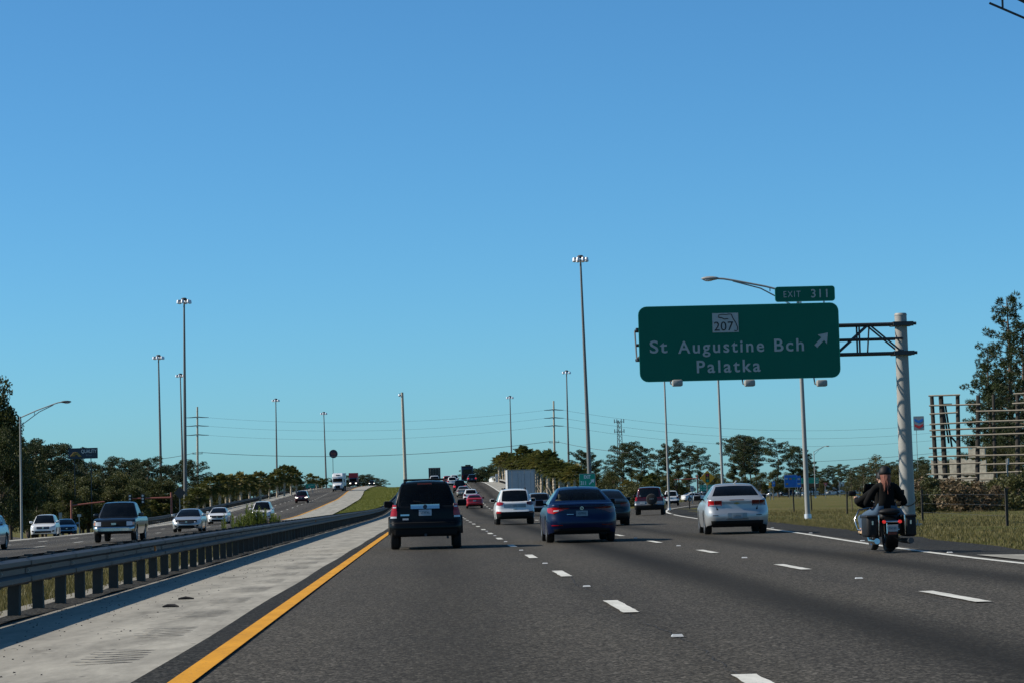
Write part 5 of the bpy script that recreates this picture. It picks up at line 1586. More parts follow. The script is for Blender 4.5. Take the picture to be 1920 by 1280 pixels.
def greenhouse(sh, mats, root, glassm, name_body='cabin'):
    sp = sh.sp
    rb, rr, fr, fb, H, wr = sp['rb'], sp['rr'], sp['fr'], sp['fb'], sp['H'], sp['wr']
    zrb, zfb = sh.ztop(rb) + 0.01, sh.ztop(fb) + 0.01
    rows = []      # (y, z, seg)
    for k in range(9):
        t = k / 8
        y = rb + (rr - rb) * t; z = zrb + (H - 0.045 - zrb) * (t + sp.get('rbulge', 0.10) * math.sin(math.pi * t))
        rows.append((y, min(z, H - 0.03), 'r', t))
    wy = sorted(set([q for w in sp['win'] for q in w if rr + 0.02 < q < fr - 0.02] + list(np.linspace(rr, fr, 9)[1:-1])))
    for y in wy:
        t = (y - rr) / (fr - rr)
        rows.append((y, H - 0.045 * (2 * t - 1) ** 2, 't', t))
    for k in range(9):
        t = k / 8
        y = fr + (fb - fr) * t; z = H - 0.045 + (zfb - H + 0.045) * (t - 0.08 * math.sin(math.pi * t))
        rows.append((y, z, 'f', t))
    def belt(y): return sh.ztop(y) - 0.004
    def bw(y):
        b = belt(y)
        w = sp['W'] / 2 - lin(sp['side_in'], b) - 0.035
        e = y + sp['L'] / 2 - lin(sp['rear_in'], b)
        return w - max(0, 0.30 - e) * 0.35
    def xs(y, z):
        b = belt(y); t = max(0, min(1, (z - b) / (H - b)))
        return bw(y) + (wr - bw(y)) * (0.25 * t + 0.75 * t ** 1.25)
    tc = sorted([-1, -.975, -.93, -.86, -.5, -.17, .17, .5, .86, .93, .975, 1])
    bowg = sp.get('bowg', 0.09)
    def tp(i, t):
        y, z, seg, q = rows[i]
        x = xs(y, z) * t
        cr = sp.get('rcrown', 0.035)
        if seg == 't': z2 = z + cr * (1 - t * t) - 0.03 * max(0, (abs(t) - 0.86) / 0.14) ** 2
        else: z2 = z - 0.03 * max(0, (abs(t) - 0.86) / 0.14) ** 2 * (1 - abs(2 * q - 1) * 0.0) + cr * (1 - t * t) * ((q if seg == 'r' else 1 - q))
        if seg == 'r': y2 = y + bowg * t * t * (1 - 0.4 * q)
        elif seg == 'f': y2 = y - bowg * 1.5 * t * t * (0.5 + 0.5 * q)
        else:
            a = max(0, 1 - (y - rr) / 0.4); b = max(0, 1 - (fr - y) / 0.4)
            y2 = y + bowg * 0.6 * t * t * a - bowg * 0.75 * t * t * b
        return (x, y2, z2)
    body = MB(); rw = MB(); ws = MB()
    ra, rb2 = sp.get('rwin', (0.10, 0.90))
    tw = sp.get('rwt', 0.86)
    for i in range(len(rows) - 1):
        a, b = rows[i], rows[i + 1]
        for j in range(len(tc) - 1):
            tm = (tc[j] + tc[j + 1]) / 2
            q = [tp(i, tc[j]), tp(i, tc[j + 1]), tp(i + 1, tc[j + 1]), tp(i + 1, tc[j])]
            dest = body
            if a[2] == 'r' and b[2] == 'r' and abs(tm) < tw and ra < (a[3] + b[3]) / 2 < rb2: dest = rw
            if a[2] == 'f' and b[2] == 'f' and abs(tm) < 0.93 and (a[3] + b[3]) / 2 < 0.97: dest = ws
            dest.add(q, [(0, 1, 2, 3)])
    fr_ = [0.0, 0.05, 0.3, 0.6, 0.88, 1.0]
    wins = {}
    for sg in (1, -1):
        for i in range(len(rows) - 1):
            ym = (rows[i][0] + rows[i + 1][0]) / 2
            wi = next((k for k, w in enumerate(sp['win']) if w[0] < ym < w[1]), None)
            for j in range(len(fr_) - 1):
                q = []
                for (ii, f) in ((i, fr_[j]), (i, fr_[j + 1]), (i + 1, fr_[j + 1]), (i + 1, fr_[j])):
                    e = tp(ii, 1.0); y = rows[ii][0]
                    b = belt(y); z = b + (e[2] - b) * f
                    x = bw(y) + (e[0] - bw(y)) * (f ** 1.0) + 0.02 * math.sin(math.pi * f)
                    q.append((x * sg, y + (e[1] - y) * f, z))
                dest = body
                if wi is not None and 0 < j < 4: dest = wins.setdefault((sg, wi), MB())
                dest.add(q, [(0, 1, 2, 3)])
    body.build(name_body, mats, root, 38, weld=True)
    if rw.f: rw.build('rear_window', glassm, root, 60, weld=True)
    if ws.f: ws.build('windshield', glassm, root, 60, weld=True)
    for kk, mb in wins.items(): mb.build('side_window', glassm, root, 60, weld=True)

_wheel_cache = {}
def wheel_meshes(r, w, rim):
    key = (round(r, 3), round(w, 3), rim)
    if key in _wheel_cache: return _wheel_cache[key]
    ty = MB().lathe([(r * 0.60, -w / 2 + 0.02), (r * 0.72, -w / 2), (r * 0.92, -w / 2), (r * 0.985, -w / 2 + 0.025), (r, -w / 2 + 0.05), (r, w / 2 - 0.05), (r * 0.985, w / 2 - 0.025), (r * 0.92, w / 2), (r * 0.72, w / 2), (r * 0.60, w / 2 - 0.02)], 28, 'X').mesh('wheel', M['tyre'], 50)
    rm = MB().lathe([(r * 0.66, w / 2 - 0.01), (r * 0.62, w / 2 - 0.012), (r * 0.58, w / 2 - 0.06), (r * 0.60, -w / 2 + 0.02)], 28, 'X')
    for k in range(5):
        a = 2 * math.pi * k / 5
        rot = Matrix.Rotation(a, 3, 'X')
        rm.box(rot @ Vector((w / 2 - 0.035, r * 0.33, 0)), (0.03, r * 0.58, r * 0.16), rot)
    rm.lathe([(0.001, w / 2 - 0.01), (r * 0.15, w / 2 - 0.012), (r * 0.17, w / 2 - 0.05)], 16, 'X')
    rme = rm.mesh('rim', M[rim], 40)
    bd = MB().lathe([(0.001, w / 2 - 0.07), (r * 0.6, w / 2 - 0.07)], 20, 'X').mesh('brake_disc', M['steel_dark'])
    _wheel_cache[key] = (ty, rme, bd)
    return _wheel_cache[key]

def add_wheel(root, x, y, r, w, rim='rim'):
    ty, rme, bd = wheel_meshes(r, w, rim)
    o = link('wheel', ty, root); o.location = (x, y, r)
    if x < 0: o.rotation_euler = (0, 0, math.pi)
    link('rim', rme, o); link('brake_disc', bd, o)

SIDE_IN = [(0.15, 0.06), (0.35, 0.02), (0.55, 0.0), (0.72, 0.004), (0.92, 0.045), (1.05, 0.075), (1.25, 0.11)]
def sedan(**k):
    L = k.get('L', 4.8); k.setdefault('W', 1.84); k.setdefault('H', 1.45)
    d = dict(L=L, wb=2.75, fo=0.95, r=0.335, gc=0.20, rc=0.34, rcf=0.5, bow=0.07,
             top=[(-L / 2, 0.985), (-L / 2 + 0.12, 1.03), (-L / 2 + 0.6, 1.05), (-0.6, 0.99), (0.9, 0.96), (1.1, 0.955), (L / 2 - 0.6, 0.83), (L / 2 - 0.2, 0.72), (L / 2, 0.64)],
             rear_in=[(0.2, 0.14), (0.32, 0.04), (0.48, 0.0), (0.62, 0.01), (0.70, 0.06), (0.9, 0.08), (1.0, 0.05), (1.05, 0.06)],
             front_in=[(0.2, 0.14), (0.32, 0.03), (0.48, 0.0), (0.58, 0.03), (0.68, 0.12), (0.8, 0.26)],
             side_in=SIDE_IN, rb=-L / 2 + 0.45, rr=-L / 2 + 1.30, fr=0.05, fb=1.05, wr=0.565,
             win=[(-L / 2 + 1.05, -0.42), (-0.34, 0.70)], kind='sedan', tyre_w=0.215)
    d.update(k); return d
def suv(**k):
    L = k.get('L', 4.5); k.setdefault('W', 1.82); k.setdefault('H', 1.68)
    d = dict(L=L, wb=2.65, fo=0.88, r=0.355, gc=0.24, rc=0.26, rcf=0.40, bow=0.06,
             top=[(-L / 2, 1.08), (-0.5, 1.06), (0.9, 1.04), (1.1, 1.03), (L / 2 - 0.5, 0.95), (L / 2 - 0.15, 0.86), (L / 2, 0.76)],
             rear_in=[(0.24, 0.12), (0.36, 0.03), (0.5, 0.0), (0.62, 0.0), (0.70, 0.07), (0.95, 0.09), (1.1, 0.12)],
             front_in=[(0.24, 0.14), (0.36, 0.03), (0.52, 0.0), (0.66, 0.02), (0.8, 0.08), (0.95, 0.2)],
             side_in=SIDE_IN, rb=-L / 2 + 0.15, rr=-L / 2 + 0.50, fr=0.30, fb=1.15, wr=0.60,
             win=[(-L / 2 + 0.42, -1.02), (-0.94, -0.10), (-0.02, 0.82)], kind='suv', tyre_w=0.225, rbulge=0.16, rwin=(0.06, 0.86), bowg=0.07)
    d.update(k); return d
def pickup(**k):
    L = k.get('L', 5.6); k.setdefault('W', 2.0); k.setdefault('H', 1.86)
    d = dict(L=L, wb=3.5, fo=0.95, r=0.39, gc=0.38, rc=0.18, rcf=0.38, bow=0.05,
             top=[(-L / 2, 1.16), (-0.9, 1.17), (-0.8, 1.18), (1.2, 1.17), (1.35, 1.17), (L / 2 - 0.5, 1.10), (L / 2 - 0.12, 1.02), (L / 2, 0.92)],
             rear_in=[(0.38, 0.0), (0.7, 0.02), (1.2, 0.02)], front_in=[(0.36, 0.1), (0.46, 0.0), (0.68, 0.0), (0.74, 0.06), (1.0, 0.12), (1.1, 0.2)],
             side_in=[(0.3, 0.07), (0.5, 0.03), (0.7, 0.0), (0.95, 0.0), (1.1, 0.03), (1.3, 0.06)], rb=-0.80, rr=-0.62, fr=0.55, fb=1.28, wr=0.70,
             win=[(-0.55, 0.02), (0.1, 0.95)], kind='pickup', tyre_w=0.25, rbulge=0.05, rcrown=0.03)
    d.update(k); return d

def mirror_part(root, sp, sh, mt, z=None):
    for sg in (1, -1):
        y = sp['fb'] - 0.42
        z_ = sh.ztop(y) + 0.10
        x = sp['W'] / 2 + 0.06
        MB().rbox((sg * x, y, z_), (0.24, 0.11, 0.17), 0.045).build('mirror', mt, root, 50)
        MB().rbox((sg * x, y - 0.052, z_), (0.21, 0.02, 0.145), 0.008).build('mirror_glass', M['black_plastic'], root)
        MB().box((sg * (x - 0.16), y, z_ - 0.04), (0.16, 0.06, 0.05)).build('mirror_arm', M['black_plastic'], root)

def seats(root, sp, sh, mt):
    sb = MB()
    zb = sh.ztop(0)
    for y, n in ((0.10, 2), (-0.85, 3)):
        if sp['kind'] == 'pickup' and n == 3: continue
        for k in range(n):
            x = (-0.36, 0.36)[k] if n == 2 else (-0.42, 0, 0.42)[k]
            sb.rbox((x, y - 0.05, zb + 0.0), (0.42, 0.14, 0.34), 0.05)
            sb.rbox((x, y - 0.08, zb + 0.26), (0.25, 0.10, 0.17), 0.04)
    sb.build('seats', mt, root, 50)
    MB().box((0, (sp['rb'] + sp['fb']) / 2, zb - 0.03), (sp['W'] - 0.34, sp['fb'] - sp['rb'] - 0.5, 0.06)).build('interior', M['interior'], root)

def car(label, sp, p, rz, pm, patches=(), glassm='glass_dark', rim='rim', group=None, name='car', cat='car', rx=0.0, seatm='interior', rack=False, extras=None, mirrors=True, lower=None):
    sh = Shell(sp)
    root = thing(name, label, cat, p, rz, group, rx)
    pm = M[pm] if isinstance(pm, str) else pm
    sh.body().build('body', pm, root, 38, weld=True)
    greenhouse(sh, pm, root, M[glassm])
    L, W = sp['L'], sp['W']
    MB().box((0, 0, (sp['gc'] + 0.75) / 2 + 0.02), (W - 0.50, L - 0.3, 0.75 - sp['gc'])).box((0, -L / 2 + 0.5, sp['gc'] + 0.06), (W - 0.3, 0.5, 0.06)).build('underbody', M['black_plastic'], root)
    for yw in sh.wheels_y():
        for sg in (1, -1): add_wheel(root, sg * (W / 2 - sp['tyre_w'] / 2 - 0.015), yw, sp['r'], sp['tyre_w'], rim)
    seats(root, sp, sh, M[seatm])
    if mirrors: mirror_part(root, sp, sh, pm if sp['kind'] != 'suv_black' else M['black_plastic'])
    for pt in patches:
        nm, end, prof, mt = pt[:4]; off = pt[4] if len(pt) > 4 else 0.010
        if nm.startswith('='):      # spans the centre
            nm = nm[1:]
            sh.patch(end, prof, off).build(nm, M[mt], root, 40)
        else:
            sh.patch(end, prof, off).build(nm, M[mt], root, 40)
            m2 = pt[5] if len(pt) > 5 else mt
            sh.patch(end, [(-a, b, c) for a, b, c in prof], off).build(nm, M[m2], root, 40)
    if rack:
        for sg in (1, -1):
            x = sp['wr'] - 0.07
            MB().tube([(sg * x, sp['rr'] + 0.05, sp['H'] - 0.04), (sg * x, sp['rr'] + 0.15, sp['H'] + 0.05), (sg * x, sp['fr'] - 0.25, sp['H'] + 0.05), (sg * x, sp['fr'] - 0.1, sp['H'] - 0.03)], 0.022, 8).build('roof_rail', M['black_plastic'], root, 40)
        if rack == 2:
            for yy in (sp['rr'] + 0.35, sp['fr'] - 0.5):
                MB().tube([(-sp['wr'] + 0.07, yy, sp['H'] + 0.05), (sp['wr'] - 0.07, yy, sp['H'] + 0.05)], 0.02, 8).build('roof_bar', M['black_plastic'], root, 40)
    if extras: extras(root, sh, sp)
    return root

def plate(sh, root, z0, z1, s, end='r', half=0.155, lit='plate_white', off=0.016):
    o = sh.patch(end, [(-half, z0, z1), (half, z0, z1)], off).build('number_plate', M[lit], root)
    q = sh.surf(end, 0.0, (z0 + z1) / 2, off + 0.003)
    marks(6, half * 1.45, (z1 - z0) * 0.45, M['plate_text'], o, q)
    return o

# ---- standard fittings
def rear_sedan(z=0.0, lit='lamp_red', valance=True):
    P = [('tail_light', 'r', [(0.50, 0.80 + z, 0.93 + z), (0.95, 0.76 + z, 0.95 + z), (1.10, 0.80 + z, 0.93 + z)], lit),
         ('=boot_gap', 'r', [(-0.50, 0.685, 0.695), (0.50, 0.685, 0.695)], 'black_plastic', 0.003)]
    if valance: P.append(('=rear_valance', 'r', [(-0.80, 0.26, 0.37), (0.80, 0.26, 0.37)], 'black_plastic'))
    return P
def rear_suv(lit='lamp_red'):
    return [('tail_light', 'r', [(0.60, 0.82, 1.04), (0.88, 0.78, 1.08), (1.05, 0.85, 1.06)], lit),
            ('=rear_valance', 'r', [(-0.98, 0.33, 0.56), (0.98, 0.33, 0.56)], 'black_plastic'),
            ('reflector', 'r', [(0.62, 0.57, 0.62), (0.88, 0.57, 0.62)], 'lamp_red_dark', 0.014),
            ('=tailgate_gap', 'r', [(-0.62, 0.672, 0.684), (0.62, 0.672, 0.684)], 'black_plastic', 0.003)]
def front_sedan(z=0.0, lamp='lamp_clear', grille='black_plastic'):
    return [('headlight', 'f', [(0.50, 0.64 + z, 0.72 + z), (0.80, 0.63 + z, 0.77 + z), (1.10, 0.68 + z, 0.79 + z)], lamp),
            ('=grille', 'f', [(-0.48, 0.57 + z, 0.68 + z), (-0.3, 0.54 + z, 0.70 + z), (0.3, 0.54 + z, 0.70 + z), (0.48, 0.57 + z, 0.68 + z)], grille),
            ('=air_intake', 'f', [(-0.55, 0.30, 0.34), (-0.45, 0.27, 0.42), (0.45, 0.27, 0.42), (0.55, 0.30, 0.34)], 'black_plastic'),
            ('fog_recess', 'f', [(0.62, 0.34, 0.42), (0.82, 0.36, 0.48)], 'black_plastic'),
            ('=chrome_bar', 'f', [(-0.44, 0.625 + z, 0.64 + z), (0.44, 0.625 + z, 0.64 + z)], 'chrome', 0.02)]
def front_suv(z=0.0, lamp='lamp_clear'):
    return [('headlight', 'f', [(0.48, 0.74 + z, 0.82 + z), (0.75, 0.74 + z, 0.87 + z), (1.02, 0.78 + z, 0.88 + z)], lamp),
            ('=grille', 'f', [(-0.46, 0.66 + z, 0.84 + z), (0.46, 0.66 + z, 0.84 + z)], 'black_plastic'),
            ('=air_intake', 'f', [(-0.6, 0.36, 0.50), (0.6, 0.36, 0.50)], 'black_plastic'),
            ('fog_recess', 'f', [(0.66, 0.42, 0.52), (0.86, 0.44, 0.56)], 'black_plastic'),
            ('=chrome_bar', 'f', [(-0.44, 0.74 + z, 0.765 + z), (0.44, 0.74 + z, 0.765 + z)], 'chrome', 0.02)]

paint('black', (0.004, 0.0045, 0.005), 0.0, 0.3, 0.12, 0.1)
paint('blue', (0.002, 0.010, 0.046), 0.2, 0.3, 0.25, 0.2)
paint('silver', (0.44, 0.45, 0.45), 0.5, 0.34, 0.5)
paint('white', (0.74, 0.74, 0.73), 0.0, 0.3)
paint('dark_teal', (0.010, 0.015, 0.020), 0.3, 0.3, 0.4)
paint('maroon', (0.075, 0.007, 0.012), 0.4, 0.3, 0.5)
paint('red', (0.42, 0.014, 0.02), 0.2, 0.28)
paint('beige', (0.40, 0.37, 0.31), 0.5, 0.3)
paint('grey', (0.22, 0.235, 0.25), 0.5, 0.3)
paint('navy', (0.010, 0.012, 0.03), 0.4, 0.3, 0.4)
paint('sky_blue', (0.10, 0.17, 0.24), 0.6, 0.28)
paint('pickup_dark', (0.016, 0.018, 0.022), 0.4, 0.3, 0.45)

def slope_r(y): return math.atan((zr(y + 4) - zr(y - 4)) / 8)
def slope_l(y): return -math.atan((zl(y + 4) - zl(y - 4)) / 8)
def ahead(px, Y, L, X=None, zf=None):
    """position of a car driving away whose tail shows at column px and distance Y"""
    yc = Y + L / 2
    z = zr(yc) if zf is None else zf(0, yc)
    x = X_at(px, Y, z + 0.5) if X is None else X
    return Vector((x, yc, (zR(x, yc) if zf is None else zf(x, yc)) + 0.008))
def toward(px, Y, L, zf=zL):
    x = X_at(px, Y, zf(-18, Y) + 0.5); yc = Y + L / 2
    return Vector((x, yc, zf(x, yc) + 0.008))

# 1 black SUV straight ahead
sp = suv(L=4.44, W=1.81, H=1.70, wr=0.58, rc=0.22, r=0.36, gc=0.30, rwin=(0.04, 0.90), rwt=0.93, rb_up=0.16)
sp['rr'] = -sp['L'] / 2 + 0.55
def ex_escape(root, sh, sp):
    sh.patch('r', [(-0.36, 1.015, 1.125), (0.36, 1.015, 1.125)], 0.03).build('chrome_strip', M['chrome'], root, 40)
    q = sh.surf('r', 0, 1.065, 0.035)
    MB().lathe([(0.001, -0.012), (0.05, -0.012), (0.055, 0)], 20, 'Y', q).build('emblem', M['sign_navy'], root).scale = (1, 1, 1)
    plate(sh, root, 0.84, 0.995, 'JDC K1', half=0.16)
    sh.patch('r', [(-0.62, 0.845, 0.885), (-0.40, 0.845, 0.885)], 0.012).build('badge', M['chrome'], root)
    sh.patch('r', [(-0.57, 0.74, 0.785), (-0.42, 0.74, 0.785)], 0.012).build('sticker', M['plate_white'], root)
    MB().box((0, -sp['L'] / 2 + 0.50, 1.635), (0.36, 0.05, 0.045)).build('stop_lamp', M['lamp_red'], root)
    sh.patch('r', [(-0.95, 0.665, 0.68), (0.95, 0.665, 0.68)], 0.012).build('bumper_lip', M['black_plastic'], root)
    sh.patch('r', [(-0.80, 0.34, 0.50), (0.80, 0.34, 0.50)], 0.012).build('rear_valance', M['black_plastic'], root)
    MB().tube([(0, -sp['L'] / 2 + 0.1, 0.36), (0, -sp['L'] / 2 - 0.06, 0.36)], 0.035, 8).build('tow_hitch', M['steel_dark'], root)
    MB().tube([(0.55, -sp['L'] / 2 + 0.3, 0.30), (0.55, -sp['L'] / 2 + 0.02, 0.28)], 0.03, 8).build('exhaust', M['steel_dark'], root)
    MB().tube([(0.06, -sp['L'] / 2 + 0.14, 1.12), (-0.12, -sp['L'] / 2 + 0.13, 1.19), (-0.30, -sp['L'] / 2 + 0.15, 1.21)], 0.012, 6).build('wiper', M['black_plastic'], root)
    for sg in (1, -1):
        for yw in sh.wheels_y():
            ra = sp['r'] + 0.085
            MB().tube([(sg * (sp['W'] / 2 + 0.005), yw + ra * math.cos(a), sp['r'] + ra * math.sin(a)) for a in np.linspace(0.05, math.pi - 0.05, 14)], 0.035, 6).build('arch_trim', M['black_plastic'], root, 40)
P = [('tail_light', 'r', [(0.72, 0.98, 1.12), (0.95, 0.98, 1.13)], 'lamp_red', 0.014),
     ('tail_light', 'r', [(0.71, 0.84, 0.975), (0.96, 0.84, 0.975)], 'lamp_red', 0.016),
     ('reversing_light', 'r', [(0.72, 0.79, 0.835), (0.95, 0.79, 0.835)], 'lamp_clear', 0.014),
     ('reversing_light', 'r', [(0.73, 1.045, 1.075), (0.90, 1.045, 1.075)], 'lamp_clear', 0.022)]
car('black SUV straight ahead in the left lane with chrome tailgate strip', sp, ahead(798, 62.2, 4.44), 0, 'paint_black', P, 'glass_dark', 'rim_dark', 'cars driving away', rack=2, extras=ex_escape)

# 2 blue sedan
sp = sedan(L=4.85, W=1.865, H=1.46, rc=0.42, wr=0.56)
sp['rb'] = -sp['L'] / 2 + 0.40; sp['rr'] = -sp['L'] / 2 + 1.28
def ex_blue(root, sh, sp):
    plate(sh, root, 0.70, 0.84, '218 QRT', half=0.155, lit='sign_dim')
    q = sh.surf('r', 0, 0.905, 0.012)
    MB().lathe([(0.032, -0.012), (0.048, -0.012), (0.048, 0.0), (0.032, 0.0)], 24, 'Y', q).box((q[0], q[1] - 0.006, q[2]), (0.012, 0.012, 0.05), Matrix.Rotation(0.35, 3, 'Y')).build('emblem', M['chrome'], root)
    sh.patch('r', [(-0.40, 0.745, 0.757), (-0.22, 0.745, 0.757)], 0.01).build('badge', M['chrome'], root)
    sh.patch('r', [(0.52, 0.455, 0.475), (0.85, 0.455, 0.475)], 0.012).build('reflector', M['lamp_red_dark'], root)  # darker red paints in shade; the left reflector takes the sunlit red
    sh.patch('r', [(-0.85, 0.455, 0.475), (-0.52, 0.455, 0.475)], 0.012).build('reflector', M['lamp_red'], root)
    MB().add([(-0.02, sp['rr'] + 0.32, 1.46), (0.02, sp['rr'] + 0.32, 1.46), (0, sp['rr'] + 0.30, 1.55), (0, sp['rr'] + 0.48, 1.46)], [(0, 1, 2), (1, 3, 2), (3, 0, 2)]).build('antenna_fin', M['paint_blue'], root)
    sh.patch('r', [(-0.78, 0.27, 0.36), (-0.3, 0.26, 0.40), (0.3, 0.26, 0.40), (0.78, 0.27, 0.36)], 0.012).build('rear_valance', M['black_plastic'], root)
    sh.patch('r', [(-0.62, 0.985, 1.0), (0.62, 0.985, 1.0)], 0.02).build('boot_lip', M['paint_blue'], root)
P = [('tail_light', 'r', [(0.33, 0.905, 0.915), (0.55, 0.85, 0.93), (0.80, 0.77, 0.94), (1.02, 0.80, 0.93), (1.14, 0.88, 0.92)], 'lamp_red_dark', 0.012, 'lamp_red'),  # sunlit red on the left lens, its shaded copy on the right
     ('lamp_strip', 'r', [(0.62, 0.845, 0.865), (0.80, 0.825, 0.865)], 'lamp_red_dark', 0.018, 'lamp_clear')]  # left strip coloured as if sunlit, right strip darkened as if shaded
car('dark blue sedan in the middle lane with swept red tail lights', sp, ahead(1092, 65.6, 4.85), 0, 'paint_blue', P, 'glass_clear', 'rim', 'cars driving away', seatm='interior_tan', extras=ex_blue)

# 3 silver sedan
sp = sedan(L=4.86, W=1.855, H=1.46, rc=0.36, wr=0.57)
def ex_silver(root, sh, sp):
    sh.patch('r', [(-0.33, 0.42, 0.44), (-0.27, 0.42, 0.62), (0.27, 0.42, 0.62), (0.33, 0.42, 0.44)], 0.004).build('plate_recess', M['paint_grey'], root)
    plate(sh, root, 0.45, 0.605, 'BYT 58', half=0.155, lit='sign_dim')
    q = sh.surf('r', 0, 0.90, 0.014)
    MB().box(q, (0.15, 0.014, 0.03)).box(q, (0.055, 0.016, 0.06)).build('emblem', M['sign_gold'], root)
    for sg in (1, -1):
        sh.patch('r', sorted([(sg * 0.55, 0.545, 0.565), (sg * 0.72, 0.545, 0.565)]), 0.006).build('bumper_slot', M['black_plastic'], root)
        sh.patch('r', sorted([(sg * 0.54, 0.70, 0.71), (sg * 0.60, 0.71, 0.83)]), 0.003).build('boot_gap', M['black_plastic'], root)
    sh.patch('r', [(-0.78, 0.21, 0.40), (0.78, 0.21, 0.40)], 0.012).build('rear_valance', M['black_plastic'], root)
    sh.patch('r', [(-0.21, 0.985, 1.005), (0.21, 0.985, 1.005)], 0.012).build('stop_lamp', M['lamp_red_dark'], root)
    MB().tube([(0.02, sp['rr'] + 0.22, 1.45), (0.10, sp['rr'] + 0.05, 1.56)], 0.02, 6).build('antenna_fin', M['paint_silver'], root)
    sh.patch('r', [(-0.54, 0.688, 0.698), (0.54, 0.688, 0.698)], 0.003).build('boot_gap', M['black_plastic'], root)
P = [('tail_light', 'r', [(0.44, 0.83, 0.985), (0.655, 0.83, 0.985)], 'lamp_red_dark', 0.014, 'lamp_red'),  # both lens pairs: shade put into the right colour, sun into the left
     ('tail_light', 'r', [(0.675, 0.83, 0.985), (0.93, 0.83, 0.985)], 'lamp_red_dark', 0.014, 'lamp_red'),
     ('reversing_light', 'r', [(0.47, 0.835, 0.855), (0.85, 0.835, 0.855)], 'sign_dim', 0.02)]
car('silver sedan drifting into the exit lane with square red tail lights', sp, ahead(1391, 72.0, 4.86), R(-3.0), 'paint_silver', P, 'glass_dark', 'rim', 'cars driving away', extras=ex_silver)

# 4 white SUV
sp = suv(L=4.52, W=1.84, H=1.66, wr=0.60, rc=0.34)
def ex_w(root, sh, sp):
    plate(sh, root, 0.83, 0.95, 'GKD 04', half=0.155, lit='sign_dim')
    sh.patch('r', [(-0.52, 0.80, 0.97), (0.52, 0.80, 0.97)], 0.004).build('plate_recess', M['paint_grey'], root)
    q = sh.surf('r', 0, 0.72, 0.012); MB().box(q, (0.14, 0.014, 0.05)).build('emblem', M['chrome'], root)
    sh.patch('r', [(-0.98, 0.30, 0.60), (0.98, 0.30, 0.60)], 0.012).build('rear_valance', M['black_plastic'], root)
    for sg, m_ in ((1, 'lamp_red_dark'), (-1, 'lamp_red')): sh.patch('r', sorted([(sg * 0.66, 0.54, 0.62), (sg * 0.92, 0.53, 0.64)]), 0.02).build('reflector', M[m_], root)  # reflector reds imitate sun on the left and shade on the right
P = [('tail_light', 'r', [(0.56, 0.93, 1.06), (0.80, 0.90, 1.08), (1.02, 0.93, 1.06)], 'lamp_red_dark', 0.014, 'lamp_red')]  # side light painted in: brighter left lens, darker right lens
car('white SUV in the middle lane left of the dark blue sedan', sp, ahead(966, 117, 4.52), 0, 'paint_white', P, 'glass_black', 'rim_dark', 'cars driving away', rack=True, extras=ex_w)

def exp(z0=0.72, z1=0.86, s='AXR 91', lit='sign_dim'):
    def f(root, sh, sp): plate(sh, root, z0, z1, s, lit=lit)
    return f
# 5 dark sedan behind the blue one
car('dark teal sedan half hidden by the dark blue one', sedan(L=4.8, W=1.84, H=1.46, rc=0.4), ahead(1143, 101, 4.8), R(-1), 'paint_dark_teal', rear_sedan(0, 'lamp_red_dark'), 'glass_black', 'rim_dark', 'cars driving away', extras=exp())
# 6 grey sedan in front of the white SUV
car('grey sedan glimpsed between the white SUV and dark blue sedan', suv(L=4.4, H=1.55), ahead(1012, 170, 4.4), 0, 'paint_grey', rear_suv('lamp_red_dark'), 'glass_black', 'rim', 'cars driving away', extras=exp(0.8, 0.93, 'HLT 77', 'plate_white'))
# 7 maroon SUV with spare wheel on the ramp
sp = suv(L=4.5, W=1.79, H=1.68, wr=0.63, rc=0.16, rwin=(0.05, 0.88), gc=0.28, bow=0.03)
sp['rr'] = -sp['L'] / 2 + 0.36
def ex_crv(root, sh, sp):
    y0 = -sp['L'] / 2 - 0.10
    sw_ = MB().lathe([(0.001, -0.11), (0.2, -0.11), (0.30, -0.09), (0.335, -0.03), (0.335, 0.07), (0.25, 0.1)], 26, 'Y', (0.16, y0, 0.95)).build('spare_wheel', M['rubber'], root, 40)
    text_mesh('CR-V', 0.26, 0.08, M['sign_dim'], sw_, (0.16, y0 - 0.12, 0.97), 0.02)
    plate(sh, root, 0.69, 0.80, 'T41', half=0.15, lit='plate_white').location = (-0.42, -0.02, 0)
    sh.patch('r', [(-1.0, 0.34, 0.60), (1.0, 0.34, 0.60)], 0.02).build('rear_bumper', M['black_plastic'], root)
    sh.patch('r', [(-0.98, 0.605, 0.84), (0.98, 0.605, 0.84)], 0.006).build('lower_cladding', M['paint_grey'], root)
    MB().box((-0.55, -sp['L'] / 2 + 0.12, 1.16), (0.07, 0.02, 0.07)).build('sticker', M['sign_white'], root)
P = [('tail_light', 'r', [(0.72, 0.86, 1.10), (0.93, 0.86, 1.10)], 'lamp_red_dark', 0.014, 'lamp_red')]  # one red in two copies, lit for the left lens, shaded for the right
car('maroon and black SUV with rear spare wheel on the exit ramp', sp, ahead(1226, 150, 4.5, zf=lambda x, y: 0.012), R(-7), 'paint_maroon', P, 'glass_black', 'rim_dark', 'cars driving away', extras=ex_crv)
# 8 white SUV farther up the ramp
rz8 = -math.atan2(edge_r(300) - edge_r(285), 15)
car('white SUV farther along the exit ramp turning right', suv(L=4.7), ahead(1262, 282, 4.7, zf=lambda x, y: GZ_R + 0.08), rz8 * 0.6, 'paint_white', rear_suv('lamp_red_dark'), 'glass_black', 'rim', 'cars driving away', extras=exp(0.8, 0.93, 'N 204'))
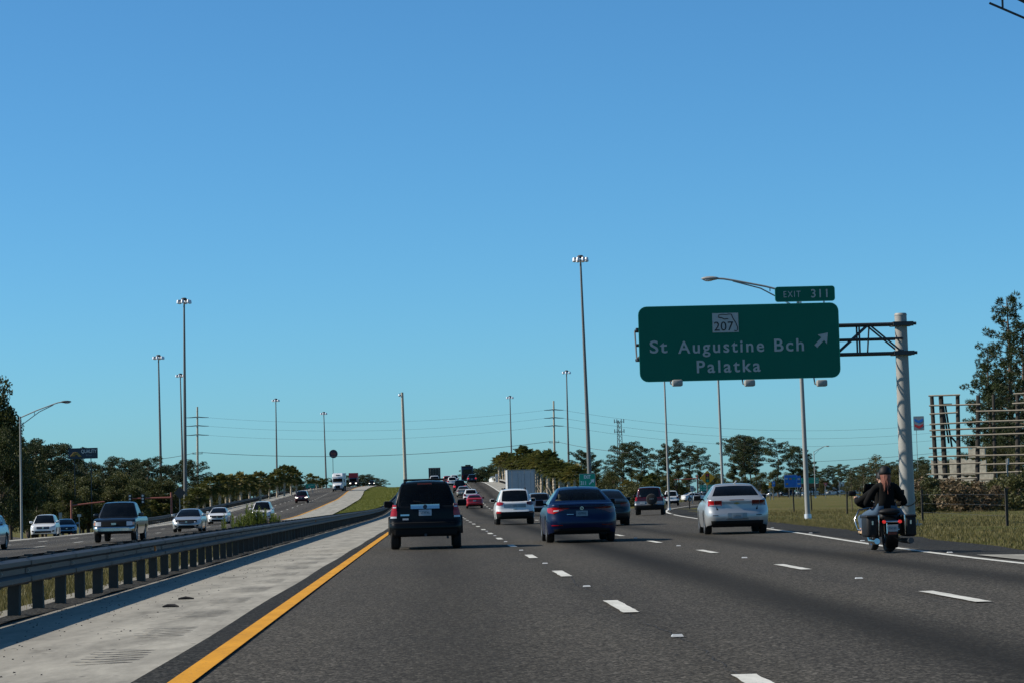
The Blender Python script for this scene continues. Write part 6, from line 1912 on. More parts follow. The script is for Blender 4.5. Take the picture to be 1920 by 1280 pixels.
# 9.. queue toward the crest
def away(label, sp, px, Y, pm, rear, s, lit='plate_white', **k):
    car(label, sp, ahead(px, Y, sp['L']), 0, pm, rear, 'glass_black', 'rim_dark', 'cars driving away', rx=slope_r(Y + 2), extras=exp(0.74, 0.87, s, lit), **k)
away('small red hatchback in the middle lane beyond the black SUV', sedan(L=4.4, H=1.44, W=1.8), 890, 262, 'paint_red', rear_sedan(0, 'lamp_red'), 'RD 8')
away('white car just ahead of the small red hatchback', suv(L=4.5, H=1.6), 883, 300, 'paint_white', rear_suv('lamp_red_dark'), 'WC 2')
away('beige sedan ahead of the white car and red hatchback', sedan(L=4.9, W=1.88), 869, 336, 'paint_beige', rear_sedan(0, 'lamp_red_dark'), 'BG 5')
away('black SUV with glowing brake lights ahead of the beige sedan', suv(L=4.9, W=1.98, H=1.85), 862, 366, 'paint_black', rear_suv('lamp_red_lit'), 'BK 3')
away('dark violet SUV at the crest behind the coach', suv(L=4.8, W=1.95, H=1.75), 885, 500, 'paint_navy', rear_suv('lamp_red_lit'), 'NV 9')
away('white SUV climbing to the crest left of the dark SUV', suv(L=4.6), 848, 440, 'paint_white', rear_suv('lamp_red'), 'WS 4')
away('second white car peeping over the one below it near the crest', suv(L=4.6, H=1.75), 852, 485, 'paint_white', rear_suv('lamp_red'), 'WT 6')
away('small red car at the crest left of the white cars', suv(L=4.4), 839, 470, 'paint_red', rear_suv('lamp_red'), 'RC 1')
away('white pickup over the roof of the black SUV', pickup(), 815, 450, 'paint_white', [('tail_light', 'r', [(0.86, 0.75, 1.1), (1.0, 0.75, 1.1)], 'lamp_red')], 'PK 2', name='pickup_truck', cat='pickup')

# ---- oncoming
def oncoming(label, sp, px, Y, pm, fr_, s=None, glassm='glass_black', rim='rim', zf=zL, name='car', cat='car', extras=None, rz=0.0, **k):
    car(label, sp, toward(px, Y, sp['L'], zf), math.pi + rz, pm, fr_, glassm, rim, 'cars coming toward the camera', name=name, cat=cat, rx=slope_l(Y + 2) if zf is zL else 0.0, extras=extras, **k)
sp = pickup(L=5.6, W=2.0, H=1.88)
def ex_pick(root, sh, sp):
    sh.patch('f', [(-1.0, 0.54, 0.72), (1.0, 0.54, 0.72)], 0.03).build('chrome_bumper', M['chrome'], root, 40)
    sh.patch('f', [(-0.95, 0.42, 0.53), (0.95, 0.42, 0.53)], 0.012).build('air_dam', M['black_plastic'], root)
    q = sh.surf('f', 0, 0.87, 0.03); MB().box(q, (0.22, 0.02, 0.09)).build('emblem', M['chrome'], root)
    MB().box((0, -1.8, 1.10), (1.7, 1.7, 0.04)).build('bed_cover', M['black_plastic'], root)
P = [('headlight', 'f', [(0.60, 0.78, 0.97), (0.82, 0.78, 0.97), (0.93, 0.80, 0.96)], 'lamp_clear', 0.014), ('indicator', 'f', [(0.94, 0.80, 0.95), (1.06, 0.82, 0.94)], 'lamp_amber', 0.014),
     ('=grille', 'f', [(-0.57, 0.76, 0.99), (0.57, 0.76, 0.99)], 'black_plastic', 0.02)]
oncoming('dark pickup truck with chrome bumper coming along the inner oncoming lane', sp, 213, 117, 'paint_pickup_dark', P, name='pickup_truck', cat='pickup', extras=ex_pick)
def badge(z):
    def f(root, sh, sp):
        q = sh.surf('f', 0, z, 0.025); MB().lathe([(0.001, 0.015), (0.07, 0.015), (0.07, 0.0)], 16, 'Y', q).build('emblem', M['chrome'], root)
    return f
oncoming('silver sedan coming behind the dark pickup', sedan(L=4.84, W=1.83, H=1.45), 349, 158, 'paint_silver', front_sedan(0, 'lamp_clear'), extras=badge(0.64))
oncoming('white sedan in the second oncoming lane beside the weed clump', sedan(L=4.65, W=1.78, H=1.45), 407, 222, 'paint_white', front_sedan(0, 'lamp_clear'), extras=badge(0.63))
oncoming('white SUV partly hidden by the weed clump', suv(L=4.9, W=1.95, H=1.80), 489, 228, 'paint_white', front_suv(0.02), extras=badge(0.76))
oncoming('dark red SUV with lit headlights coming down the slope', suv(L=4.7, W=1.9, H=1.72), 565, 357, 'paint_maroon', front_suv(0.0, 'lamp_lit'), extras=badge(0.76))
sp = suv(L=4.6, W=1.85, H=1.62, top=[(-2.3, 1.12), (-0.5, 1.05), (0.9, 1.0), (1.1, 1.0), (1.8, 0.92), (2.15, 0.82), (2.3, 0.72)])
zslip = lambda x, y: ground(x, y) + 0.13
oncoming('white SUV on the slip road at far left below the trees', suv(L=4.65, W=1.84, H=1.66), 76, 182, 'paint_white', front_suv(-0.02), zf=zslip, extras=badge(0.74), rz=R(4))
oncoming('dark blue car following the white SUV on the slip road', sedan(L=4.6), 116, 215, 'paint_sky_blue', front_sedan(0), zf=zslip, extras=badge(0.64), rz=R(10))
def at_x(label, sp, X, Yf, pm, fr_, extras):
    car(label, sp, Vector((X, Yf + sp['L'] / 2, zL(X, Yf + 2) + 0.008)), math.pi, pm, fr_, 'glass_dark', 'rim', 'cars coming toward the camera', extras=extras)
sp = suv(L=4.5, W=1.84, H=1.55)
at_x('blue grey hatchback cut by the left picture edge', sp, -19.6, 106.6, 'paint_sky_blue', front_suv(-0.02) + [('tail_light', 'r', [(0.60, 0.82, 1.04), (0.9, 0.78, 1.06), (1.1, 0.85, 1.04)], 'lamp_red')], badge(0.74))
oncoming('small silver car crossing below the left palms behind the lamp post', sedan(L=4.6), 298, 330, 'paint_silver', front_sedan(0), zf=lambda x, y: ground(x, y) + 0.1, extras=badge(0.64), rz=R(70))
# cars on the cross street and ramp end
def side_car(label, px, Y, pm, sp, rz, zz=None):
    p = G(px, Y); p.z += 0.14
    car(label, sp, p, rz, pm, front_suv(0) if sp['kind'] == 'suv' else front_sedan(0), 'glass_black', 'rim', 'cars on the cross street', extras=badge(0.7))
side_car('white car on the ramp end left of the red signal post', 1303, 410, 'paint_white', sedan(L=4.7), R(-70))
side_car('grey car on the ramp end right of the red signal post', 1322, 430, 'paint_grey', sedan(L=4.7), R(-80))
side_car('white van at the ramp end behind the grey car', 1337, 455, 'paint_white', suv(L=5.2, H=2.0, W=1.95), R(-85))
side_car('white car on the cross street left of the blue sign posts', 1452, 740, 'paint_white', sedan(L=4.8), R(100))
side_car('dark car on the cross street below the large blue sign', 1476, 730, 'paint_navy', suv(L=4.8), R(100))
side_car('dark grey car on the cross street below the small blue sign', 1438, 745, 'paint_black', sedan(L=4.8), R(100))
side_car('white car on the cross street just left of the light pole', 1503, 760, 'paint_white', sedan(L=4.8), R(100))
side_car('silver car on the cross street just right of the light pole', 1529, 770, 'paint_silver', pickup(L=5.6), R(100))
side_car('white car far along the cross street near the rider', 1562, 790, 'paint_white', sedan(L=4.8), R(100))
side_car('silver car far along the cross street beside the rider', 1582, 800, 'paint_grey', sedan(L=4.8), R(100))
b_ = G(1590, 860)
bld = thing('shed', 'long low white shed behind the cross street beside the rider', 'building', b_)
MB().box((-6, 0, 1.6), (20, 6, 3.4)).build('wall', M['white_box'], bld)
MB().box((-6, 0, 3.4), (21, 7, 0.35)).build('roof', M['galvanised'], bld)
b_ = G(1450, 850)
bld = thing('shed', 'pale shed behind the parked cars left of the blue signs', 'building', b_)
MB().box((0, 0, 1.7), (14, 6, 3.6)).build('wall', M['white_box'], bld)
MB().box((0, 0, 3.6), (15, 7, 0.35)).build('roof', M['galvanised'], bld)

# ------------------------------------------------------------------ trucks and coach
def box_body(root, w, L, z0, z1, y0, mt, nm='box', doors=True):
    MB().box((0, y0 + L / 2, (z0 + z1) / 2), (w, L, z1 - z0)).build(nm, mt, root)
    fr_ = MB()
    for sx_ in (-1, 1): fr_.box((sx_ * (w / 2 - 0.03), y0 - 0.012, (z0 + z1) / 2), (0.09, 0.05, z1 - z0 + 0.02))
    for zz in (z0 + 0.04, z1 - 0.05): fr_.box((0, y0 - 0.014, zz), (w + 0.01, 0.05, 0.11))
    fr_.build('door_frame', M['galvanised'], root)
    if doors:
        for sx_ in (-1, 1):
            d_ = MB().rbox((sx_ * w * 0.235, y0 - 0.012, (z0 + z1) / 2), (w * 0.455, 0.03, z1 - z0 - 0.2), 0.01).build('door', mt, root)
            for xx in (0.12, 0.34): MB().tube([(sx_ * w * xx, y0 - 0.04, z0 + 0.1), (sx_ * w * xx, y0 - 0.04, z1 - 0.1)], 0.015, 6).build('locking_bar', M['galvanised'], d_)
def simple_wheels(root, ys, w, r, dual=False):
    for y in ys:
        for sg in (1, -1):
            add_wheel(root, sg * (w / 2 - 0.16), y, r, 0.28, 'rim')
            if dual: add_wheel(root, sg * (w / 2 - 0.48), y, r, 0.28, 'rim')
mat('box_grey', (0.46, 0.47, 0.48), 0.55, noise=0.08, nscale=1.5)
p = ahead(978, 226, 0.0); p.x = X_at(978, 226, 2.0)
bt = thing('box_truck', 'grey white box truck in the right lane before the palms', 'truck', (p.x, 226, zr(230)), 0, None, slope_r(230))
box_body(bt, 2.5, 6.2, 1.0, 3.78, 0.0, M['box_grey'])
MB().rbox((0, 7.1, 1.55), (2.2, 1.7, 1.9), 0.15).build('cab', M['white_box'], bt, 40)
MB().box((0, 4.0, 0.75), (0.9, 8.0, 0.3)).build('chassis', M['steel_dark'], bt)
simple_wheels(bt, (1.6,), 2.4, 0.42, True); simple_wheels(bt, (7.0,), 2.2, 0.42)
MB().box((0, 0.0, 0.62), (2.3, 0.12, 0.16)).build('rear_bumper', M['steel_dark'], bt)
for sg in (-1, 1):
    MB().rbox((sg * 1.35, 6.6, 1.9), (0.16, 0.2, 0.55), 0.03).build('mirror', M['black_plastic'], bt)
    MB().box((sg * 0.95, -0.03, 0.85), (0.3, 0.05, 0.1)).build('tail_light', M['lamp_red_dark'], bt)
p = ahead(815, 500, 0)
b2 = thing('box_truck', 'dark backed box truck beyond the white pickup at the crest', 'truck', (X_at(815, 500, 6), 505, zr(505)), 0, None, slope_r(505))
box_body(b2, 2.4, 5.5, 1.0, 3.3, 0.0, M['paint_dark_teal'])
MB().rbox((0, 6.4, 1.5), (2.1, 1.6, 1.8), 0.15).build('cab', M['white_box'], b2, 40)
simple_wheels(b2, (1.5, 6.3), 2.3, 0.42); MB().box((0, 3.5, 0.8), (0.9, 7, 0.3)).build('chassis', M['steel_dark'], b2)
cb2 = thing('coach', 'dark coach at the crest above the dark violet SUV', 'coach', (X_at(877, 535, 7), 540, zr(540)), 0, None, slope_r(540))
MB().rbox((0, 5.5, 1.95), (2.55, 11, 3.2), 0.12).build('body', M['paint_navy'], cb2, 40)
MB().box((0, -0.02, 2.4), (2.0, 0.06, 0.9)).build('rear_window', M['glass_black'], cb2)
MB().box((0, -0.03, 1.2), (1.5, 0.06, 0.7)).build('engine_grille', M['black_plastic'], cb2)
MB().rbox((0.2, 3, 3.7), (1.2, 1.6, 0.35), 0.08).build('air_unit', M['black_plastic'], cb2)
MB().box((0, 5, 3.57), (2.6, 10.9, 0.06)).build('roof_edge', M['galvanised'], cb2)
for sg in (-1, 1):
    MB().box((sg * 1.1, -0.03, 1.3), (0.14, 0.06, 0.5)).build('tail_light', M['lamp_red'], cb2)
    MB().box((sg * 1.28, 5.5, 2.4), (0.04, 9.5, 0.9)).build('side_window', M['glass_black'], cb2)
simple_wheels(cb2, (2.5, 8.8), 2.5, 0.48)

def semi(label, px, Y, cabm, boxm, lit):
    zz = zl(Y); x = X_at(px, Y, zz + 1.5)
    t_ = thing('lorry', label, 'lorry', (x, Y, zL(x, Y) + 0.01), math.pi, 'lorries coming toward the camera', slope_l(Y))
    # local +y is the nose direction; the nose sits at y = 0
    hood = MB()
    prof = [(0.0, 0.55, 1.25), (-0.35, 0.5, 1.55), (-1.2, 0.5, 1.75), (-1.5, 0.5, 1.85)]
    Pn = []
    for y, za, zb in prof:
        w_ = 0.82 + 0.22 * min(1, -y / 0.5)
        Pn.append([(-w_, y, za), (-w_, y, zb - 0.18), (-w_ + 0.2, y, zb), (w_ - 0.2, y, zb), (w_, y, zb - 0.18), (w_, y, za)])
    hood.grid(Pn); hood.add(Pn[0], [(0, 1, 2, 3, 4, 5)])
    hood.build('hood', cabm, t_, 30)
    MB().rbox((0, -2.35, 2.0), (2.35, 1.75, 2.6), 0.16).build('cab', cabm, t_, 40)
    sl_ = MB()
    Ps = []
    for y, zb in ((-1.75, 3.3), (-2.2, 3.75), (-2.8, 3.95), (-4.6, 3.98)):
        Ps.append([(-1.2, y, 1.0), (-1.2, y, zb - 0.2), (-1.0, y, zb), (1.0, y, zb), (1.2, y, zb - 0.2), (1.2, y, 1.0)])
    sl_.grid(Ps); sl_.add(Ps[0], [(0, 1, 2, 3, 4, 5)]); sl_.build('sleeper', cabm, t_, 30)
    MB().rbox((0, -1.46, 2.42), (2.05, 0.06, 0.78), 0.02, Matrix.Rotation(R(-6), 3, 'X')).build('windshield', M['glass_black'], t_)
    MB().rbox((0, -1.95, 3.55), (0.85, 0.3, 0.16), 0.03).build('roof_vent', M['black_plastic'], t_)
    MB().rbox((0, 0.03, 0.98), (1.0, 0.06, 0.62), 0.03).build('grille', M['black_plastic'], t_)
    MB().rbox((0, 0.02, 0.5), (2.1, 0.25, 0.36), 0.06).build('bumper', M['steel_dark'], t_)
    for sg in (-1, 1):
        MB().rbox((sg * 0.78, 0.0, 1.0), (0.36, 0.12, 0.26), 0.05).build('headlight', M[lit], t_)
        MB().rbox((sg * 1.42, -1.5, 2.3), (0.16, 0.2, 0.7), 0.04).build('mirror', M['black_plastic'], t_)
        MB().rbox((sg * 0.97, -0.85, 0.78), (0.28, 1.3, 0.5), 0.1).build('fender', cabm, t_, 40)
    MB().box((0, -11.6, 2.55), (2.58, 13.0, 2.75)).build('trailer', boxm, t_)
    MB().box((0, -8, 0.95), (1.0, 15, 0.3)).build('chassis', M['steel_dark'], t_)
    simple_wheels(t_, (-0.95,), 2.35, 0.5); simple_wheels(t_, (-4.4, -5.6, -15.6, -16.8), 2.5, 0.5)
mat('trailer_red', (0.5, 0.02, 0.03), 0.5)
semi('white lorry with sleeper cab coming over the left crest', 633, 545, M['paint_white'], M['white_box'], 'lamp_clear')
# red lorry behind it
Y = 690; x = X_at(662, Y, zl(Y) + 1.5)
rl = thing('lorry', 'red box lorry with lit headlights behind the white lorry', 'lorry', (x, Y, zL(x, Y)), math.pi, 'lorries coming toward the camera', slope_l(Y))
MB().rbox((0, -0.9, 1.45), (2.2, 1.8, 2.0), 0.15).build('cab', M['paint_navy'], rl, 40)
MB().box((0, -5.2, 2.5), (2.5, 6.4, 2.6)).build('box', M['trailer_red'], rl)
MB().box((0, -1.95, 3.0), (2.1, 0.1, 1.3)).build('box_front', M['trailer_red'], rl)
MB().rbox((0, 0.02, 1.85), (1.9, 0.06, 0.7), 0.02).build('windshield', M['glass_black'], rl)
for sg in (-1, 1): MB().rbox((sg * 0.8, 0.03, 0.95), (0.4, 0.08, 0.26), 0.03).build('headlight', M['lamp_lit'], rl)
simple_wheels(rl, (-1.2, -6.5), 2.4, 0.48); MB().box((0, -4, 0.85), (0.9, 8, 0.3)).build('chassis', M['steel_dark'], rl)
# two far cars at the left crest
oncoming('tiny dark car with lit lamp at the left crest', suv(), 697, 740, 'paint_black', front_suv(0, 'lamp_lit'), extras=badge(0.74))
# ------------------------------------------------------------------ touring motorcycle with two riders
def skin_mesh(name, verts, edges, radii, sub=2):
    me = bpy.data.meshes.new(name)
    me.from_pydata(verts, edges, [])
    o = bpy.data.objects.new(name, me); COL.objects.link(o)
    md = o.modifiers.new('skin', 'SKIN')
    md.use_smooth_shade = True
    for i, r in enumerate(radii):
        sv = me.skin_vertices[0].data[i]
        sv.radius = r if isinstance(r, tuple) else (r, r)
        sv.use_root = (i == 0)
    sb = o.modifiers.new('sub', 'SUBSURF'); sb.levels = sub; sb.render_levels = sub
    dg = bpy.context.evaluated_depsgraph_get()
    out = bpy.data.meshes.new_from_object(o.evaluated_get(dg))
    bpy.data.objects.remove(o)
    out.name = name
    return out

def person(label, loc, J, mats_by_bone, hair=None, helmet=None, group=None):
    """J: name -> (pos, radius, parent); one continuous skin; material by nearest bone"""
    names = list(J)
    idx = {n: i for i, n in enumerate(names)}
    V_ = [J[n][0] for n in names]; Rd = [J[n][1] for n in names]
    E_ = [(idx[n], idx[J[n][2]]) for n in names if J[n][2]]
    me = skin_mesh('body', V_, E_, Rd)
    mats = []
    for m_ in mats_by_bone.values():
        if m_ not in mats: mats.append(m_)
    me.materials.clear()
    for m_ in mats: me.materials.append(M[m_])
    P_ = [Vector(v) for v in V_]
    segs = []
    for n in names:
        par_ = J[n][2]
        if par_: segs.append((P_[idx[n]], P_[idx[par_]], n))
    for f in me.polygons:
        c = f.center; best, bn = 1e9, None
        for a, b, n in segs:
            d = b - a; t = max(0, min(1, (c - a).dot(d) / max(1e-9, d.dot(d)))); q = (c - a - d * t).length
            if q < best: best, bn = q, n
        f.material_index = mats.index(mats_by_bone[bn]); f.use_smooth = True
    t_ = thing('person', label, 'person', loc, 0, group)
    link('body', me, t_)
    return t_

MY = 47.2
mp = ahead(1665, 46.4, 0.0)
mx_, mz_ = X_at(1666, 46.7, 0.5), 0.012
bike = thing('motorcycle', 'black touring motorcycle with saddlebags carrying two riders in the right lane', 'motorcycle', (mx_, 46.7, mz_))
# rear axle at y=0, front axle at y=1.63
def bike_wheel(y, r, w):
    o = MB().lathe([(r * 0.68, -w * 0.4), (r * 0.9, -w / 2), (r * 0.975, -w * 0.33), (r, 0), (r * 0.975, w * 0.33), (r * 0.9, w / 2), (r * 0.68, w * 0.4)], 30, 'X').build('wheel', M['tyre'], bike, 50)
    o.location = (0, y, r)
    rm = MB().lathe([(r * 0.70, -w * 0.38), (r * 0.64, -w * 0.2), (r * 0.64, w * 0.2), (r * 0.70, w * 0.38)], 30, 'X')
    for k in range(9):
        rot = Matrix.Rotation(2 * math.pi * k / 9, 3, 'X'); rm.box(rot @ Vector((0, r * 0.38, 0)), (0.02, r * 0.56, 0.02), rot)
    rm.lathe([(0.001, -0.08), (0.05, -0.08), (0.05, 0.08), (0.001, 0.08)], 14, 'X')
    rm.build('rim', M['chrome'], o, 40)
bike_wheel(0.0, 0.325, 0.17); bike_wheel(1.63, 0.315, 0.13)
# rear fender wraps the tyre
Pf = []
for a in np.linspace(R(-40), R(100), 14):
    Pf.append([(s_, -math.cos(a) * (0.36 + c_), 0.33 + math.sin(a) * (0.36 + c_)) for s_, c_ in ((-0.125, -0.05), (-0.11, 0.01), (-0.05, 0.035), (0.05, 0.035), (0.11, 0.01), (0.125, -0.05))])
MB().grid(Pf).build('rear_fender', M['paint_black'], bike, 50)
Pf = []
for a in np.linspace(R(20), R(170), 14):
    Pf.append([(s_, 1.63 - math.cos(a) * (0.34 + c_), 0.315 + math.sin(a) * (0.34 + c_)) for s_, c_ in ((-0.09, -0.05), (-0.08, 0.01), (0.0, 0.03), (0.08, 0.01), (0.09, -0.05))])
MB().grid(Pf).build('front_fender', M['paint_black'], bike, 50)
for sg in (-1, 1):
    bag = MB().rbox((sg * 0.36, -0.02, 0.49), (0.22, 0.62, 0.40), 0.05).build('saddlebag', M['leather_black'], bike, 50)
    MB().rbox((sg * 0.36, -0.02, 0.675), (0.235, 0.64, 0.05), 0.02).build('lid', M['leather_black'], bag, 50)
    MB().box((sg * 0.36, -0.335, 0.56), (0.03, 0.01, 0.07)).build('latch', M['chrome'], bag)
    MB().tube([(sg * 0.245, -0.345, 0.70), (sg * 0.245, -0.36, 0.55), (sg * 0.25, -0.33, 0.33)], 0.012, 8).build('bag_guard', M['chrome'], bike, 50)
    MB().tube([(sg * 0.22, 0.9, 0.26), (sg * 0.30, 0.3, 0.21), (sg * 0.32, -0.40, 0.21), (sg * 0.32, -0.52, 0.22)], [0.035, 0.045, 0.055, 0.055], 12).build('exhaust', M['chrome'] if sg < 0 else M['steel_dark'], bike, 50)
    MB().lathe([(0.001, -0.02), (0.03, -0.02), (0.034, 0.03), (0.001, 0.04)], 14, 'Y', (sg * 0.15, -0.39, 0.575)).build('tail_light', M['lamp_red_lit'], bike, 50)
    MB().tube([(sg * 0.10, 0.55, 0.40), (sg * 0.46, 0.72, 0.42), (sg * 0.50, 0.80, 0.62), (sg * 0.40, 0.86, 0.80), (sg * 0.12, 0.90, 0.84)], 0.018, 8).build('crash_bar', M['chrome'], bike, 50)
    MB().box((sg * 0.34, 0.62, 0.34), (0.26, 0.32, 0.03)).build('footboard', M['black_plastic'], bike)
    MB().tube([(sg * 0.085, 1.63, 0.32), (sg * 0.085, 1.38, 0.95)], 0.028, 8).build('fork', M['chrome'], bike, 50)
    MB().tube([(sg * 0.05, 1.33, 0.95), (sg * 0.22, 1.22, 1.06), (sg * 0.46, 0.99, 1.01)], 0.014, 8).build('handlebar', M['chrome'], bike, 50)
    MB().tube([(sg * 0.32, 1.13, 1.05), (sg * 0.44, 1.16, 1.10)], 0.007, 6).build('mirror_stem', M['chrome'], bike)
    MB().rbox((sg * 0.47, 1.16, 1.12), (0.15, 0.04, 0.10), 0.018).build('mirror', M['black_plastic'], bike, 50)
MB().rbox((0, -0.33, 0.575), (0.30, 0.08, 0.045), 0.02).build('lamp_bar', M['chrome'], bike, 50)
nm = MB().box((0, -0.425, 0.455), (0.20, 0.012, 0.125), Matrix.Rotation(R(12), 3, 'X')).build('number_plate', M['plate_white'], bike)
marks(5, 0.15, 0.055, M['plate_text'], nm, (0, -0.436, 0.455))
MB().box((0, -0.41, 0.36), (0.16, 0.02, 0.05)).build('reflector', M['lamp_red_dark'], bike)
MB().tube([(-0.11, -0.42, 0.55), (-0.11, -0.43, 0.36)], 0.01, 6).build('plate_frame', M['chrome'], bike)
MB().rbox((0, 0.20, 0.66), (0.36, 0.75, 0.15), 0.06).build('seat', M['leather_black'], bike, 50)
MB().blob((0, 0.88, 0.80), (0.34, 0.62, 0.28), 14, 10).build('tank', M['paint_black'], bike, 60)
MB().rbox((0, 0.75, 0.50), (0.34, 0.55, 0.44), 0.08).build('engine', M['steel_dark'], bike, 50)
MB().tube([(0, 0.0, 0.33), (0, 0.5, 0.42), (0, 1.2, 0.5), (0, 1.38, 0.95)], 0.04, 8).build('frame', M['steel_dark'], bike, 50)
fr_ = MB()
Pq = []
for z, hw, yy in ((0.78, 0.16, 1.36), (0.88, 0.38, 1.34), (0.98, 0.40, 1.36), (1.08, 0.30, 1.33)):
    Pq.append([(-hw, yy - 0.14, z), (-hw * 0.7, yy + 0.06, z), (0, yy + 0.16, z), (hw * 0.7, yy + 0.06, z), (hw, yy - 0.14, z)])
fr_.grid(Pq).build('fairing', M['paint_black'], bike, 50)
MB().grid([[(x * 0.9, p_[1], p_[2]) for x, p_ in ((q[0], q) for q in Pq[-1])], [(q[0] * 0.75, q[1] - 0.10, q[2] + 0.22) for q in Pq[-1]]]).build('windscreen', M['glass_dark'], bike, 50)
MB().blob((0, -0.14, 0.76), (0.42, 0.20, 0.13), 12, 8).build('luggage_roll', M['leather_black'], bike, 60)

def hand(prefix, wrist, fwd, up, thumb_side, J, par_, grip=True):
    """palm and five fingers closing round a bar"""
    w = Vector(wrist); f = Vector(fwd).normalized(); u = Vector(up).normalized(); s_ = f.cross(u).normalized() * thumb_side
    J[prefix + '_palm'] = (w + f * 0.055, (0.034, 0.022), par_)
    for k, L in enumerate((0.070, 0.078, 0.074, 0.060)):
        o = s_ * (0.030 - 0.020 * k)
        a = w + f * 0.095 + o; b = a + f * L * 0.45 - u * 0.012; c = b - u * L * 0.45 + f * 0.005; d = c - f * L * 0.35 - u * 0.006
        J[f'{prefix}_f{k}a'] = (a, 0.0095, prefix + '_palm'); J[f'{prefix}_f{k}b'] = (b, 0.009, f'{prefix}_f{k}a'); J[f'{prefix}_f{k}c'] = (c, 0.0085, f'{prefix}_f{k}b'); J[f'{prefix}_f{k}d'] = (d, 0.007, f'{prefix}_f{k}c')
    a = w + f * 0.035 + s_ * 0.04 - u * 0.01; b = a + f * 0.04 + s_ * 0.012 - u * 0.02; c = b + f * 0.02 - u * 0.025
    J[prefix + '_t0'] = (a, 0.012, prefix + '_palm'); J[prefix + '_t1'] = (b, 0.010, prefix + '_t0'); J[prefix + '_t2'] = (c, 0.008, prefix + '_t1')

def rider_joints(y0, zs, lean, reach, hips=0.17, hw=0.20):
    J = {}
    J['pelvis'] = (Vector((0, y0, zs + 0.10)), (0.175, 0.13), None)
    J['belly'] = (Vector((0, y0 + lean * 0.3, zs + 0.26)), (0.165, 0.125), 'pelvis')
    J['chest'] = (Vector((0, y0 + lean * 0.75, zs + 0.44)), (0.185, 0.13), 'belly')
    J['collar'] = (Vector((0, y0 + lean * 0.95, zs + 0.55)), (0.12, 0.09), 'chest')
    J['neck'] = (Vector((0, y0 + lean * 1.05, zs + 0.625)), 0.058, 'collar')
    J['jaw'] = (Vector((0, y0 + lean * 1.1 + 0.025, zs + 0.70)), (0.068, 0.078), 'neck')
    J['skull'] = (Vector((0, y0 + lean * 1.1 + 0.02, zs + 0.79)), (0.078, 0.092), 'jaw')
    J['crown'] = (Vector((0, y0 + lean * 1.1 + 0.01, zs + 0.845)), (0.060, 0.070), 'skull')
    for n, sg in (('l', -1), ('r', 1)):
        J[n + 'sh'] = (Vector((sg * 0.195, y0 + lean * 0.9, zs + 0.52)), 0.082, 'collar')
        el, wr_ = reach(sg)
        J[n + 'el'] = (Vector(el), 0.062, n + 'sh'); J[n + 'fa'] = ((Vector(el) * 0.45 + Vector(wr_) * 0.55), 0.052, n + 'el')
        J[n + 'wr'] = (Vector(wr_), 0.036, n + 'fa')
        d = (Vector(wr_) - Vector(el)).normalized()
        hand(n + 'h', wr_, d, (0, 0, 1), -sg, J, n + 'wr')
        J[n + 'hip'] = (Vector((sg * hips * 0.75, y0 + 0.05, zs + 0.06)), 0.115, 'pelvis')
        kn = Vector((sg * (hw + 0.14), y0 + 0.44, zs - 0.02)); an = Vector((sg * 0.36, y0 + 0.34, 0.44))
        J[n + 'th'] = ((J[n + 'hip'][0] + kn) / 2 + Vector((sg * 0.02, 0, 0.01)), 0.098, n + 'hip')
        J[n + 'kn'] = (kn, 0.072, n + 'th')
        J[n + 'ca'] = ((kn * 0.6 + an * 0.4) + Vector((0, -0.02, 0)), 0.066, n + 'kn')
        J[n + 'an'] = (an, 0.046, n + 'ca')
        J[n + 'heel'] = (an + Vector((0, -0.02, -0.055)), 0.048, n + 'an')
        J[n + 'toe'] = (an + Vector((sg * 0.02, 0.17, -0.065)), 0.04, n + 'heel')
    return J
def mats_for(J, jacket, trousers, boots):
    out = {}
    for n in J:
        if n in ('jaw', 'skull', 'crown', 'neck') or n[:2] in ('lh', 'rh') and n not in ('lhip', 'rhip'): out[n] = 'skin'
        elif n in ('pelvis', 'belly', 'chest', 'collar') or n[1:] in ('sh', 'el', 'fa', 'wr'): out[n] = jacket
        elif n[1:] in ('heel', 'toe'): out[n] = boots
        else: out[n] = trousers
    return out
def face(root, J, y0):
    c = J['skull'][0]; j = J['jaw'][0]
    MB().blob((0, c.y + 0.10, c.z - 0.045), (0.03, 0.045, 0.05), 8, 6).build('nose', M['skin'], root, 60)
    for sg in (-1, 1):
        MB().blob((sg * 0.032, c.y + 0.082, c.z - 0.012), (0.024, 0.016, 0.013), 8, 5).build('eye', M['sign_white'], root, 60)
        MB().blob((sg * 0.080, c.y - 0.005, c.z - 0.03), (0.022, 0.045, 0.06), 8, 6).build('ear', M['skin'], root, 60)
    MB().blob((0, j.y + 0.078, j.z - 0.0), (0.05, 0.02, 0.014), 8, 5).build('mouth', M['hair_red'], root, 60)

Z0 = 0.65
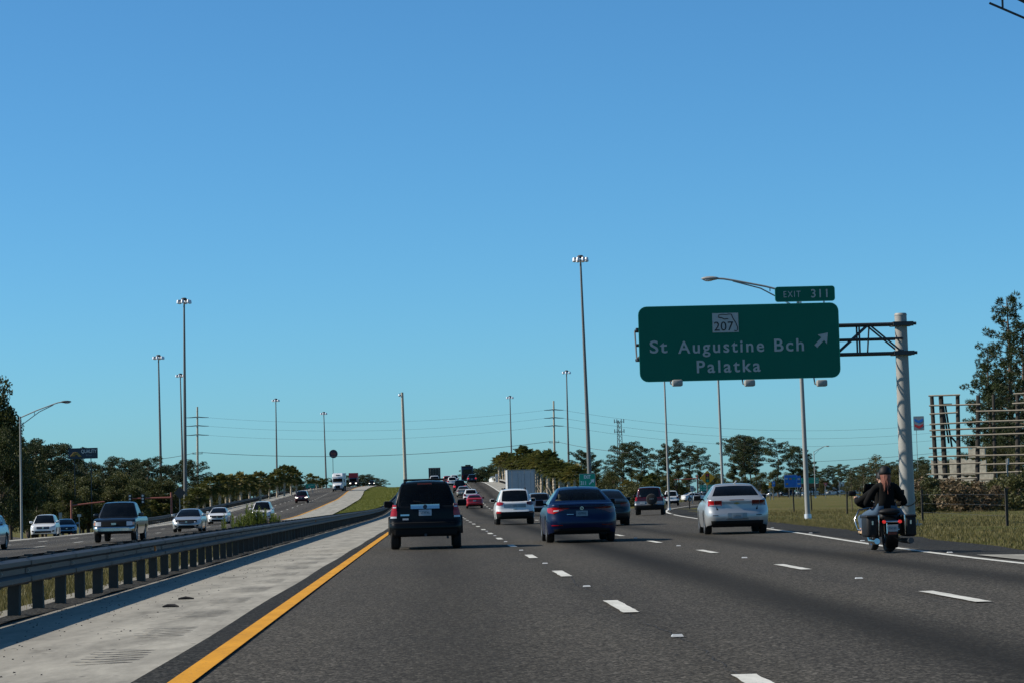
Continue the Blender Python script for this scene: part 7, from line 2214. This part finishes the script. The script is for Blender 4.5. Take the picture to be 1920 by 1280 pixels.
# front rider: arms out to the bars
J = rider_joints(0.50, Z0 - 0.03, 0.03, lambda sg: ((sg * 0.45, 0.74, 0.94), (sg * 0.43, 0.955, 1.02)))
J['lkn'] = (Vector((-0.36, 0.95, 0.66)), 0.072, 'lth'); J['rkn'] = (Vector((0.36, 0.95, 0.66)), 0.072, 'rth')
r1 = person('front rider steering, black jacket and blue jeans, bare neck showing', (mx_, 46.7, mz_), J, mats_for(J, 'jacket_black', 'jeans', 'boot_tan'), group='two motorcycle riders')
face(r1, J, 0.5)
c = J['skull'][0]
MB().lathe([(0.001, 0.125), (0.05, 0.115), (0.085, 0.075), (0.098, 0.02), (0.10, -0.01)], 20, 'Z', (0, c.y - 0.005, c.z)).build('cap', M['leather_black'], r1, 60)
# passenger: sits behind, elbows out, hands at the front rider's waist
J = rider_joints(0.14, Z0 + 0.05, 0.02, lambda sg: ((sg * 0.38, 0.22, 0.92), (sg * 0.23, 0.46, 0.88)))
for n, sg in (('l', -1), ('r', 1)):
    J[n + 'kn'] = (Vector((sg * 0.36, 0.60, 0.68)), 0.070, n + 'th'); an = Vector((sg * 0.40, 0.44, 0.42))
    J[n + 'ca'] = (J[n + 'kn'][0] * 0.6 + an * 0.4, 0.062, n + 'kn'); J[n + 'an'] = (an, 0.045, n + 'ca')
    J[n + 'heel'] = (an + Vector((0, -0.03, -0.055)), 0.048, n + 'an'); J[n + 'toe'] = (an + Vector((sg * 0.02, 0.16, -0.06)), 0.04, n + 'heel')
r2 = person('pillion rider in black jacket with long red ponytail and dark helmet', (mx_, 46.7, mz_), J, mats_for(J, 'jacket_black', 'jeans', 'boot_tan'), group='two motorcycle riders')
face(r2, J, 0.14)
c = J['skull'][0]
MB().lathe([(0.001, 0.135), (0.06, 0.122), (0.100, 0.078), (0.116, 0.015), (0.116, -0.03), (0.10, -0.04)], 22, 'Z', (0, c.y - 0.01, c.z + 0.005)).build('helmet', M['leather_black'], r2, 60)
hr = MB(); hrn = random.Random(2)
for k in range(46):
    a = R(-75 + 150 * (k % 23) / 22); x0 = 0.095 * math.sin(a); y0_ = c.y - 0.10 * math.cos(a)
    L = hrn.uniform(0.20, 0.40); e = hrn.uniform(-.05, .05)
    hr.tube([(x0, y0_, c.z + 0.0), (x0 * 0.85 + e * .2, y0_ - 0.035, c.z - L * 0.45), (x0 * 0.75 + e, y0_ - 0.045 + hrn.uniform(-.02, .02), c.z - L)], [0.016, 0.015, 0.004], 5)
hr.build('hair', M['hair_red'], r2, 60)
